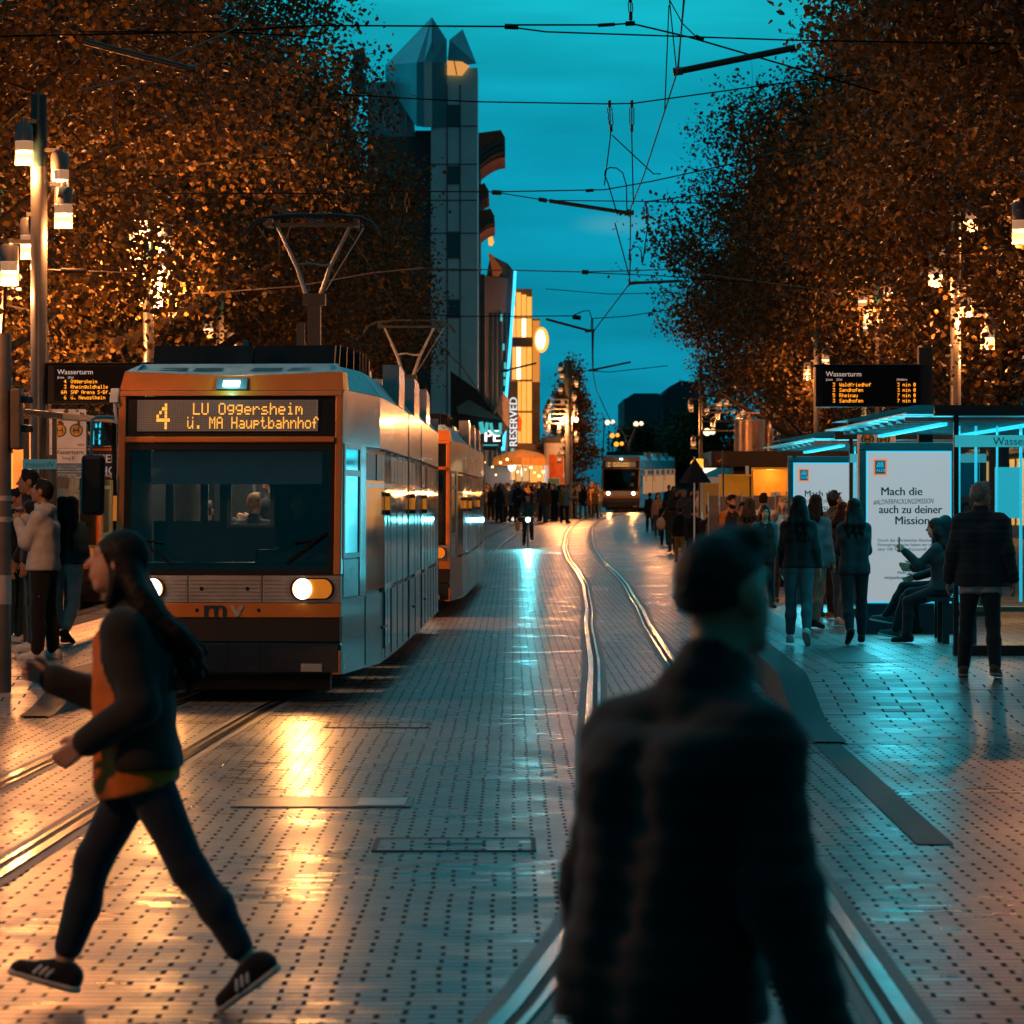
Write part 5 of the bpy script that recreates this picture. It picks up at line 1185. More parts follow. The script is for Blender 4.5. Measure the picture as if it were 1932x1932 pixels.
def shelter(label,x0,y0,y1,side=1,name='Wasserturm',wid=2.6,lite=True,back=False):
    s=side; z=PLAT
    t=thing('tram_shelter',(x0+s*1.2,y0,z),label,'tram stop shelter')
    m=MB(); X=lambda a,b:(min(x0+s*a,x0+s*b),max(x0+s*a,x0+s*b))
    m.box(*X(.45,wid),y0,y0+.10,z+2.53,z+2.64); m.box(*X(.2,wid),y1-.08,y1,z+2.53,z+2.62); m.box(*X(wid-.1,wid),y0+.1,y1-.08,z+2.53,z+2.62)
    m.add([(x0+s*.25,y0,z+2.64),(x0+s*wid,y0,z+2.64),(x0+s*wid,y1,z+2.64),(x0,y1,z+2.62)],[(0,1,2,3)[::s]]); m.build('roof',FRAME,t)
    m=MB(); m.add([(x0+s*.15,y0,z+2.545),(x0+s*wid,y0,z+2.535),(x0+s*wid,y1,z+2.535),(x0-s*.08,y1,z+2.515),(x0+s*.15,y0,z+2.56),(x0-s*.08,y1,z+2.53)],[(0,3,2,1)[::s],(0,4,5,3)[::s]]); m.build('roof_underside',ROOFL if lite else pm('roof_underside_brown',(.22,.17,.14),.4,var=.25,scale=2),t)
    m=MB()
    n=int((y1-y0)/.9)
    for k in range(n+1): yy=y0+.1+(y1-y0-.2)*k/n; m.box(*X(.15,wid-.1),yy-.02,yy+.02,z+2.47,z+2.515)
    m.build('roof_rib',STEEL if lite else DARKSTEEL,t)
    if lite:
        for q in (.55,1.5):
            m=MB(); m.box(*X(q,q+.07),y0+.3,y1-.3,z+2.43,z+2.465); m.build('light_tube',CYAN,t)
        lamp('AREA','shelter_light',(x0+s*1.0,(y0+y1)/2,z+2.38),CY,42,t,rot=(0,0,0),size=(1.2,y1-y0-.6))
        lamp('AREA','shelter_front_light',(x0+s*.25,(y0+y1)/2,z+2.44),CY,14,t,rot=(0,R(38)*s,0),size=(.25,y1-y0-.6))
    # end screen facing the camera
    pw=[.68,1.35,2.0,wid-.02]
    m=MB()
    for q in pw[:1]+pw[-1:]: m.box(*X(q-.025,q+.025),y0+.02,y0+.09,z+.0,z+2.53)
    m.box(*X(.65,wid),y0+.0,y0+.11,z-.02,z+.12); m.build('end_frame',FRAME,t)
    m=MB(); m.box(*X(.71,wid-.05),y0+.05,y0+.062,z+.12,z+2.2); m.build('end_glass',SHG,t)
    if lite:
        m=MB()
        for q,w in ((.80,.018),(.98,.026),(1.22,.02),(1.48,.03),(1.62,.018),(1.86,.03)):
            m.box(*X(q,q+w),y0+.55+q*.3,y0+.58+q*.3,z+.55,z+2.44)
        m.build('edge_reflection_bar',pm('bar_reflection_cyan',(.15,.6,.68),.3,emis=(.02,.62,.85),es=.8),t)  # cyan edge reflections painted as glowing bars
        m=MB()
        m.box(*X(1.22,1.5),y0+1.0,y0+1.04,z+1.45,z+2.0); m.box(*X(1.72,2.3),y0+.7,y0+.74,z+.62,z+2.1); m.build('timetable_case',em('timetable_lit',(.04,.62,.78),.75),t)
        m=MB()
        for r_ in range(3): m.box(*X(1.74,2.28),y0+.685,y0+.70,z+.8+r_*.33,z+.95+r_*.33)
        m.build('timetable_print',PRINT,t)
        m=MB(); m.box(*X(.9,wid-.15),y0+1.2,y0+1.62,z+.44,z+.49); m.mi=1
        for q in (1.0,1.7,2.35): m.box(*X(q,q+.05),y0+1.25,y0+1.55,z,z+.44)
        m.build('bench',[pm('bench_wood',(.22,.09,.035),.5,var=.3,scale=9),FRAME],t)
    for yy in (y0+.1,(y0+y1)/2,y1-.15):
        m=MB(); m.box(*X(wid-.08,wid),yy,yy+.07,z,z+2.53); m.build('rear_post',FRAME,t)
    m=MB(); m.box(*X(wid-.05,wid-.035),y0+.2,y1-.2,z+.15,z+2.3); m.build('rear_glass',SHG,t)
    m=MB(); m.box(*X(.66,wid),y0-.012,y0+.0,z+2.20,z+2.325); nb=m.build('name_board',em('name_board_lit',(.03,.52,.62),.62) if lite else pm('name_board_teal',(.02,.2,.24),.4,emis=(0,.4,.5),es=.12),t)
    if not back: text('lettering',name,(x0+s*1.06 if s>0 else x0-wid*.9,y0-.016,z+2.222),.115,pm('name_ink',(.01,.13,.16),.5),nb,bold=.0)
    else: text('lettering',name,(x0-.66,y0-.016,z+2.222),.115,pm('name_ink',(.01,.13,.16),.5),nb,rot=(R(90),0,0),sx=-1)
    return t
shelter('nearer right shelter with cyan lit roof and dark glass end screen',3.98,38.0,45.2)
shelter('farther right shelter with cyan lit roof behind the first one',4.15,51.6,58.8)
t=thing('tram_shelter',(-5.3,43,PLAT),'left shelter with a brown lit roof edge behind the standing men','tram stop shelter')
m=MB(); m.add([(-5.55,39.6,2.90),(-4.98,40.2,2.84),(-4.86,46.6,2.93),(-5.75,46.6,2.97),(-5.55,39.6,2.955),(-4.98,40.2,2.90),(-4.86,46.6,2.98),(-5.75,46.6,3.02)],[(0,3,2,1),(4,5,6,7),(0,1,5,4),(1,2,6,5),(2,3,7,6),(3,0,4,7)]); m.build('roof',pm('roof_brown',(.17,.13,.11),.35,.2,var=.3,scale=3),t)
for q in ((-5.42,-5.36,40.2,40.27,PLAT,2.84),(-5.10,-5.05,40.2,40.25,PLAT,2.84),(-5.1,-5.04,46.2,46.27,PLAT,2.92)):
    m=MB(); m.box(*q); m.build('post',FRAME,t)
m=MB(); m.box(-5.07,-5.062,40.3,46.2,PLAT+.2,2.2); m.build('side_glass',SHG,t)
m=MB(); m.box(-5.42,-5.05,40.16,40.2,2.28,2.39); nb=m.build('name_board',pm('name_board_teal',(.02,.2,.24),.4,emis=(0,.4,.5),es=.14),t)
text('lettering','Wassert',(-5.07,40.155,2.30),.095,pm('name_ink',(.01,.13,.16),.5),nb,sx=-1)
m=MB(); z=PLAT; m.box(-6.85,-6.68,52.2,52.24,z+1.72,z+2.25); m.mi=1; m.box(-6.9,-6.63,52.24,52.27,z,z+2.32)
tag(m.build('timetable_stand',[em('cyan_case',(.03,.6,.75),.7),FRAME]),'cyan lit timetable case under the left shelter','timetable')
def board(label,x0,x1,y,z0,z1,rows,post_x,right):
    t=thing('departure_board',(post_x,y,PLAT),label,'departure board','departure boards above the platforms')
    m=MB(); m.box(post_x-.09,post_x+.09,y+.02,y+.2,PLAT,z1+.25); m.build('post',pm('board_post',(.06,.048,.042),.5,.2),t,bevel=.01)
    m=MB(); m.box(x0,x1,y-.12,y+.12,z0,z1); m.box(x0-.02,x1+.02,y-.14,y+.14,z1,z1+.025); m.build('casing',BLACK,t,bevel=.012)
    m=MB(); m.box(x0+.09,x1-.02,y-.126,y-.121,z0+.03,z1-.02); sc_=m.build('screen',pm('screen_black',(.002,.002,.0025),.5,spec=.2),t)
    text('lettering','Wasserturm',(x0+.13,y-.13,z1-.125),.088,pm('board_white',(.5,.4,.36),.6,emis=(1,.7,.6),es=.5),sc_,bold=.0)
    text('lettering','|Linie    |Ziel',(x0+.13,y-.13,z1-.178),.04,pm('board_white',(.5,.4,.36)),sc_)
    text('lettering','|Abfahrt',(x1-.31,y-.13,z1-.178),.04,pm('board_white',(.5,.4,.36)),sc_)
    m=MB()
    for i,(n,d,w) in enumerate(rows):
        zz=z0+.255-i*.067; dots(m,n,x0+.215-.036*(len(n)-1),y-.13,zz,.0062,.0066); dots(m,d,x0+.30,y-.13,zz,.0056,.0066); dots(m,w,x1-(.30 if right else .13),y-.13,zz,.0056,.0066)
    m.build('led_lettering',LEDB,sc_)
    return t
board('right departure board on a square post above the shelter roof',at(1537,0,45.6).x,at(1736,0,45.6).x,45.6,zl(768,45.6),zl(692,45.6),[('3','Waldfriedhof','3 min 0'),('3','Sandhofen','3 min 0'),('5','Rheinau','7 min 0'),('3','Sandhofen','7 min 0')],at(1747,0,45.6).x,True)
board('left departure board on the near lamp post half hidden by the tram',at(91,0,45.6).x,at(91,0,45.6).x+1.5,45.6,zl(762,45.6),zl(688,45.6),[('4','Oggersheim','sof'),('3','Rheingoldhalle','sof'),('6A','SAP Arena S-Bf.',''),('6','ü. Neuostheim','')],at(76,0,45.6).x,False)
# stop totems
ROUNDY=pm('stop_orange',(.75,.30,.02),.45,emis=(1,.4,.02),es=.05); ROUNDG=pm('stop_green',(.01,.13,.13),.45); PAPER=pm('sign_paper',(.58,.47,.40),.55,var=.05,emis=(1,.72,.58),es=.10); TOTD=pm('totem_dark',(.045,.075,.085),.4,emis=(.3,.85,1),es=.03)  # PAPER carries an added glow that brightens the totem
def hh(mb_parent,x,y,z,r):
    m=MB(); m.disc((x,y-.008,z),r*.8,depth=.008); m.mi=1; m.ring((x,y-.012,z),r*.78,r,.012)
    for s in(-1,1): m.box(x+s*r*.38-r*.1,x+s*r*.38+r*.1,y-.014,y-.008,z-r*.45,z+r*.45)
    m.box(x-r*.38,x+r*.38,y-.0135,y-.008,z-r*.1,z+r*.1); m.build('stop_symbol',[ROUNDY,ROUNDG],mb_parent)
y=53.; s=F/y; X=lambda u:(u-U0)/s; Z=lambda v:EYE-(v-VH)/s
t=thing('stop_totem',(X(126),y,PLAT),'tall stop sign totem with two round H symbols beside the tram','stop sign')
m=MB(); m.box(X(92),X(161),y,y+.12,PLAT,Z(772)); m.build('pillar',PAPER,t,bevel=.01)
m=MB(); m.box(X(94),X(160),y-.006,y,PLAT+.02,Z(874)); lp=m.build('line_panel',TOTD,t)
m=MB()
for v in (890,906,922,938,955): m.box(X(96),X(159),y-.008,y-.006,Z(v+.4),Z(v-.4))
m.build('divider_line',PRINTW,lp)
for v,n,a,b in ((886,'2','Universitätsklinikum','MA Hauptbahnhof - Feudenheim'),(902,'3','MA Hbf - Marktplatz','Neckarau West - Rheingoldhalle'),(918,'4/4A','MA Hbf - LU Berliner Platz','LU Hbf - Bad Dürkheim'),(934,'6','Planetarium - Luisenpark','Neuostheim - SAP Arena S-Bf'),(950,'6A','Planetarium - Fahrlach','Neuhermsheim - SAP Arena')):
    text('lettering',n,(X(100 if len(n)<3 else 96.5),y-.009,Z(v)),.10 if len(n)<3 else .066,PRINTW,lp,bold=.01)
    text('lettering',a+'\n'+b,(X(109),y-.009,Z(v-5)),.036,PRINTW,lp,sx=.9)
text('lettering','Doppelhaltestelle',(X(103),y-.003,Z(788)),.062,pm('sign_grey_ink',(.10,.10,.10)),t,sx=.88)
m=MB(); m.box(X(155.2)-.03,X(155.2)+.03,y-.005,y,Z(788)-.0,Z(788)+.065); m.mi=1; m.ring((X(155.2),y-.008,Z(788)+.027),.010,.016,.003,14); m.box(X(155.2)-.006,X(155.2),y-.008,y-.005,Z(788)+.035,Z(788)+.058); m.build('wheelchair_symbol',[PRINT,PRINTW],t)
hh(t,X(113),y,Z(812),.098); hh(t,X(144),y,Z(812),.098)
text('lettering','VRN',(X(145),y-.003,Z(842)),.055,PRINT,t,bold=.02); text('lettering','94',(X(98),y-.003,Z(839)),.045,pm('sign_grey_ink',(.1,.1,.1)),t)
text('lettering','Wasserturm',(X(100),y-.003,Z(857)),.094,PRINT,t,bold=.018,sx=.94); text('lettering','Steig B',(X(117),y-.003,Z(867)),.066,pm('sign_grey_ink',(.1,.1,.1)),t)
m=MB(); m.box(X(94),X(160),y-.004,y,Z(846.2),Z(845.6)); m.build('rule_line',PRINT,t)
y=47.5; s=F/y
t=thing('stop_sign',(X(1655),y,PLAT),'stop sign with two round H symbols above the nearer lit poster','stop sign')
m=MB(); m.box(X(1618),X(1690),y,y+.06,PLAT,Z(808)); m.build('panel',PAPER,t,bevel=.01); hh(t,X(1637),y,Z(829),.085); hh(t,X(1667),y,Z(829),.085)
# left poster with a laughing man
y=56.; s=F/y
t=thing('poster_stand',(X(200),y,PLAT),'large poster of a laughing bearded man between the totem and the tram','poster')
m=MB(); m.box(X(158),X(262),y,y+.14,PLAT,Z(842)); m.build('cabinet',BLACK,t,bevel=.01)
m=MB(); m.box(X(168),X(256),y-.01,y,Z(1075),Z(895)); po=m.build('print',pm('poster_print',(.34,.29,.27),.5,emis=(.9,.8,.75),es=.03),t)
m=MB(); m.box(X(165),X(258),y-.012,y,Z(850),Z(846)); m.build('red_line',pm('poster_red',(.6,.12,.02),.5),t)
WL=pm('poster_white',(.5,.44,.42),.5,emis=(1,.9,.85),es=.12)
text('lettering','FEIERT\n SHOPP',(X(172),y-.012,Z(873)),.185,WL,t,bold=.02,sx=.95)
ell=lambda cx,cz,rx,rz,y0,d,n=22,a0=0,a1=2*math.pi:[(X(cx)+rx/s*math.cos(a0+(a1-a0)*k/n),Z(cz)+rz/s*math.sin(a0+(a1-a0)*k/n)) for k in range(n)]
def fl(poly,dy,mat,nm): m=MB(); m.prism(poly,y-.010-dy,y-.0102); m.build(nm,mat,po)
fl([(X(168),Z(1075)),(X(170),Z(1030)),(X(182),Z(1018)),(X(214),Z(1018)),(X(232),Z(1040)),(X(236),Z(1075))],.002,pm('print_shirt',(.06,.06,.065),.6),'printed_shirt')
fl(ell(203,925,15,26,y,0),.002,pm('print_dark_hair',(.05,.025,.015),.6),'printed_curls')
fl(ell(195,984,20,30,y,0),.003,pm('print_hair',(.07,.033,.017),.6),'printed_hair')
fl(ell(197,990,15.5,25,y,0),.004,pm('print_skin',(.40,.23,.16),.6),'printed_face')
fl([(X(183),Z(1003)),(X(190),Z(998)),(X(204),Z(998)),(X(212),Z(1003)),(X(206),Z(1017)),(X(197),Z(1020)),(X(188),Z(1016))],.005,pm('print_beard',(.13,.065,.04),.6),'printed_beard')
fl([(X(190),Z(1003)),(X(205),Z(1000)),(X(203),Z(1006)),(X(197),Z(1009)),(X(192),Z(1007))],.006,pm('print_teeth',(.6,.5,.45),.6),'printed_smile')
fl([(X(180),Z(985)),(X(184),Z(968)),(X(197),Z(960)),(X(212),Z(968)),(X(206),Z(972)),(X(194),Z(971)),(X(186),Z(984))],.006,pm('print_hair',(.07,.033,.017),.6),'printed_fringe')
for cx in (190,204): fl(ell(cx,985,3.2,1.1,y,0,10),.006,pm('print_eye',(.04,.02,.015),.6),'printed_eye')
# signals at the left edge
y=33.6; s=F/y
t=thing('signal_post',(X(8),y,.14),'brown round signal post at the left edge with grey sticker bands','signal post')
m=MB(); m.lathe((X(4),y,hL(y)-.05),[(.085,0),(.085,zl(635,y)-.1),(.075,zl(632,y)-.08)],18); m.build('pole',pm('post_brown',(.11,.085,.072),.5,.2,var=.2,dirt=.4),t)
for va,vb in ((1140,1085),(945,935),(985,975)):
    m=MB(); m.lathe((X(4),y,Z(va)),[(.087,0),(.087,Z(vb)-Z(va))],18); m.build('sticker_band',pm('band_grey',(.38,.32,.29),.5),t)
m=MB(); m.box(X(22),X(41),y-.1,y+.14,Z(848),Z(733)); m.build('signal_housing',pm('signal_housing',(.085,.062,.05),.5,var=.2),t,bevel=.015)
for v in (760,815):
    m=MB(); n=10
    vs=[]; 
    for k in range(n+1):
        a=math.pi*k/n; 
        for xx,rr in ((X(40),.075),(X(60),.06)): vs.append((xx,y+.02+rr*math.cos(a),Z(v)+rr*math.sin(a)))
    m.add(vs,[(2*k,2*k+1,2*k+3,2*k+2) for k in range(n)]); m.box(X(39.5),X(41.5),y-.06,y+.1,Z(v)-.075,Z(v)+.075); m.build('signal_visor',BLACK,t)
# bulb lit booth behind the left group
y=62.; s=F/y
t=thing('bulb_booth',(X(55),y,g(y)),'orange lit booth with a column of bulbs behind the waiting men','booth')
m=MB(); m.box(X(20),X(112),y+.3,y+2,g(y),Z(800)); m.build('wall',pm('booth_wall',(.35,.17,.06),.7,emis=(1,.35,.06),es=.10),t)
m=MB(); m.box(X(86),X(110),y+.2,y+.3,Z(960),Z(870)); m.box(X(40),X(60),y+.2,y+.3,Z(945),Z(862)); m.build('lit_panel',WINL2,t)
for k in range(9):
    m=MB(); m.ball((X(72),y+.1,Z(866+k*9)),.032,8,6); m.build('bulb',em('warm_bulb',(1,.78,.5),8),t)
m=MB(); m.box(X(69),X(75),y+.16,y+.2,Z(944),Z(860)); m.build('bulb_rail',ORANGE,t)
for lb,ua,ub,va,vb,y,txt in (('cyan lit shop sign between the totem and the tram',198,218,796,806,100,'EUROP'),('white letter shop sign left of the lamp post',89,107,772,784,92,'RS')):
    s=F/y; t=thing('shop_sign',(X(ua),y,Z(vb)),lb,'sign'); m=MB(); m.box(X(ua)-.15,X(ub)+.15,y,y+.2,Z(vb)-.15,Z(va)+.15); m.build('sign_board',DARKSTEEL,t); text('lettering',txt,(X(ua),y-.02,Z(vb)),(vb-va)/s*1.3,SIGNW,t,bold=.03)
y=98.; s=F/y
t=thing('lit_kiosk',(X(195),y,g(y)),'dark kiosk with cyan light tubes behind the totem','kiosk')
m=MB(); m.box(X(168),X(232),y+.5,y+3,g(y),Z(790)); m.build('wall',DARKSTEEL,t)
for u,va,vb in ((172,784,806),(178,784,806),(185,790,806),(172,812,838),(184,812,838)):
    m=MB(); m.box(X(u-1.2),X(u+1.2),y+.4,y+.5,Z(vb),Z(va)); m.build('light_tube',CYAN,t)
m=MB(); m.box(X(195),X(225),y+.3,y+.5,Z(866),Z(858)); m.build('light_tube',CYAN,t)
# stalls on the right ---------------------------------------------------
y=84.; s=F/y
t=thing('flat_roof_kiosk',(X(1480),y,g(y)),'long dark flat roofed kiosk with two steel chimneys','kiosk')
m=MB(); m.box(X(1342),X(1640),y,y+3.5,Z(880),Z(851)); m.build('roof',pm('kiosk_roof',(.030,.020,.016),.6),t)
m=MB(); m.box(X(1390),X(1640),y+1.2,y+3.2,g(y),Z(880)); m.build('wall',pm('kiosk_wall',(.06,.045,.035),.7),t)
m=MB(); m.box(X(1349),X(1372),y-.03,y,Z(877),Z(854)); m.mi=1; m.prism([(X(1353),Z(870)),(X(1357),Z(873)),(X(1369),Z(859)),(X(1364),Z(864))],y-.05,y-.03); m.build('menu_panel',[pm('menu_panel_brown',(.05,.025,.018),.5),ORANGE],t)
m=MB(); m.lathe((X(1420),y+1,Z(851)),[(.37,-.02),(.37,.74),(.33,.76)],20); m.lathe((X(1420),y+1,Z(851)),[(.09,.76),(.09,.90)],10); m.box(X(1402),X(1438),y+.8,y+1.2,Z(852)+.90,Z(852)+.93); m.build('chimney',pm('chimney_steel',(.5,.33,.22),.3,.7),t)
m=MB(); m.lathe((X(1457),y+1,Z(851)),[(.10,-.02),(.08,.25),(.10,.35),(.07,.6),(.02,.72)],12); m.build('chimney',pm('chimney_steel',(.5,.33,.22),.3,.7),t)
y=76.; s=F/y
t=thing('orange_stall',(X(1430),y,PLAT),'open orange market stall under the dark kiosk roof','stall')
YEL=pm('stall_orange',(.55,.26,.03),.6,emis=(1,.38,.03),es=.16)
m=MB(); m.box(X(1421),X(1492),y+.5,y+.6,Z(938),Z(884)); m.box(X(1362),X(1420),y+1.0,y+1.1,Z(938),Z(897)); m.add([(X(1420),y-.3,Z(938)),(X(1420),y-.3,Z(886)),(X(1426),y+.5,Z(886)),(X(1426),y+.5,Z(938))],[(0,1,2,3)]); m.box(X(1420),X(1494),y-.35,y+.5,Z(886),Z(882)); m.box(X(1361),X(1420),y-.1,y+1,Z(898),Z(895)); m.build('booth',YEL,t)
m=MB(); m.box(X(1452),X(1470),y-.36,y-.34,Z(938),Z(929)); m.build('price_card',PAPER,t)
m=MB(); m.box(X(1355),X(1494),y-.4,y+.6,PLAT-.05,Z(938)); m.build('counter',pm('stall_front',(.12,.1,.09),.6),t)
m=MB(); m.box(X(1361),X(1364),y-.4,y-.3,PLAT,Z(850)); m.build('post',FRAME,t)
lamp('POINT','stall_light',(X(1455),y+.1,Z(891)),(1,.5,.12),18,t,r=.1)
t=thing('fence_panels',(X(1400),y-2,PLAT),'pale barrier panels with white posts along the stall','barrier')
y=73.; s=F/y
m=MB()
for k in range(8): m.box(X(1338+k*21),X(1356+k*21),y,y+.03,PLAT,Z(935+k%2*2))
m.build('panel',pm('barrier_panel',(.24,.21,.19),.6,var=.2),t)
for k in range(8):
    m=MB(); m.box(X(1335.5+k*21),X(1338+k*21),y-.03,y+.04,PLAT,Z(928)); m.build('post',WHITE,t)
y=88.; s=F/y
t=thing('closed_parasol',(X(1311),y,g(y)),'dark closed triangular parasol on a pale pole beside the queue','parasol')
m=MB(); m.lathe((X(1311),y,0),[(.40,Z(911)),(.36,Z(906)),(.02,Z(866))],6); m.build('canopy',pm('parasol_black',(.012,.008,.007),.8),t)
m=MB(); m.path([(X(1310),y,g(y)),(X(1310),y,Z(862))],.02,6); m.build('pole',PAPER,t)
t=thing('market_tent',(X(1365),y+6,g(y)),'small market tent with teal roof and pale valance','market tent')
y=92.; s=F/y
m=MB(); m.add([(X(1322),y,Z(900)),(X(1452),y,Z(900)),(X(1452),y+3,Z(900)),(X(1322),y+3,Z(900)),(X(1368),y+1.5,Z(878)),(X(1440),y+1.5,Z(878))],[(0,1,5,4),(1,2,5),(2,3,4,5),(3,0,4)]); m.build('roof',TEALPAINT,t)
m=MB(); m.box(X(1322),X(1452),y-.02,y,Z(912),Z(900)); m.build('valance',PAPER,t)
for q in (1325,1448):
    m=MB(); m.box(X(q),X(q+3),y,y+.06,g(y),Z(900)); m.build('post',WHITE,t)
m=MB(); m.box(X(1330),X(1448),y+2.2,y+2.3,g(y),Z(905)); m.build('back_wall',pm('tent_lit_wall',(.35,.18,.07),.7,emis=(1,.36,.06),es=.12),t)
y=86.; s=F/y
m=MB(); m.box(X(1405),X(1411),y,y+.07,g(y),Z(900)); t=None
y=80.; s=F/y
for u,lb in ((1411-0,'x'),): pass
t=thing('pale_post',(X(1411),y,g(y)),'pale square post with an amber lamp at the edge of the queue','post')
m=MB(); m.box(X(1407),X(1413),y,y+.08,g(y),Z(879)); m.build('post',PAPER,t)
for i,(u,v,y,mm,r,lb) in enumerate(((1455-5,-99,0,0,0,''),(1333,794,120,WARMW,.0,''),(1320,874,110,SIGNO,.2,'orange lit sign above the closed parasol'),(1340,882,105,WARMW,.22,'round white and orange lamp right of the closed parasol'),(1393,862+32,100,SIGNO,.0,''))):
    if r<=0: continue
    p=at(u,v,y); m=MB(); m.ball(p,r,10,8,(1.4 if i==2 else 1,.5,.7 if i==2 else 1)); m.mi=1; m.path([tuple(p),(p.x,y+.2,g(y))],.03,5); tag(m.build('lit_sign',[mm,DARKSTEEL]),lb,'sign')
rl=random.Random(8); LM=em('hanging_bulb',(1,.55,.2),7)
for i in range(26):
    if i>=13: continue
    if i<13: u,v,y=908+i*10+rl.uniform(-4,4),rl.uniform(862,903),rl.uniform(186,192)
    else: u,v,y=1250+(i-13)*7+rl.uniform(-3,3),rl.uniform(838,896),rl.uniform(112,150)
    if 1030<u<1075: continue
    p=at(u,v,y); m=MB(); r=rl.uniform(.035,.07); m.ball(p,r,8,6); m.mi=1; m.path([(p.x,y,p.z+r*.9),(p.x,y+.1,p.z+.5)],.015,4)
    tag(m.build('hanging_lamp',[LM,DARKSTEEL]),'small warm lamp glowing among the far shop fronts' if i<13 else 'small warm lamp glowing behind the queue under the right trees','lamp','small warm lamps at the far shops' if i<13 else 'small warm lamps behind the queue')
lamp('POINT','globe_light',(at(966,881,191).x+.2,190.4,at(966,881,191).z-.3),(1,.93,.85),110,None,r=.2)
# advertising column ------------------------------------------------------
y=190.; s=F/y; c=at(1050,0,y)
t=thing('advertising_column',(c.x,y,g(y)),'round white advertising column with torn orange posters','advertising column')
m=MB(); m.lathe((c.x,y,g(y)-.1),[(.72,0),(.72,.75),(.66,.8)],28); m.build('plinth',GRANITE,t)
m=MB(); m.lathe((c.x,y,0),[(.66,g(y)+.7),(.66,Z(836))],28); m.build('drum',pm('column_white',(.5,.48,.46),.6,var=.1,scale=3),t)
m=MB(); m.lathe((c.x,y,0),[(.68,Z(836)),(.80,Z(832)),(.82,Z(826)),(.3,Z(822))],28); m.build('crown_ring',STONED,t)
def bill(u0,u1,v0,v1,mat):
    m=MB(); a0=math.asin(max(-1,min(1,(at(u0,0,y).x-c.x)/.66))); a1=math.asin(max(-1,min(1,(at(u1,0,y).x-c.x)/.66)))
    vs=[]
    for k in range(9):
        a=a0+(a1-a0)*k/8; 
        for z in (Z(v1),Z(v0)): vs.append((c.x+.675*math.sin(a),y-.675*math.cos(a),z))
    m.add(vs,[(2*k,2*k+2,2*k+3,2*k+1) for k in range(8)]); m.build('bill',mat,t)
bill(1036,1062,858,902,pm('bill_orange',(.45,.09,.015),.6,var=.3,scale=3)); bill(1034,1055,903,918,pm('bill_teal',(.05,.15,.18),.6)); bill(1056,1070,902,932,pm('bill_rust',(.35,.09,.02),.6,var=.3,scale=3))
m=MB(); m.box(at(1068,0,y).x,at(1074,0,y).x,y+.2,y+.4,g(y),Z(822)); m.build('side_post',STONED,t)
# ------------------------------------------------------------------ overhead wires
def insul(m,a,b,r=.03):
    m.path([a,b],r,6)
def wire(label,pts,y,r=.012,ins=(),lit=False,name='span_wire',cat='overhead wire',sag=0):
    """pts: (u,v) or (u,v,y)"""
    P=[at(p[0],p[1],p[2] if len(p)>2 else y) for p in pts]
    m=MB(); m.path(P,r,5)
    o=m.build(name,WIRE if not lit else pm('wire_lit_pale',(.25,.2,.17),.4,.8)); tag(o,label,cat,'overhead wires across the street')  # lit wires get a paler copy of the material, light put into colour
    for i,(u0,v0,u1,v1,rr) in enumerate(ins):
        k=MB(); k.path([at(u0,v0,y),at(u1,v1,y)],rr,7); k.build('insulator',BLACK,o)
    return o
k1=.011
w1=wire('topmost span wire across the whole frame with an oval link left of centre',[(-60,70),(400,60),(600,48),(955,50),(975,47),(1145,47),(1190,44),(1300,70),(1540,140),(1660,175)],42,.011,[(952,50,978,51,.034),(1128,48,1160,46,.022),(1180,45,1198,44,.03),(1312,68,1328,75,.022)])
wire('upper straight wire from the oval link into the right trees',[(955,50),(1030,60),(1500,76),(1990,84)],42.2,.010)
wire('second span wire meeting two hanging links right of centre',[(640,178),(760,185),(900,192),(1150,196),(1195,195),(1450,160),(1640,138)],50,.010,[(1430,163,1450,160,.03)])
wire('third span wire with an oval link beside the dark house',[(560,360),(930,362),(1140,358),(1230,342),(1400,305),(1730,238)],64,.012,[(928,363,946,364,.045),(1105,360,1120,359,.03)])
wire('lower branch of the third span wire going right',[(930,362),(1030,378),(1220,380),(1400,386)],64,.010,[(1016,376,1032,379,.04)])
wire('short wire rising right from the middle junction',[(1220,380),(1300,370),(1460,345)],64,.010)
wire('fourth span wire running to the right lamp post',[(790,506),(1100,513),(1180,511),(1272,508),(1285,512),(1500,540),(1780,572)],76,.013,[(1098,513,1110,514,.05),(1268,508,1288,513,.05),(1420,530,1428,532,.05),(1730,562,1775,571,.06)],True)
wire('lower branch of the fourth span wire',[(1100,514),(1240,520),(1420,533)],76.5,.011)
wire('faint wires low over the far street',[(1030,545),(1150,555),(1270,552)],110,.012)
wire('fifth span wire ending in a curl above the far street',[(790,592),(870,597),(1080,596),(1100,587),(1112,586),(1116,600),(1115,625)],92,.014,[(1080,598,1096,600,.06)])
wire('wire running right from the far curl into the trees',[(1115,601),(1180,597),(1270,583)],92,.012)
wire('lowest far wire above the distant tram lamps',[(1080,698),(1150,702),(1260,690)],120,.014)
def arm(label,a,b,y,r=.03):
    m=MB(); m.path([at(*a,y),at(*b,y)],r,8); o=m.build('steady_arm',pm('arm_black',(.008,.008,.009),.5)); tag(o,label,'overhead arm','steady arms holding the contact wires'); 
    k=MB(); k.path([at(a[0]-8,a[1]+1,y),at(a[0]+10,a[1]-1,y)],r*1.25,7); k.build('clamp',DARKSTEEL,o)
arm('thick steady arm reaching right from the top junction into the trees',(1278,135),(1500,90),38.5,.036)
arm('steady arm left of the middle junction pointing down right',(1186,402),(1036,379),60,.033)
arm('steady arm right of the lower junction against the right trees',(1194,534),(1285,530),74,.03)
arm('steady arm left of the far curl',(1112,624),(1030,602),90,.03)
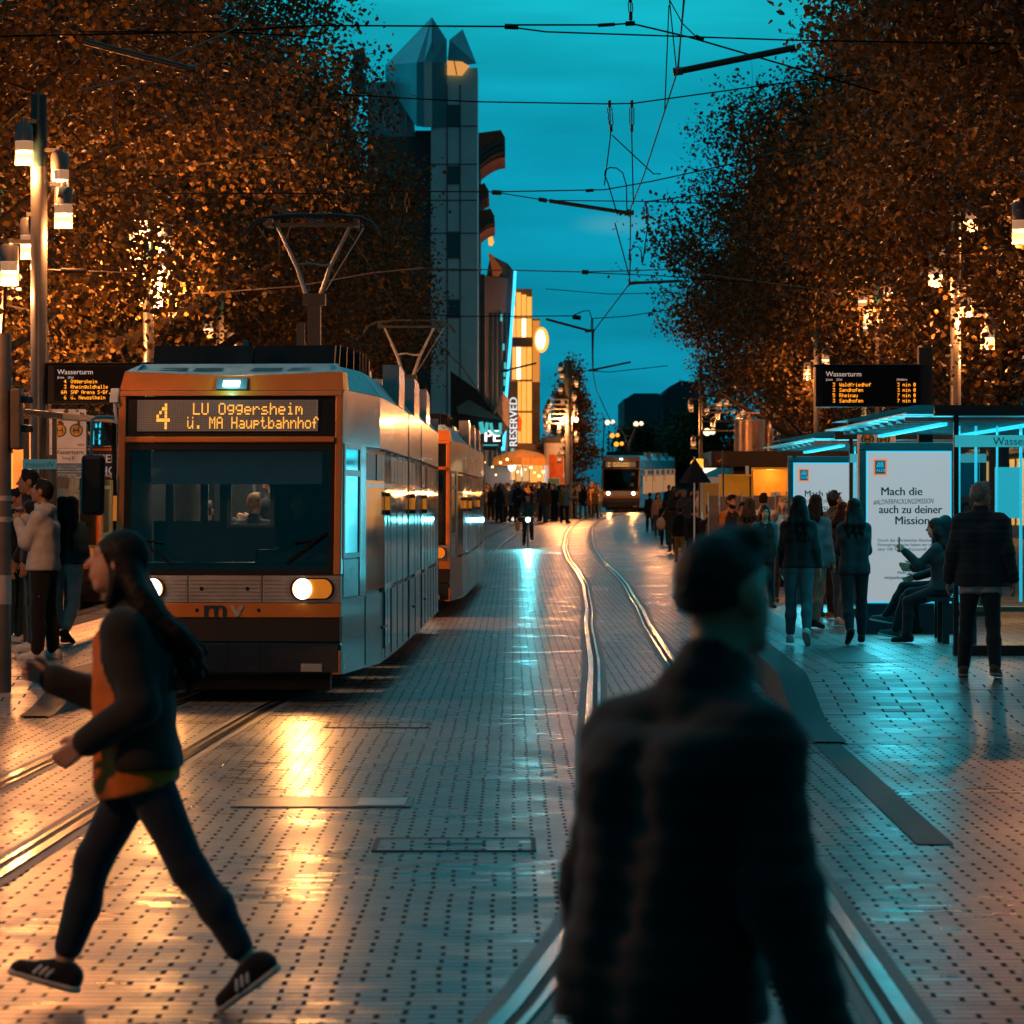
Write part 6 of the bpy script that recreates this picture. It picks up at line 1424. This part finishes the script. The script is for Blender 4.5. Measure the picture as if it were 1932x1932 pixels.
arm('short steady arm low over the far street',(1118,698),(1190,683),112,.03)
arm('small steady arm in front of the glowing glass store',(950,700),(1012,685),120,.03)
arm('dark steady arm high on the left in front of the leaves',(360,130),(160,79),40,.035)
arm('steady arm behind the front pantograph',(600,420),(510,390),52,.03)
# contact wires above the tracks and their droppers
m=MB(); m.path([at(1293,-20,27),at(1278,135,31),at(1254,210,34.5),at(1215,330,41),at(1190,392,46),at(1188,535,60),at(1120,625,77),at(1118,698,98),at(1125,735,120),at(1150,790,165),at(1185,830,205)],[.0065]*3+[.007,.008,.010,.012,.014,.016,.018,.018],6)
cw=tag(m.build('contact_wire',WIRE),'contact wire zigzagging down the sky above the right track','overhead wire','overhead wires across the street')
m=MB(); m.path([at(365,-20,30),at(410,250,38),at(585,418,44.8),at(650,425,47),at(735,560,58),at(775,600,62.8),at(870,690,84),at(905,740,100)],[.0065,.0065,.007,.008,.010,.011,.013,.015],6)
tag(m.build('contact_wire',WIRE),'contact wire above the left track passing both pantographs','overhead wire','overhead wires across the street')
def dropper(label,paths,y,links=()):
    m=MB()
    for p in paths: m.path([at(u,v,y) for u,v in p],.0075*y/42,5)
    o=m.build('dropper',WIRE); tag(o,label,'overhead dropper','droppers hanging from the span wires')
    for (u0,v0,u1,v1) in links:
        k=MB(); a=at(u0,v0,y); b=at(u1,v1,y); d=.028*y/50
        k.path([(a.x-d,y,a.z),(b.x-d,y,b.z)],.008*y/50,5); k.path([(a.x+d,y,a.z),(b.x+d,y,b.z)],.008*y/50,5); k.path([a,(a.x,y,a.z+.1)],.022,6); k.path([b,(b.x,y,b.z-.1)],.022,6); k.build('link',DARKSTEEL,o)
    return o
dropper('hanging rods of the second span wire with two long links and a wire loop',[[(1150,196),(1152,255),(1140,350)],[(1192,195),(1192,260),(1195,385)],[(1155,255),(1233,328),(1247,328)],[(1165,405),(1147,345),(1141,330),(1142,322),(1150,316),(1163,317),(1175,326),(1182,350),(1183,400)]],50,[(1150,203,1153,235),(1192,203,1192,235)])
dropper('short rods hanging at the very top of the frame',[[(1190,-10),(1190,44)],[(1262,-10),(1276,130)],[(1263,0),(1288,45),(1312,68)],[(1262,10),(1254,210)],[(1290,-10),(1280,130)]],42,[(1189,5,1190,22)])
dropper('hanging rods below the middle junction with a small loop',[[(1219,385),(1222,425),(1212,500)],[(1222,428),(1275,505)],[(1187,470),(1190,485),(1187,490),(1188,475),(1195,466),(1204,466),(1210,475),(1211,495)],[(1160,420),(1187,520)],[(1190,480),(1187,540)]],64,[(1218,390,1220,412)])
dropper('teal lit stay rod hanging in front of the left trees',[[(640,222),(603,365)],[(642,222),(665,380),(668,412)],[(600,365),(655,420)]],48,[(640,212,640,222)])
dropper('pair of stay rods above the second pantograph',[[(740,385),(733,470)],[(768,390),(740,470)],[(735,470),(770,500)],[(700,478),(768,508)]],66,[(740,370,740,385),(768,374,768,390)])
dropper('thin stay wires in the far street below the curl',[[(1118,600),(1119,700)],[(1117,625),(1118,690)]],100)
wire('pale slack wire rising through the left trees',[(150,170),(240,150),(340,100),(440,55),(480,10)],41,.010,(),True)
wire('pale wire from the second left lamp post to the second pantograph wires',[(300,555),(390,553),(560,540),(700,515),(800,505)],60,.011,[(300,555,320,553,.04)],True)
wire('short wire with a long insulator from the near left lamp post',[(84,508),(120,510),(160,511),(260,515)],45.6,.008,[(115,510,163,511,.028)],True)
wire('thin horizontal wire behind the near left lanterns',[(-20,358),(60,360),(300,365),(620,365)],47,.008)
wire('pair of dark thin wires in the upper left leaves',[(150,60),(420,60),(600,70)],43,.009)
# ------------------------------------------------------------------ trees in two rows
tree_proto('A',3,14.5,5.5,3.5,175,400,.090,.60)
tree_proto('B',8,13.5,5.3,3.6,168,400,.090,.60)
tree_proto('C',21,15.5,5.9,3.8,178,390,.092,.60)
GL='trees of the left row'; GR='trees of the right row'
for i,(k,x,y,sc,rz,lb) in enumerate((
 ('A',-8.9,51,1.0,.4,'nearest tree of the left row leaning over the lamp post'),
 ('B',-8.2,63,1.0,2.1,'second left tree glowing orange round the second lamp post'),
 ('C',-8.0,75,.98,4.0,'third left tree rising above the front pantograph'),
 ('A',-7.8,89,1.0,1.3,'fourth left tree whose crown reaches the sky gap'),
 ('B',-7.6,104,1.02,5.2,'fifth left tree in dark leaf behind the second pantograph'),
 ('C',-7.8,120,.92,.9,'sixth left tree in front of the store block'),
 ('A',-7.9,137,.92,3.3,'last left tree next to the panelled tower'))):
    tree('street_tree',k,x,y,lb,sc,rz,GL)
for i,(k,x,y,sc,rz,lb) in enumerate((
 ('B',10.2,44,1.05,.7,'nearest tree of the right row filling the top right corner'),
 ('C',10.6,56,1.0,2.6,'second right tree with twigs against the sky'),
 ('A',10.8,68,1.05,4.4,'third right tree behind the departure board'),
 ('B',11.0,81,1.05,1.7,'fourth right tree with dark crown over the kiosk'),
 ('C',10.4,95,.98,5.6,'fifth right tree bulging toward the street'),
 ('A',10.2,111,1.0,3.0,'sixth right tree with a dark outline against the teal sky'),
 ('B',10.8,128,1.0,.2,'seventh right tree low over the queue'),
 ('C',12.4,147,.9,2.2,'last right tree before the dark far buildings'))):
    tree('street_tree',k,x,y,lb,sc,rz,GR)
tree_proto('K',5,12.5,2.6,1.8,130,80,.2,.5,1)
tree('conical_tree','K',at(1078,0,197).x,197,'dark conical tree behind the advertising column',.70,.3)
tree_proto('S',9,7,3.2,1.2,110,80,.22)
tree('round_tree','S',at(1318,0,255).x,255,'round dark tree right of the far tram in front of the far buildings',1.0,.3)
tree('round_tree','S',at(1210,0,300).x,300,'small dark tree just above the far tram roof',.95,2.3)
# ------------------------------------------------------------------ people
BK=(.012,.012,.013); NV=(.012,.018,.03); GY=(.16,.15,.145); DENIM=(.04,.10,.125); WHT=(.55,.53,.51); TEAL=(.02,.06,.07); OCH=(.52,.135,.006); BRN=(.06,.03,.018); BEI=(.30,.22,.16)
# foreground woman, walking to the left
y=13.55; s=F/y
wom,J,k=mk_person('person walking left with flowing dark hair and an open dark jacket over a mustard top',(272-U0)/s,y,0,-90,1.755,
   dict(legr=(29,13,15,2),legl=(-25,8,-36,2),arml=(-14,10,70,18),armr=(14,6,96,14),lean=5,hunch=8,headpitch=-8,curll=.5,curlr=.9,shoulder=.165,ankle=.075,toeout=4,fat=1.0),
   top=(.016,.015,.015),bot=(.011,.019,.032),hairlen=.42,hairw=1.08,res=.014,hem=.03,inner=OCH,shoes=(.012,.012,.014),sole=(.5,.46,.42),open_front=True,thick=1.35,puff=.008,loose=.9,sway=.9,name='person',collar=.06)
stripe=pm('shoe_stripe',(.6,.56,.54),.6)
for n in 'lr':
    f=J['ff'+n];fu=J['fu'+n];an=J['an'+n]; sd=np.cross(f,fu); sgn=1 if (np.array([-1.0,0,0])@sd)>0 else -1
    sh=[c for c in wom.children if c.name.startswith('shoe')]['lr'.index(n)]
    for q in range(3):
        m=MB(); a=an+f*(.045+q*.024)-fu*.052+sd*sgn*.045; b=an+f*(.022+q*.024)-fu*.018+sd*sgn*.036
        m.path([Vector(a*k),Vector(((a+b)/2+sd*sgn*.006)*k),Vector(b*k)],.0075,5); m.build('stripe',stripe,sh)
tr=[c for c in wom.children if c.name.startswith('trousers')][0]
kn=J['knr']; m=MB(); 
kk=J['knr']*.86+J['anr']*.14; m.ball(Vector((kk+A3(0,.058,0))*k),.03,10,6,(1.2,.5,.45)); m.build('torn_knee',SKIN(0),tr)
c=hold(wom,J,k,J['wrr']+J['fdr']*.10+A3(0,.02,.02))
m=MB(); m.path([c+Vector((.0,0,-.02)),c+Vector((-.035,0,.075))],.006,7); tag(m.build('cigarette',pm('paper_white',(.6,.5,.42),.6,emis=(1,.5,.2),es=.05)),'short pale cigarette held up by the walking woman','cigarette')
# foreground man, seen from behind
y=6.9; s=F/y
man,J,k=mk_person('large foreground person seen from behind in a black padded jacket',(1244-U0)/s,y,0,45,1.79,
   dict(legl=(-8,4,-6,3),legr=(12,8,4,3),arml=(-2,13,14,2),armr=(-10,19,10,-3),lean=10,hunch=13,headyaw=0,headpitch=-6,shoulder=.178,fat=1.04,slope=.075,curll=.4,curlr=.4),
   top=(.0045,.0042,.004),bot=(.006,.006,.008),hair='black',res=.013,hem=.07,thick=1.1,puff=.010,hairw=.955,loose=1.2,quilt=.006,collar=.035,nape=-.016,shoes=BK,sole=(.3,.3,.3),skin=1)
pz=lambda y:g(y)+(hR(y) if True else 0)+.014
def put(u,y,plat,**k): pass
# left platform group
zL=PLAT+.014
def pl(u,y): return (u-U0)*y/F
hoodie,J,k=mk_person('person in a light grey sweater raising a hand to the mouth',pl(82,37.0),37.0,zL,-80,1.79,
   dict(armr=(35,10,125,25),arml=(25,6,128,30),lean=-2,hunch=10,headpitch=-14,fat=1.22,shoulder=.18,legl=(3,4,0,4),legr=(-3,2,0,4),curll=.9,curlr=.9),top=(.42,.40,.385),bot=(.008,.008,.009),shoes=(.5,.45,.42),sole=(.5,.45,.42),hood=True,hem=.05,loose=1.5,thick=1.3,skin=1)
trs=[c for c in hoodie.children if c.name.startswith('trousers')][0]
m=MB(); q=(J['hpl']*.35+J['knl']*.65)*k; m.box(q[0]-.085,q[0]-.078,q[1]-.03,q[1]+.03,q[2]-.02,q[2]+.02); m.build('cloth_label',PRINTW,trs)
mk_person('tall person in a black jacket standing close behind the grey sweater',pl(62,38.9),38.9,zL,-100,1.90,dict(arml=(0,6,12,0),armr=(4,8,20,0),headpitch=-4),top=BK,bot=(.015,.04,.05),shoes=(.5,.45,.42),sole=(.5,.45,.42),skin=1,hem=.12)
mk_person('person with long curly dark hair, denim jacket and white leggings stepping away',pl(131,41.2),41.2,zL,28,1.63,dict(legr=(-10,22,-24,4),legl=(8,4,0,2),arml=(6,8,30,10),armr=(4,8,30,10),shoulder=.155,fat=.95,ankle=.09),top=(.035,.085,.10),bot=(.52,.52,.50),hairlen=.50,hairw=1.25,shoes=BK,hem=-.04,loose=1.1)
mk_person('young person with curly hair in a black and teal jacket at the far left',pl(26,41.5),41.5,zL,110,1.72,dict(headpitch=-8,arml=(10,8,50,10)),top=(.012,.02,.024),bot=(.02,.05,.06),shoes=(.3,.28,.27),hem=.06,skin=0)
mk_person('person half hidden behind the tall person in black on the left platform',pl(52,44.5),44.5,zL,170,1.74,dict(),top=BRN,bot=BK,res=.024)
# right platform group
zR=lambda y: g(y)+hR(y)+.014
def pr(label,u,y,hd,ht,P=None,**kw): return mk_person(label,pl(u,y),y,zR(y) if kw.pop('plat',True) else g(y)+.01,hd,ht,P,**kw)
pr('person in dark padded jacket with thinning hair at the right edge',1850,33.8,12,1.77,dict(legl=(5,3,0,5),legr=(-7,8,-6,4),arml=(-4,13,14,2),armr=(-10,12,16,0),headyaw=-48,lean=1,hunch=5,shoulder=.19,fat=1.1),top=(.016,.03,.036),bot=(.012,.022,.028),hair='grey',shoes=(.09,.05,.03),sole=(.3,.25,.2),quilt=.009,puff=.012,hem=.10,inner=(.35,.36,.36),bald=False,res=.018)
pr('person with long dark hair, teal leggings and white sneakers walking away',1507,40.8,6,1.62,dict(legl=(7,3,0,1),legr=(-7,26,-38,1),arml=(4,8,16,4),armr=(-8,10,12,0),shoulder=.165,ankle=.05),top=(.012,.02,.023),bot=(.045,.13,.15),hairlen=.42,hairw=1.12,shoes=(.5,.48,.46),sole=(.5,.5,.5),hem=.02,res=.016)
pr('person in black with long dark hair walking past the large lit poster',1612,41.0,-4,1.60,dict(legl=(-9,24,-34,1),legr=(8,3,0,1),arml=(12,5,72,24),armr=(12,5,72,24),shoulder=.155,ankle=.04,headpitch=-4),top=(.014,.03,.035),bot=(.012,.018,.022),hairlen=.36,hairw=1.05,shoes=BK,hem=.08,res=.016)
pr('person in a pale cyan jacket and beige trousers beside the long haired walker',1537,46.2,35,1.66,dict(legl=(6,3,0,2),legr=(-6,12,-10,2),arml=(4,8,16,4)),top=(.14,.30,.33),bot=(.28,.19,.13),hair='brown',hairlen=.26,shoes=BK,hem=.12,res=.02)
pr('stooping person in a dark cap and olive jacket by the farther poster',1557,50.5,55,1.76,dict(lean=8,hunch=20,headpitch=-30,arml=(30,6,70,10),armr=(34,6,76,10)),top=(.05,.06,.055),bot=(.015,.02,.022),cap=(.03,.06,.065),shoes=(.2,.1,.05),sole=(.5,.4,.35),hem=.1,res=.02)
pr('person in grey loose trousers and white shoes behind the walker in black',1588,47.5,40,1.58,dict(legl=(10,6,0,3),legr=(-10,10,-8,3),arml=(25,6,75,16),armr=(20,6,75,16)),top=(.06,.065,.07),bot=(.19,.18,.175),hair='brown',hairlen=.2,shoes=(.5,.46,.44),sole=(.5,.5,.5),hem=.12,res=.02)
# seated on the shelter bench, facing the street
st,Js,ks=pr('seated person with long dark hair holding up a phone in front of the lit poster',1778,41.5,-72,1.66,dict(legl=(72,70,0,2),legr=(84,96,-6,-3),arml=(45,6,88,12),armr=(14,6,60,16),lean=4,hunch=6,shoulder=.155,curll=.8),top=(.02,.028,.03),bot=(.008,.015,.018),hairlen=.36,hairw=1.1,shoes=BK,hem=.02,res=.018)
hp=Js['hip']*ks
st.location.z+= .0
pr2,J2,k2=pr('second seated person with crossed legs in striped sneakers on the bench',1772,43.0,-84,1.72,dict(legl=(74,56,12,2),legr=(92,60,10,-4),arml=(25,6,70,12),armr=(20,6,70,12),lean=-6),top=(.010,.02,.022),bot=(.006,.008,.01),hairlen=.2,shoes=(.05,.06,.06),sole=(.5,.5,.5),hem=.04,res=.02)
m=MB(); q=hold(st,Js,ks,Js['wrl']+Js['fdl']*.10); m.box(q.x-.005,q.x+.005,q.y-.04,q.y+.04,q.z-.05,q.z+.10); m.mi=1; m.box(q.x+.005,q.x+.007,q.y-.035,q.y+.035,q.z-.045,q.z+.095)
tag(m.build('phone',[BLACK,em('phone_screen',(.4,.8,1),.8)]),'black phone held up by the seated person','phone')
for (pp,jj,kk_,lb) in ((st,Js,ks,'dark bench seat under the seated phone user'),(pr2,J2,k2,'dark bench seat under the person with crossed legs')):
    h=hold(pp,jj,kk_,jj['hip']); t=thing('bench',(h.x+.1,h.y,zR(h.y)),lb,'bench'); m=MB(); m.box(h.x-.2,h.x+.34,h.y-.32,h.y+.32,h.z-.135,h.z-.09); m.build('seat',FRAME,t)
    for e in (-.26,.22):
        m=MB(); m.box(h.x-.03,h.x+.05,h.y+e,h.y+e+.04,zR(h.y)-.01,h.z-.135); m.build('leg',FRAME,t)
# queue along the right, from the far end to the near end
def pq(label,u,vh,y,hd,ht=None,**kw):
    plat=kw.get('plat',y<71); z=(zR(y) if plat else g(y)+.01)
    if ht is None: ht=EYE-(vh-VH)*y/F-z
    kw['plat']=plat; P=kw.pop('P',{}); kw.setdefault('res',.024 if y<95 else .03); kw.setdefault('fingers',y<75)
    return pr(label,u,y,hd,max(1.45,min(1.88,ht)),P,**kw)
WK=dict(legl=(14,6,0,2),legr=(-14,16,-16,2),arml=(-12,8,14,2),armr=(12,8,22,2)); WK2=dict(legl=(-12,14,-14,2),legr=(13,6,0,2),arml=(10,8,22,2),armr=(-10,8,14,2))
pq('person in a black coat and hat at the far head of the queue',1226,931,146,0,P=WK,top=BK,bot=BK,hem=.3,cap=BK)
pq('person in a grey beige jacket walking behind the black coat',1241,931,136,170,P=WK2,top=(.22,.17,.14),bot=(.03,.04,.05),hairlen=.25)
pq('person in a short black jacket in the far part of the queue',1254,946,121,5,P=WK,top=BK,bot=BK,hair='brown',hairlen=.12)
q4,J4,k4=pq('person in dark clothes carrying a pale bag in the queue',1268,942,112,-8,P=WK2,top=(.02,.022,.025),bot=(.02,.04,.05),hem=.2,hairlen=.2)
q=hold(q4,J4,k4,J4['wrl']); m=MB(); m.ball((q.x-.10,q.y-.12,q.z+.02),.2,10,8,(.75,.5,1)); m.path([(q.x-.1,q.y-.12,q.z+.2),(q.x+.05,q.y-.05,q.z+.5)],.012,5); tag(m.build('shoulder_bag',pm('bag_canvas',(.5,.42,.36),.8)),'pale cloth bag on the dark walker in the queue','bag')
pq('person in a fur hooded jacket and ochre trousers seen from behind',1283,958,101,4,P=WK,top=(.018,.016,.015),bot=(.55,.25,.05),hood=True,hem=.1,hair='brown')
pq('person in a long black coat close to the dark parasol',1308,958,89.5,14,P=WK2,top=BK,bot=BK,hem=.28)
pq('grey haired person at the back of the queue',1290,924,118,170,top=(.09,.08,.075),bot=BK,hair='grey',ht=1.86)
pq('person with auburn hair in a black coat in the back of the queue',1276,930,124,175,top=BK,bot=BK,hair='brown',ht=1.82,hairlen=.25)
pq('dark haired person in a rust jacket half hidden behind the coat',1340,958,77,-15,top=(.06,.025,.015),bot=BK,plat=False)
pq('blond person in an ochre jacket by the barrier panels',1353,962,73.5,10,top=(.36,.17,.04),bot=(.05,.04,.03),hair='blond',hairlen=.12,plat=False)
pq('bearded person in an orange jacket turning toward the camera',1378,939,66,158,P=dict(headyaw=12,arml=(0,8,12,0)),top=(.62,.22,.03),bot=BK,beard=True,hem=.12,res=.016,inner=(.03,.03,.03),open_front=True)
pq('person in a black hood left of the man in the white shirt',1414,946,61,20,top=BK,bot=BK,hairlen=.28,hairw=1.1,res=.02)
pq('broad person in a white shirt with short black hair seen from behind',1440,936,65,10,P=dict(fat=1.15,shoulder=.19),top=(.58,.56,.54),bot=NV,hem=.1,res=.018)
pq('person with dark hair and teal jacket looking up toward the street',1442,958,55.5,172,P=dict(headpitch=10),top=(.03,.085,.09),bot=BK,hairlen=.3,hairw=1.05,res=.016,inner=(.02,.02,.02),open_front=True)
pq('blond person with a pale scarf facing the camera by the farther poster',1477,942,59,165,P=dict(headyaw=-15,arml=(20,6,80,15)),top=(.20,.10,.06),bot=BRN,hair='blond',hairlen=.3,res=.018,inner=(.5,.45,.42),open_front=True)
pq('person in a brown coat partly hidden behind the barrier panels',1402,952,71,-170,top=BRN,bot=BK,hairlen=.15,plat=False)
pq('person in a grey coat standing at the orange stall',1462,950,72.5,0,top=GY,bot=BK,plat=True,ht=1.68)
# far crowd: four figures, copied with other clothes
protos=[]
for i,(P,hl,hc,hem) in enumerate(((dict(arml=(4,9,20,4),armr=(-4,9,14,2)),0,'black',.1),(dict(arml=(20,8,70,14),armr=(6,8,20,4),legl=(4,3,0,4)),.25,'brown',.2),(WK,0,'brown',.12),(WK2,.3,'black',.25),(dict(arml=(15,6,80,14),armr=(15,6,80,14),fat=1.15),0,'grey',.15))):
    protos.append((P,hl,hc,hem))
rc=random.Random(5)
tops=[('black',BK),('dark grey',(.05,.05,.052)),('brown',(.09,.045,.025)),('rust',(.20,.07,.025)),('teal',(.03,.09,.10)),('beige',(.26,.19,.14)),('navy',NV),('ochre',(.34,.16,.03)),('pale grey',(.3,.29,.28))]
bots=[('black',(.011,.011,.012)),('blue',(.025,.06,.08)),('dark brown',(.05,.03,.02)),('grey',(.12,.115,.11))]
first={}
spots=[]
for i in range(30): spots.append((912+i*5.4+rc.uniform(-2.5,2.5),rc.uniform(168,188)))
spots=[(u,y) for u,y in spots if not (1030<u<1072 and y>188)]
spots+=[(1046,176),(1083,182),(1091,186),(1100,180),(1108,184),(1115,188),(1122,183),(1128,190),(1078,192)]
spots+=[(930+i*8.3+rc.uniform(-3,3),rc.uniform(189,194)) for i in range(14)]
spots.sort()
ORD=['first','second','third','fourth','fifth','sixth','seventh','eighth','ninth','tenth']
cnt={}
for (u,y) in spots:
    a=rc.randrange(len(tops)); b=rc.randrange(len(bots)); 
    if abs(u-1046)<.5: a=0;b=0
    k_=rc.randrange(5); key=(tops[a][0],bots[b][0]); cnt[key]=cnt.get(key,0)+1
    lb=f"{ORD[(cnt[key]-1)%10]} person from the left in {tops[a][0]} jacket and {bots[b][0]} trousers in far crowd"
    hd=rc.choice([0,180,170,-160,90,-90,30,200]); X_=pl(u,y)
    if k_ not in first:
        P,hl,hc,hem=protos[k_]
        o,_,_=mk_person(lb,X_,y,g(y),hd,1.74,P,top=tops[a][1],bot=bots[b][1],hair=hc,hairlen=hl,hem=hem,res=.034,fingers=False,group='people crowding the far street')
        first[k_]=o
    else:
        dup(first[k_],(X_,y,g(y)),-R(hd),lb,'people crowding the far street',{'jacket':cloth(tops[a][1]),'trousers':cloth(bots[b][1])},rc.uniform(.94,1.06))
# a few people waiting farther right of the far tram
for i,(u,y) in enumerate(((1262,165),(1270,158),(1281,150),(1300,140),(1316,132),(1333,122))):
    a=(i*2)%len(tops); lb=f"{ORD[i]} person from the left in {tops[a][0]} clothes behind the queue"
    dup(first[sorted(first)[i%len(first)]],(pl(u,y),y,g(y)),R(180+20*i),lb,'people crowding the far street',{'jacket':cloth(tops[a][1]),'trousers':cloth(bots[i%4][1])})
# people in the front tram
def intram(label,x,d,zf,hd,ht,P,**kw):
    p=xf1(Vector((x,d,zf))); return mk_person(label,p.x,p.y,zf,hd,ht,P,**kw)
intram('driver in dark clothes behind the windscreen of the front tram',.52,1.5,.62,178,1.62,dict(legl=(78,78,0,4),legr=(78,78,0,4),arml=(30,10,60,6),armr=(30,10,60,6)),top=(.012,.022,.026),bot=BK,res=.02,hair='grey')
pv=[o for o in COL.objects if o.get('label','').startswith('driver in dark')][0]; pv.location.z=.62
intram('passenger with blond hair seen through the cab window of the front tram',-.16,3.0,.36,10,1.60,dict(headyaw=-20),top=(.02,.03,.035),bot=BK,hair='blond',res=.02)
intram('taller passenger in a dark hood looking at a phone in the front tram',-.02,4.1,.36,-60,1.86,dict(headpitch=-20,arml=(30,6,80,10),armr=(30,6,80,10)),top=BK,bot=BK,hood=True,res=.02)
intram('passenger seated at the left window of the front tram',-.66,2.9,.36,20,1.52,dict(),top=(.02,.06,.08),bot=BK,hair='brown',res=.02)
# cyclist
y=119.; s=F/y; zc=g(y); bx=(996-U0)/s
bk=thing('bicycle',(bx,y,zc),'bicycle with a bright cyan white headlamp coming down the street','bicycle')
for d in (-.53,.53):
    m=MB(); pts=[(bx,y+d+.33*math.cos(2*math.pi*k/20),zc+.35+.33*math.sin(2*math.pi*k/20)) for k in range(21)]; m.path(pts,.022,6); w=m.build('wheel',RUBBER,bk)
    m=MB()
    for k in range(6): a=math.pi*k/6; m.path([(bx,y+d+.32*math.cos(a),zc+.35+.32*math.sin(a)),(bx,y+d-.32*math.cos(a),zc+.35-.32*math.sin(a))],.004,4)
    m.build('spokes',STEEL,w)
m=MB(); m.path([(bx,y-.53,zc+.35),(bx,y-.40,zc+.95)],.022,6); m.path([(bx,y-.42,zc+.85),(bx,y+.2,zc+.35),(bx,y+.53,zc+.35)],.02,6); m.path([(bx,y+.2,zc+.35),(bx,y+.34,zc+.95)],.02,6); m.path([(bx,y-.41,zc+.8),(bx,y+.31,zc+.8),(bx,y+.53,zc+.35)],.018,6); m.build('frame',pm('bike_frame',(.02,.03,.035),.4,.3),bk)
m=MB(); m.path([(bx-.30,y-.30,zc+1.02),(bx-.05,y-.40,zc+1.0),(bx+.05,y-.40,zc+1.0),(bx+.30,y-.30,zc+1.02)],.016,6); m.build('handlebar',STEEL,bk)
m=MB(); m.box(bx-.09,bx+.09,y+.2,y+.46,zc+.94,zc+1.0); m.build('saddle',BLACK,bk,bevel=.02)
m=MB(); m.ball((bx,y-.5,zc+.92),.075,10,8); m.build('headlamp',em('bike_lamp',(.75,1,1),12),bk)
lamp('SPOT','bike_beam',(bx,y-.6,zc+.92),(.12,.9,1),900,bk,r=.05,rot=(R(90-7),0,R(180)),spot=R(58))
rid,_,_=mk_person('cyclist in a dark teal jacket riding toward the camera',bx,y+.28,zc+.07,180,1.74,dict(legl=(62,70,0,3),legr=(28,36,0,3),lean=14,hunch=10,headpitch=4,arml=(48,12,22,8),armr=(48,12,22,8)),top=(.015,.04,.045),bot=NV,res=.024,fingers=False)
m=MB(); m.ball((bx-.34,y+.0,zc+.72),.16,10,8,(.5,1,1.2)); tag(m.build('pannier',pm('pannier_orange',(.5,.16,.03),.6)),'orange bag hanging at the side of the bicycle','bag')
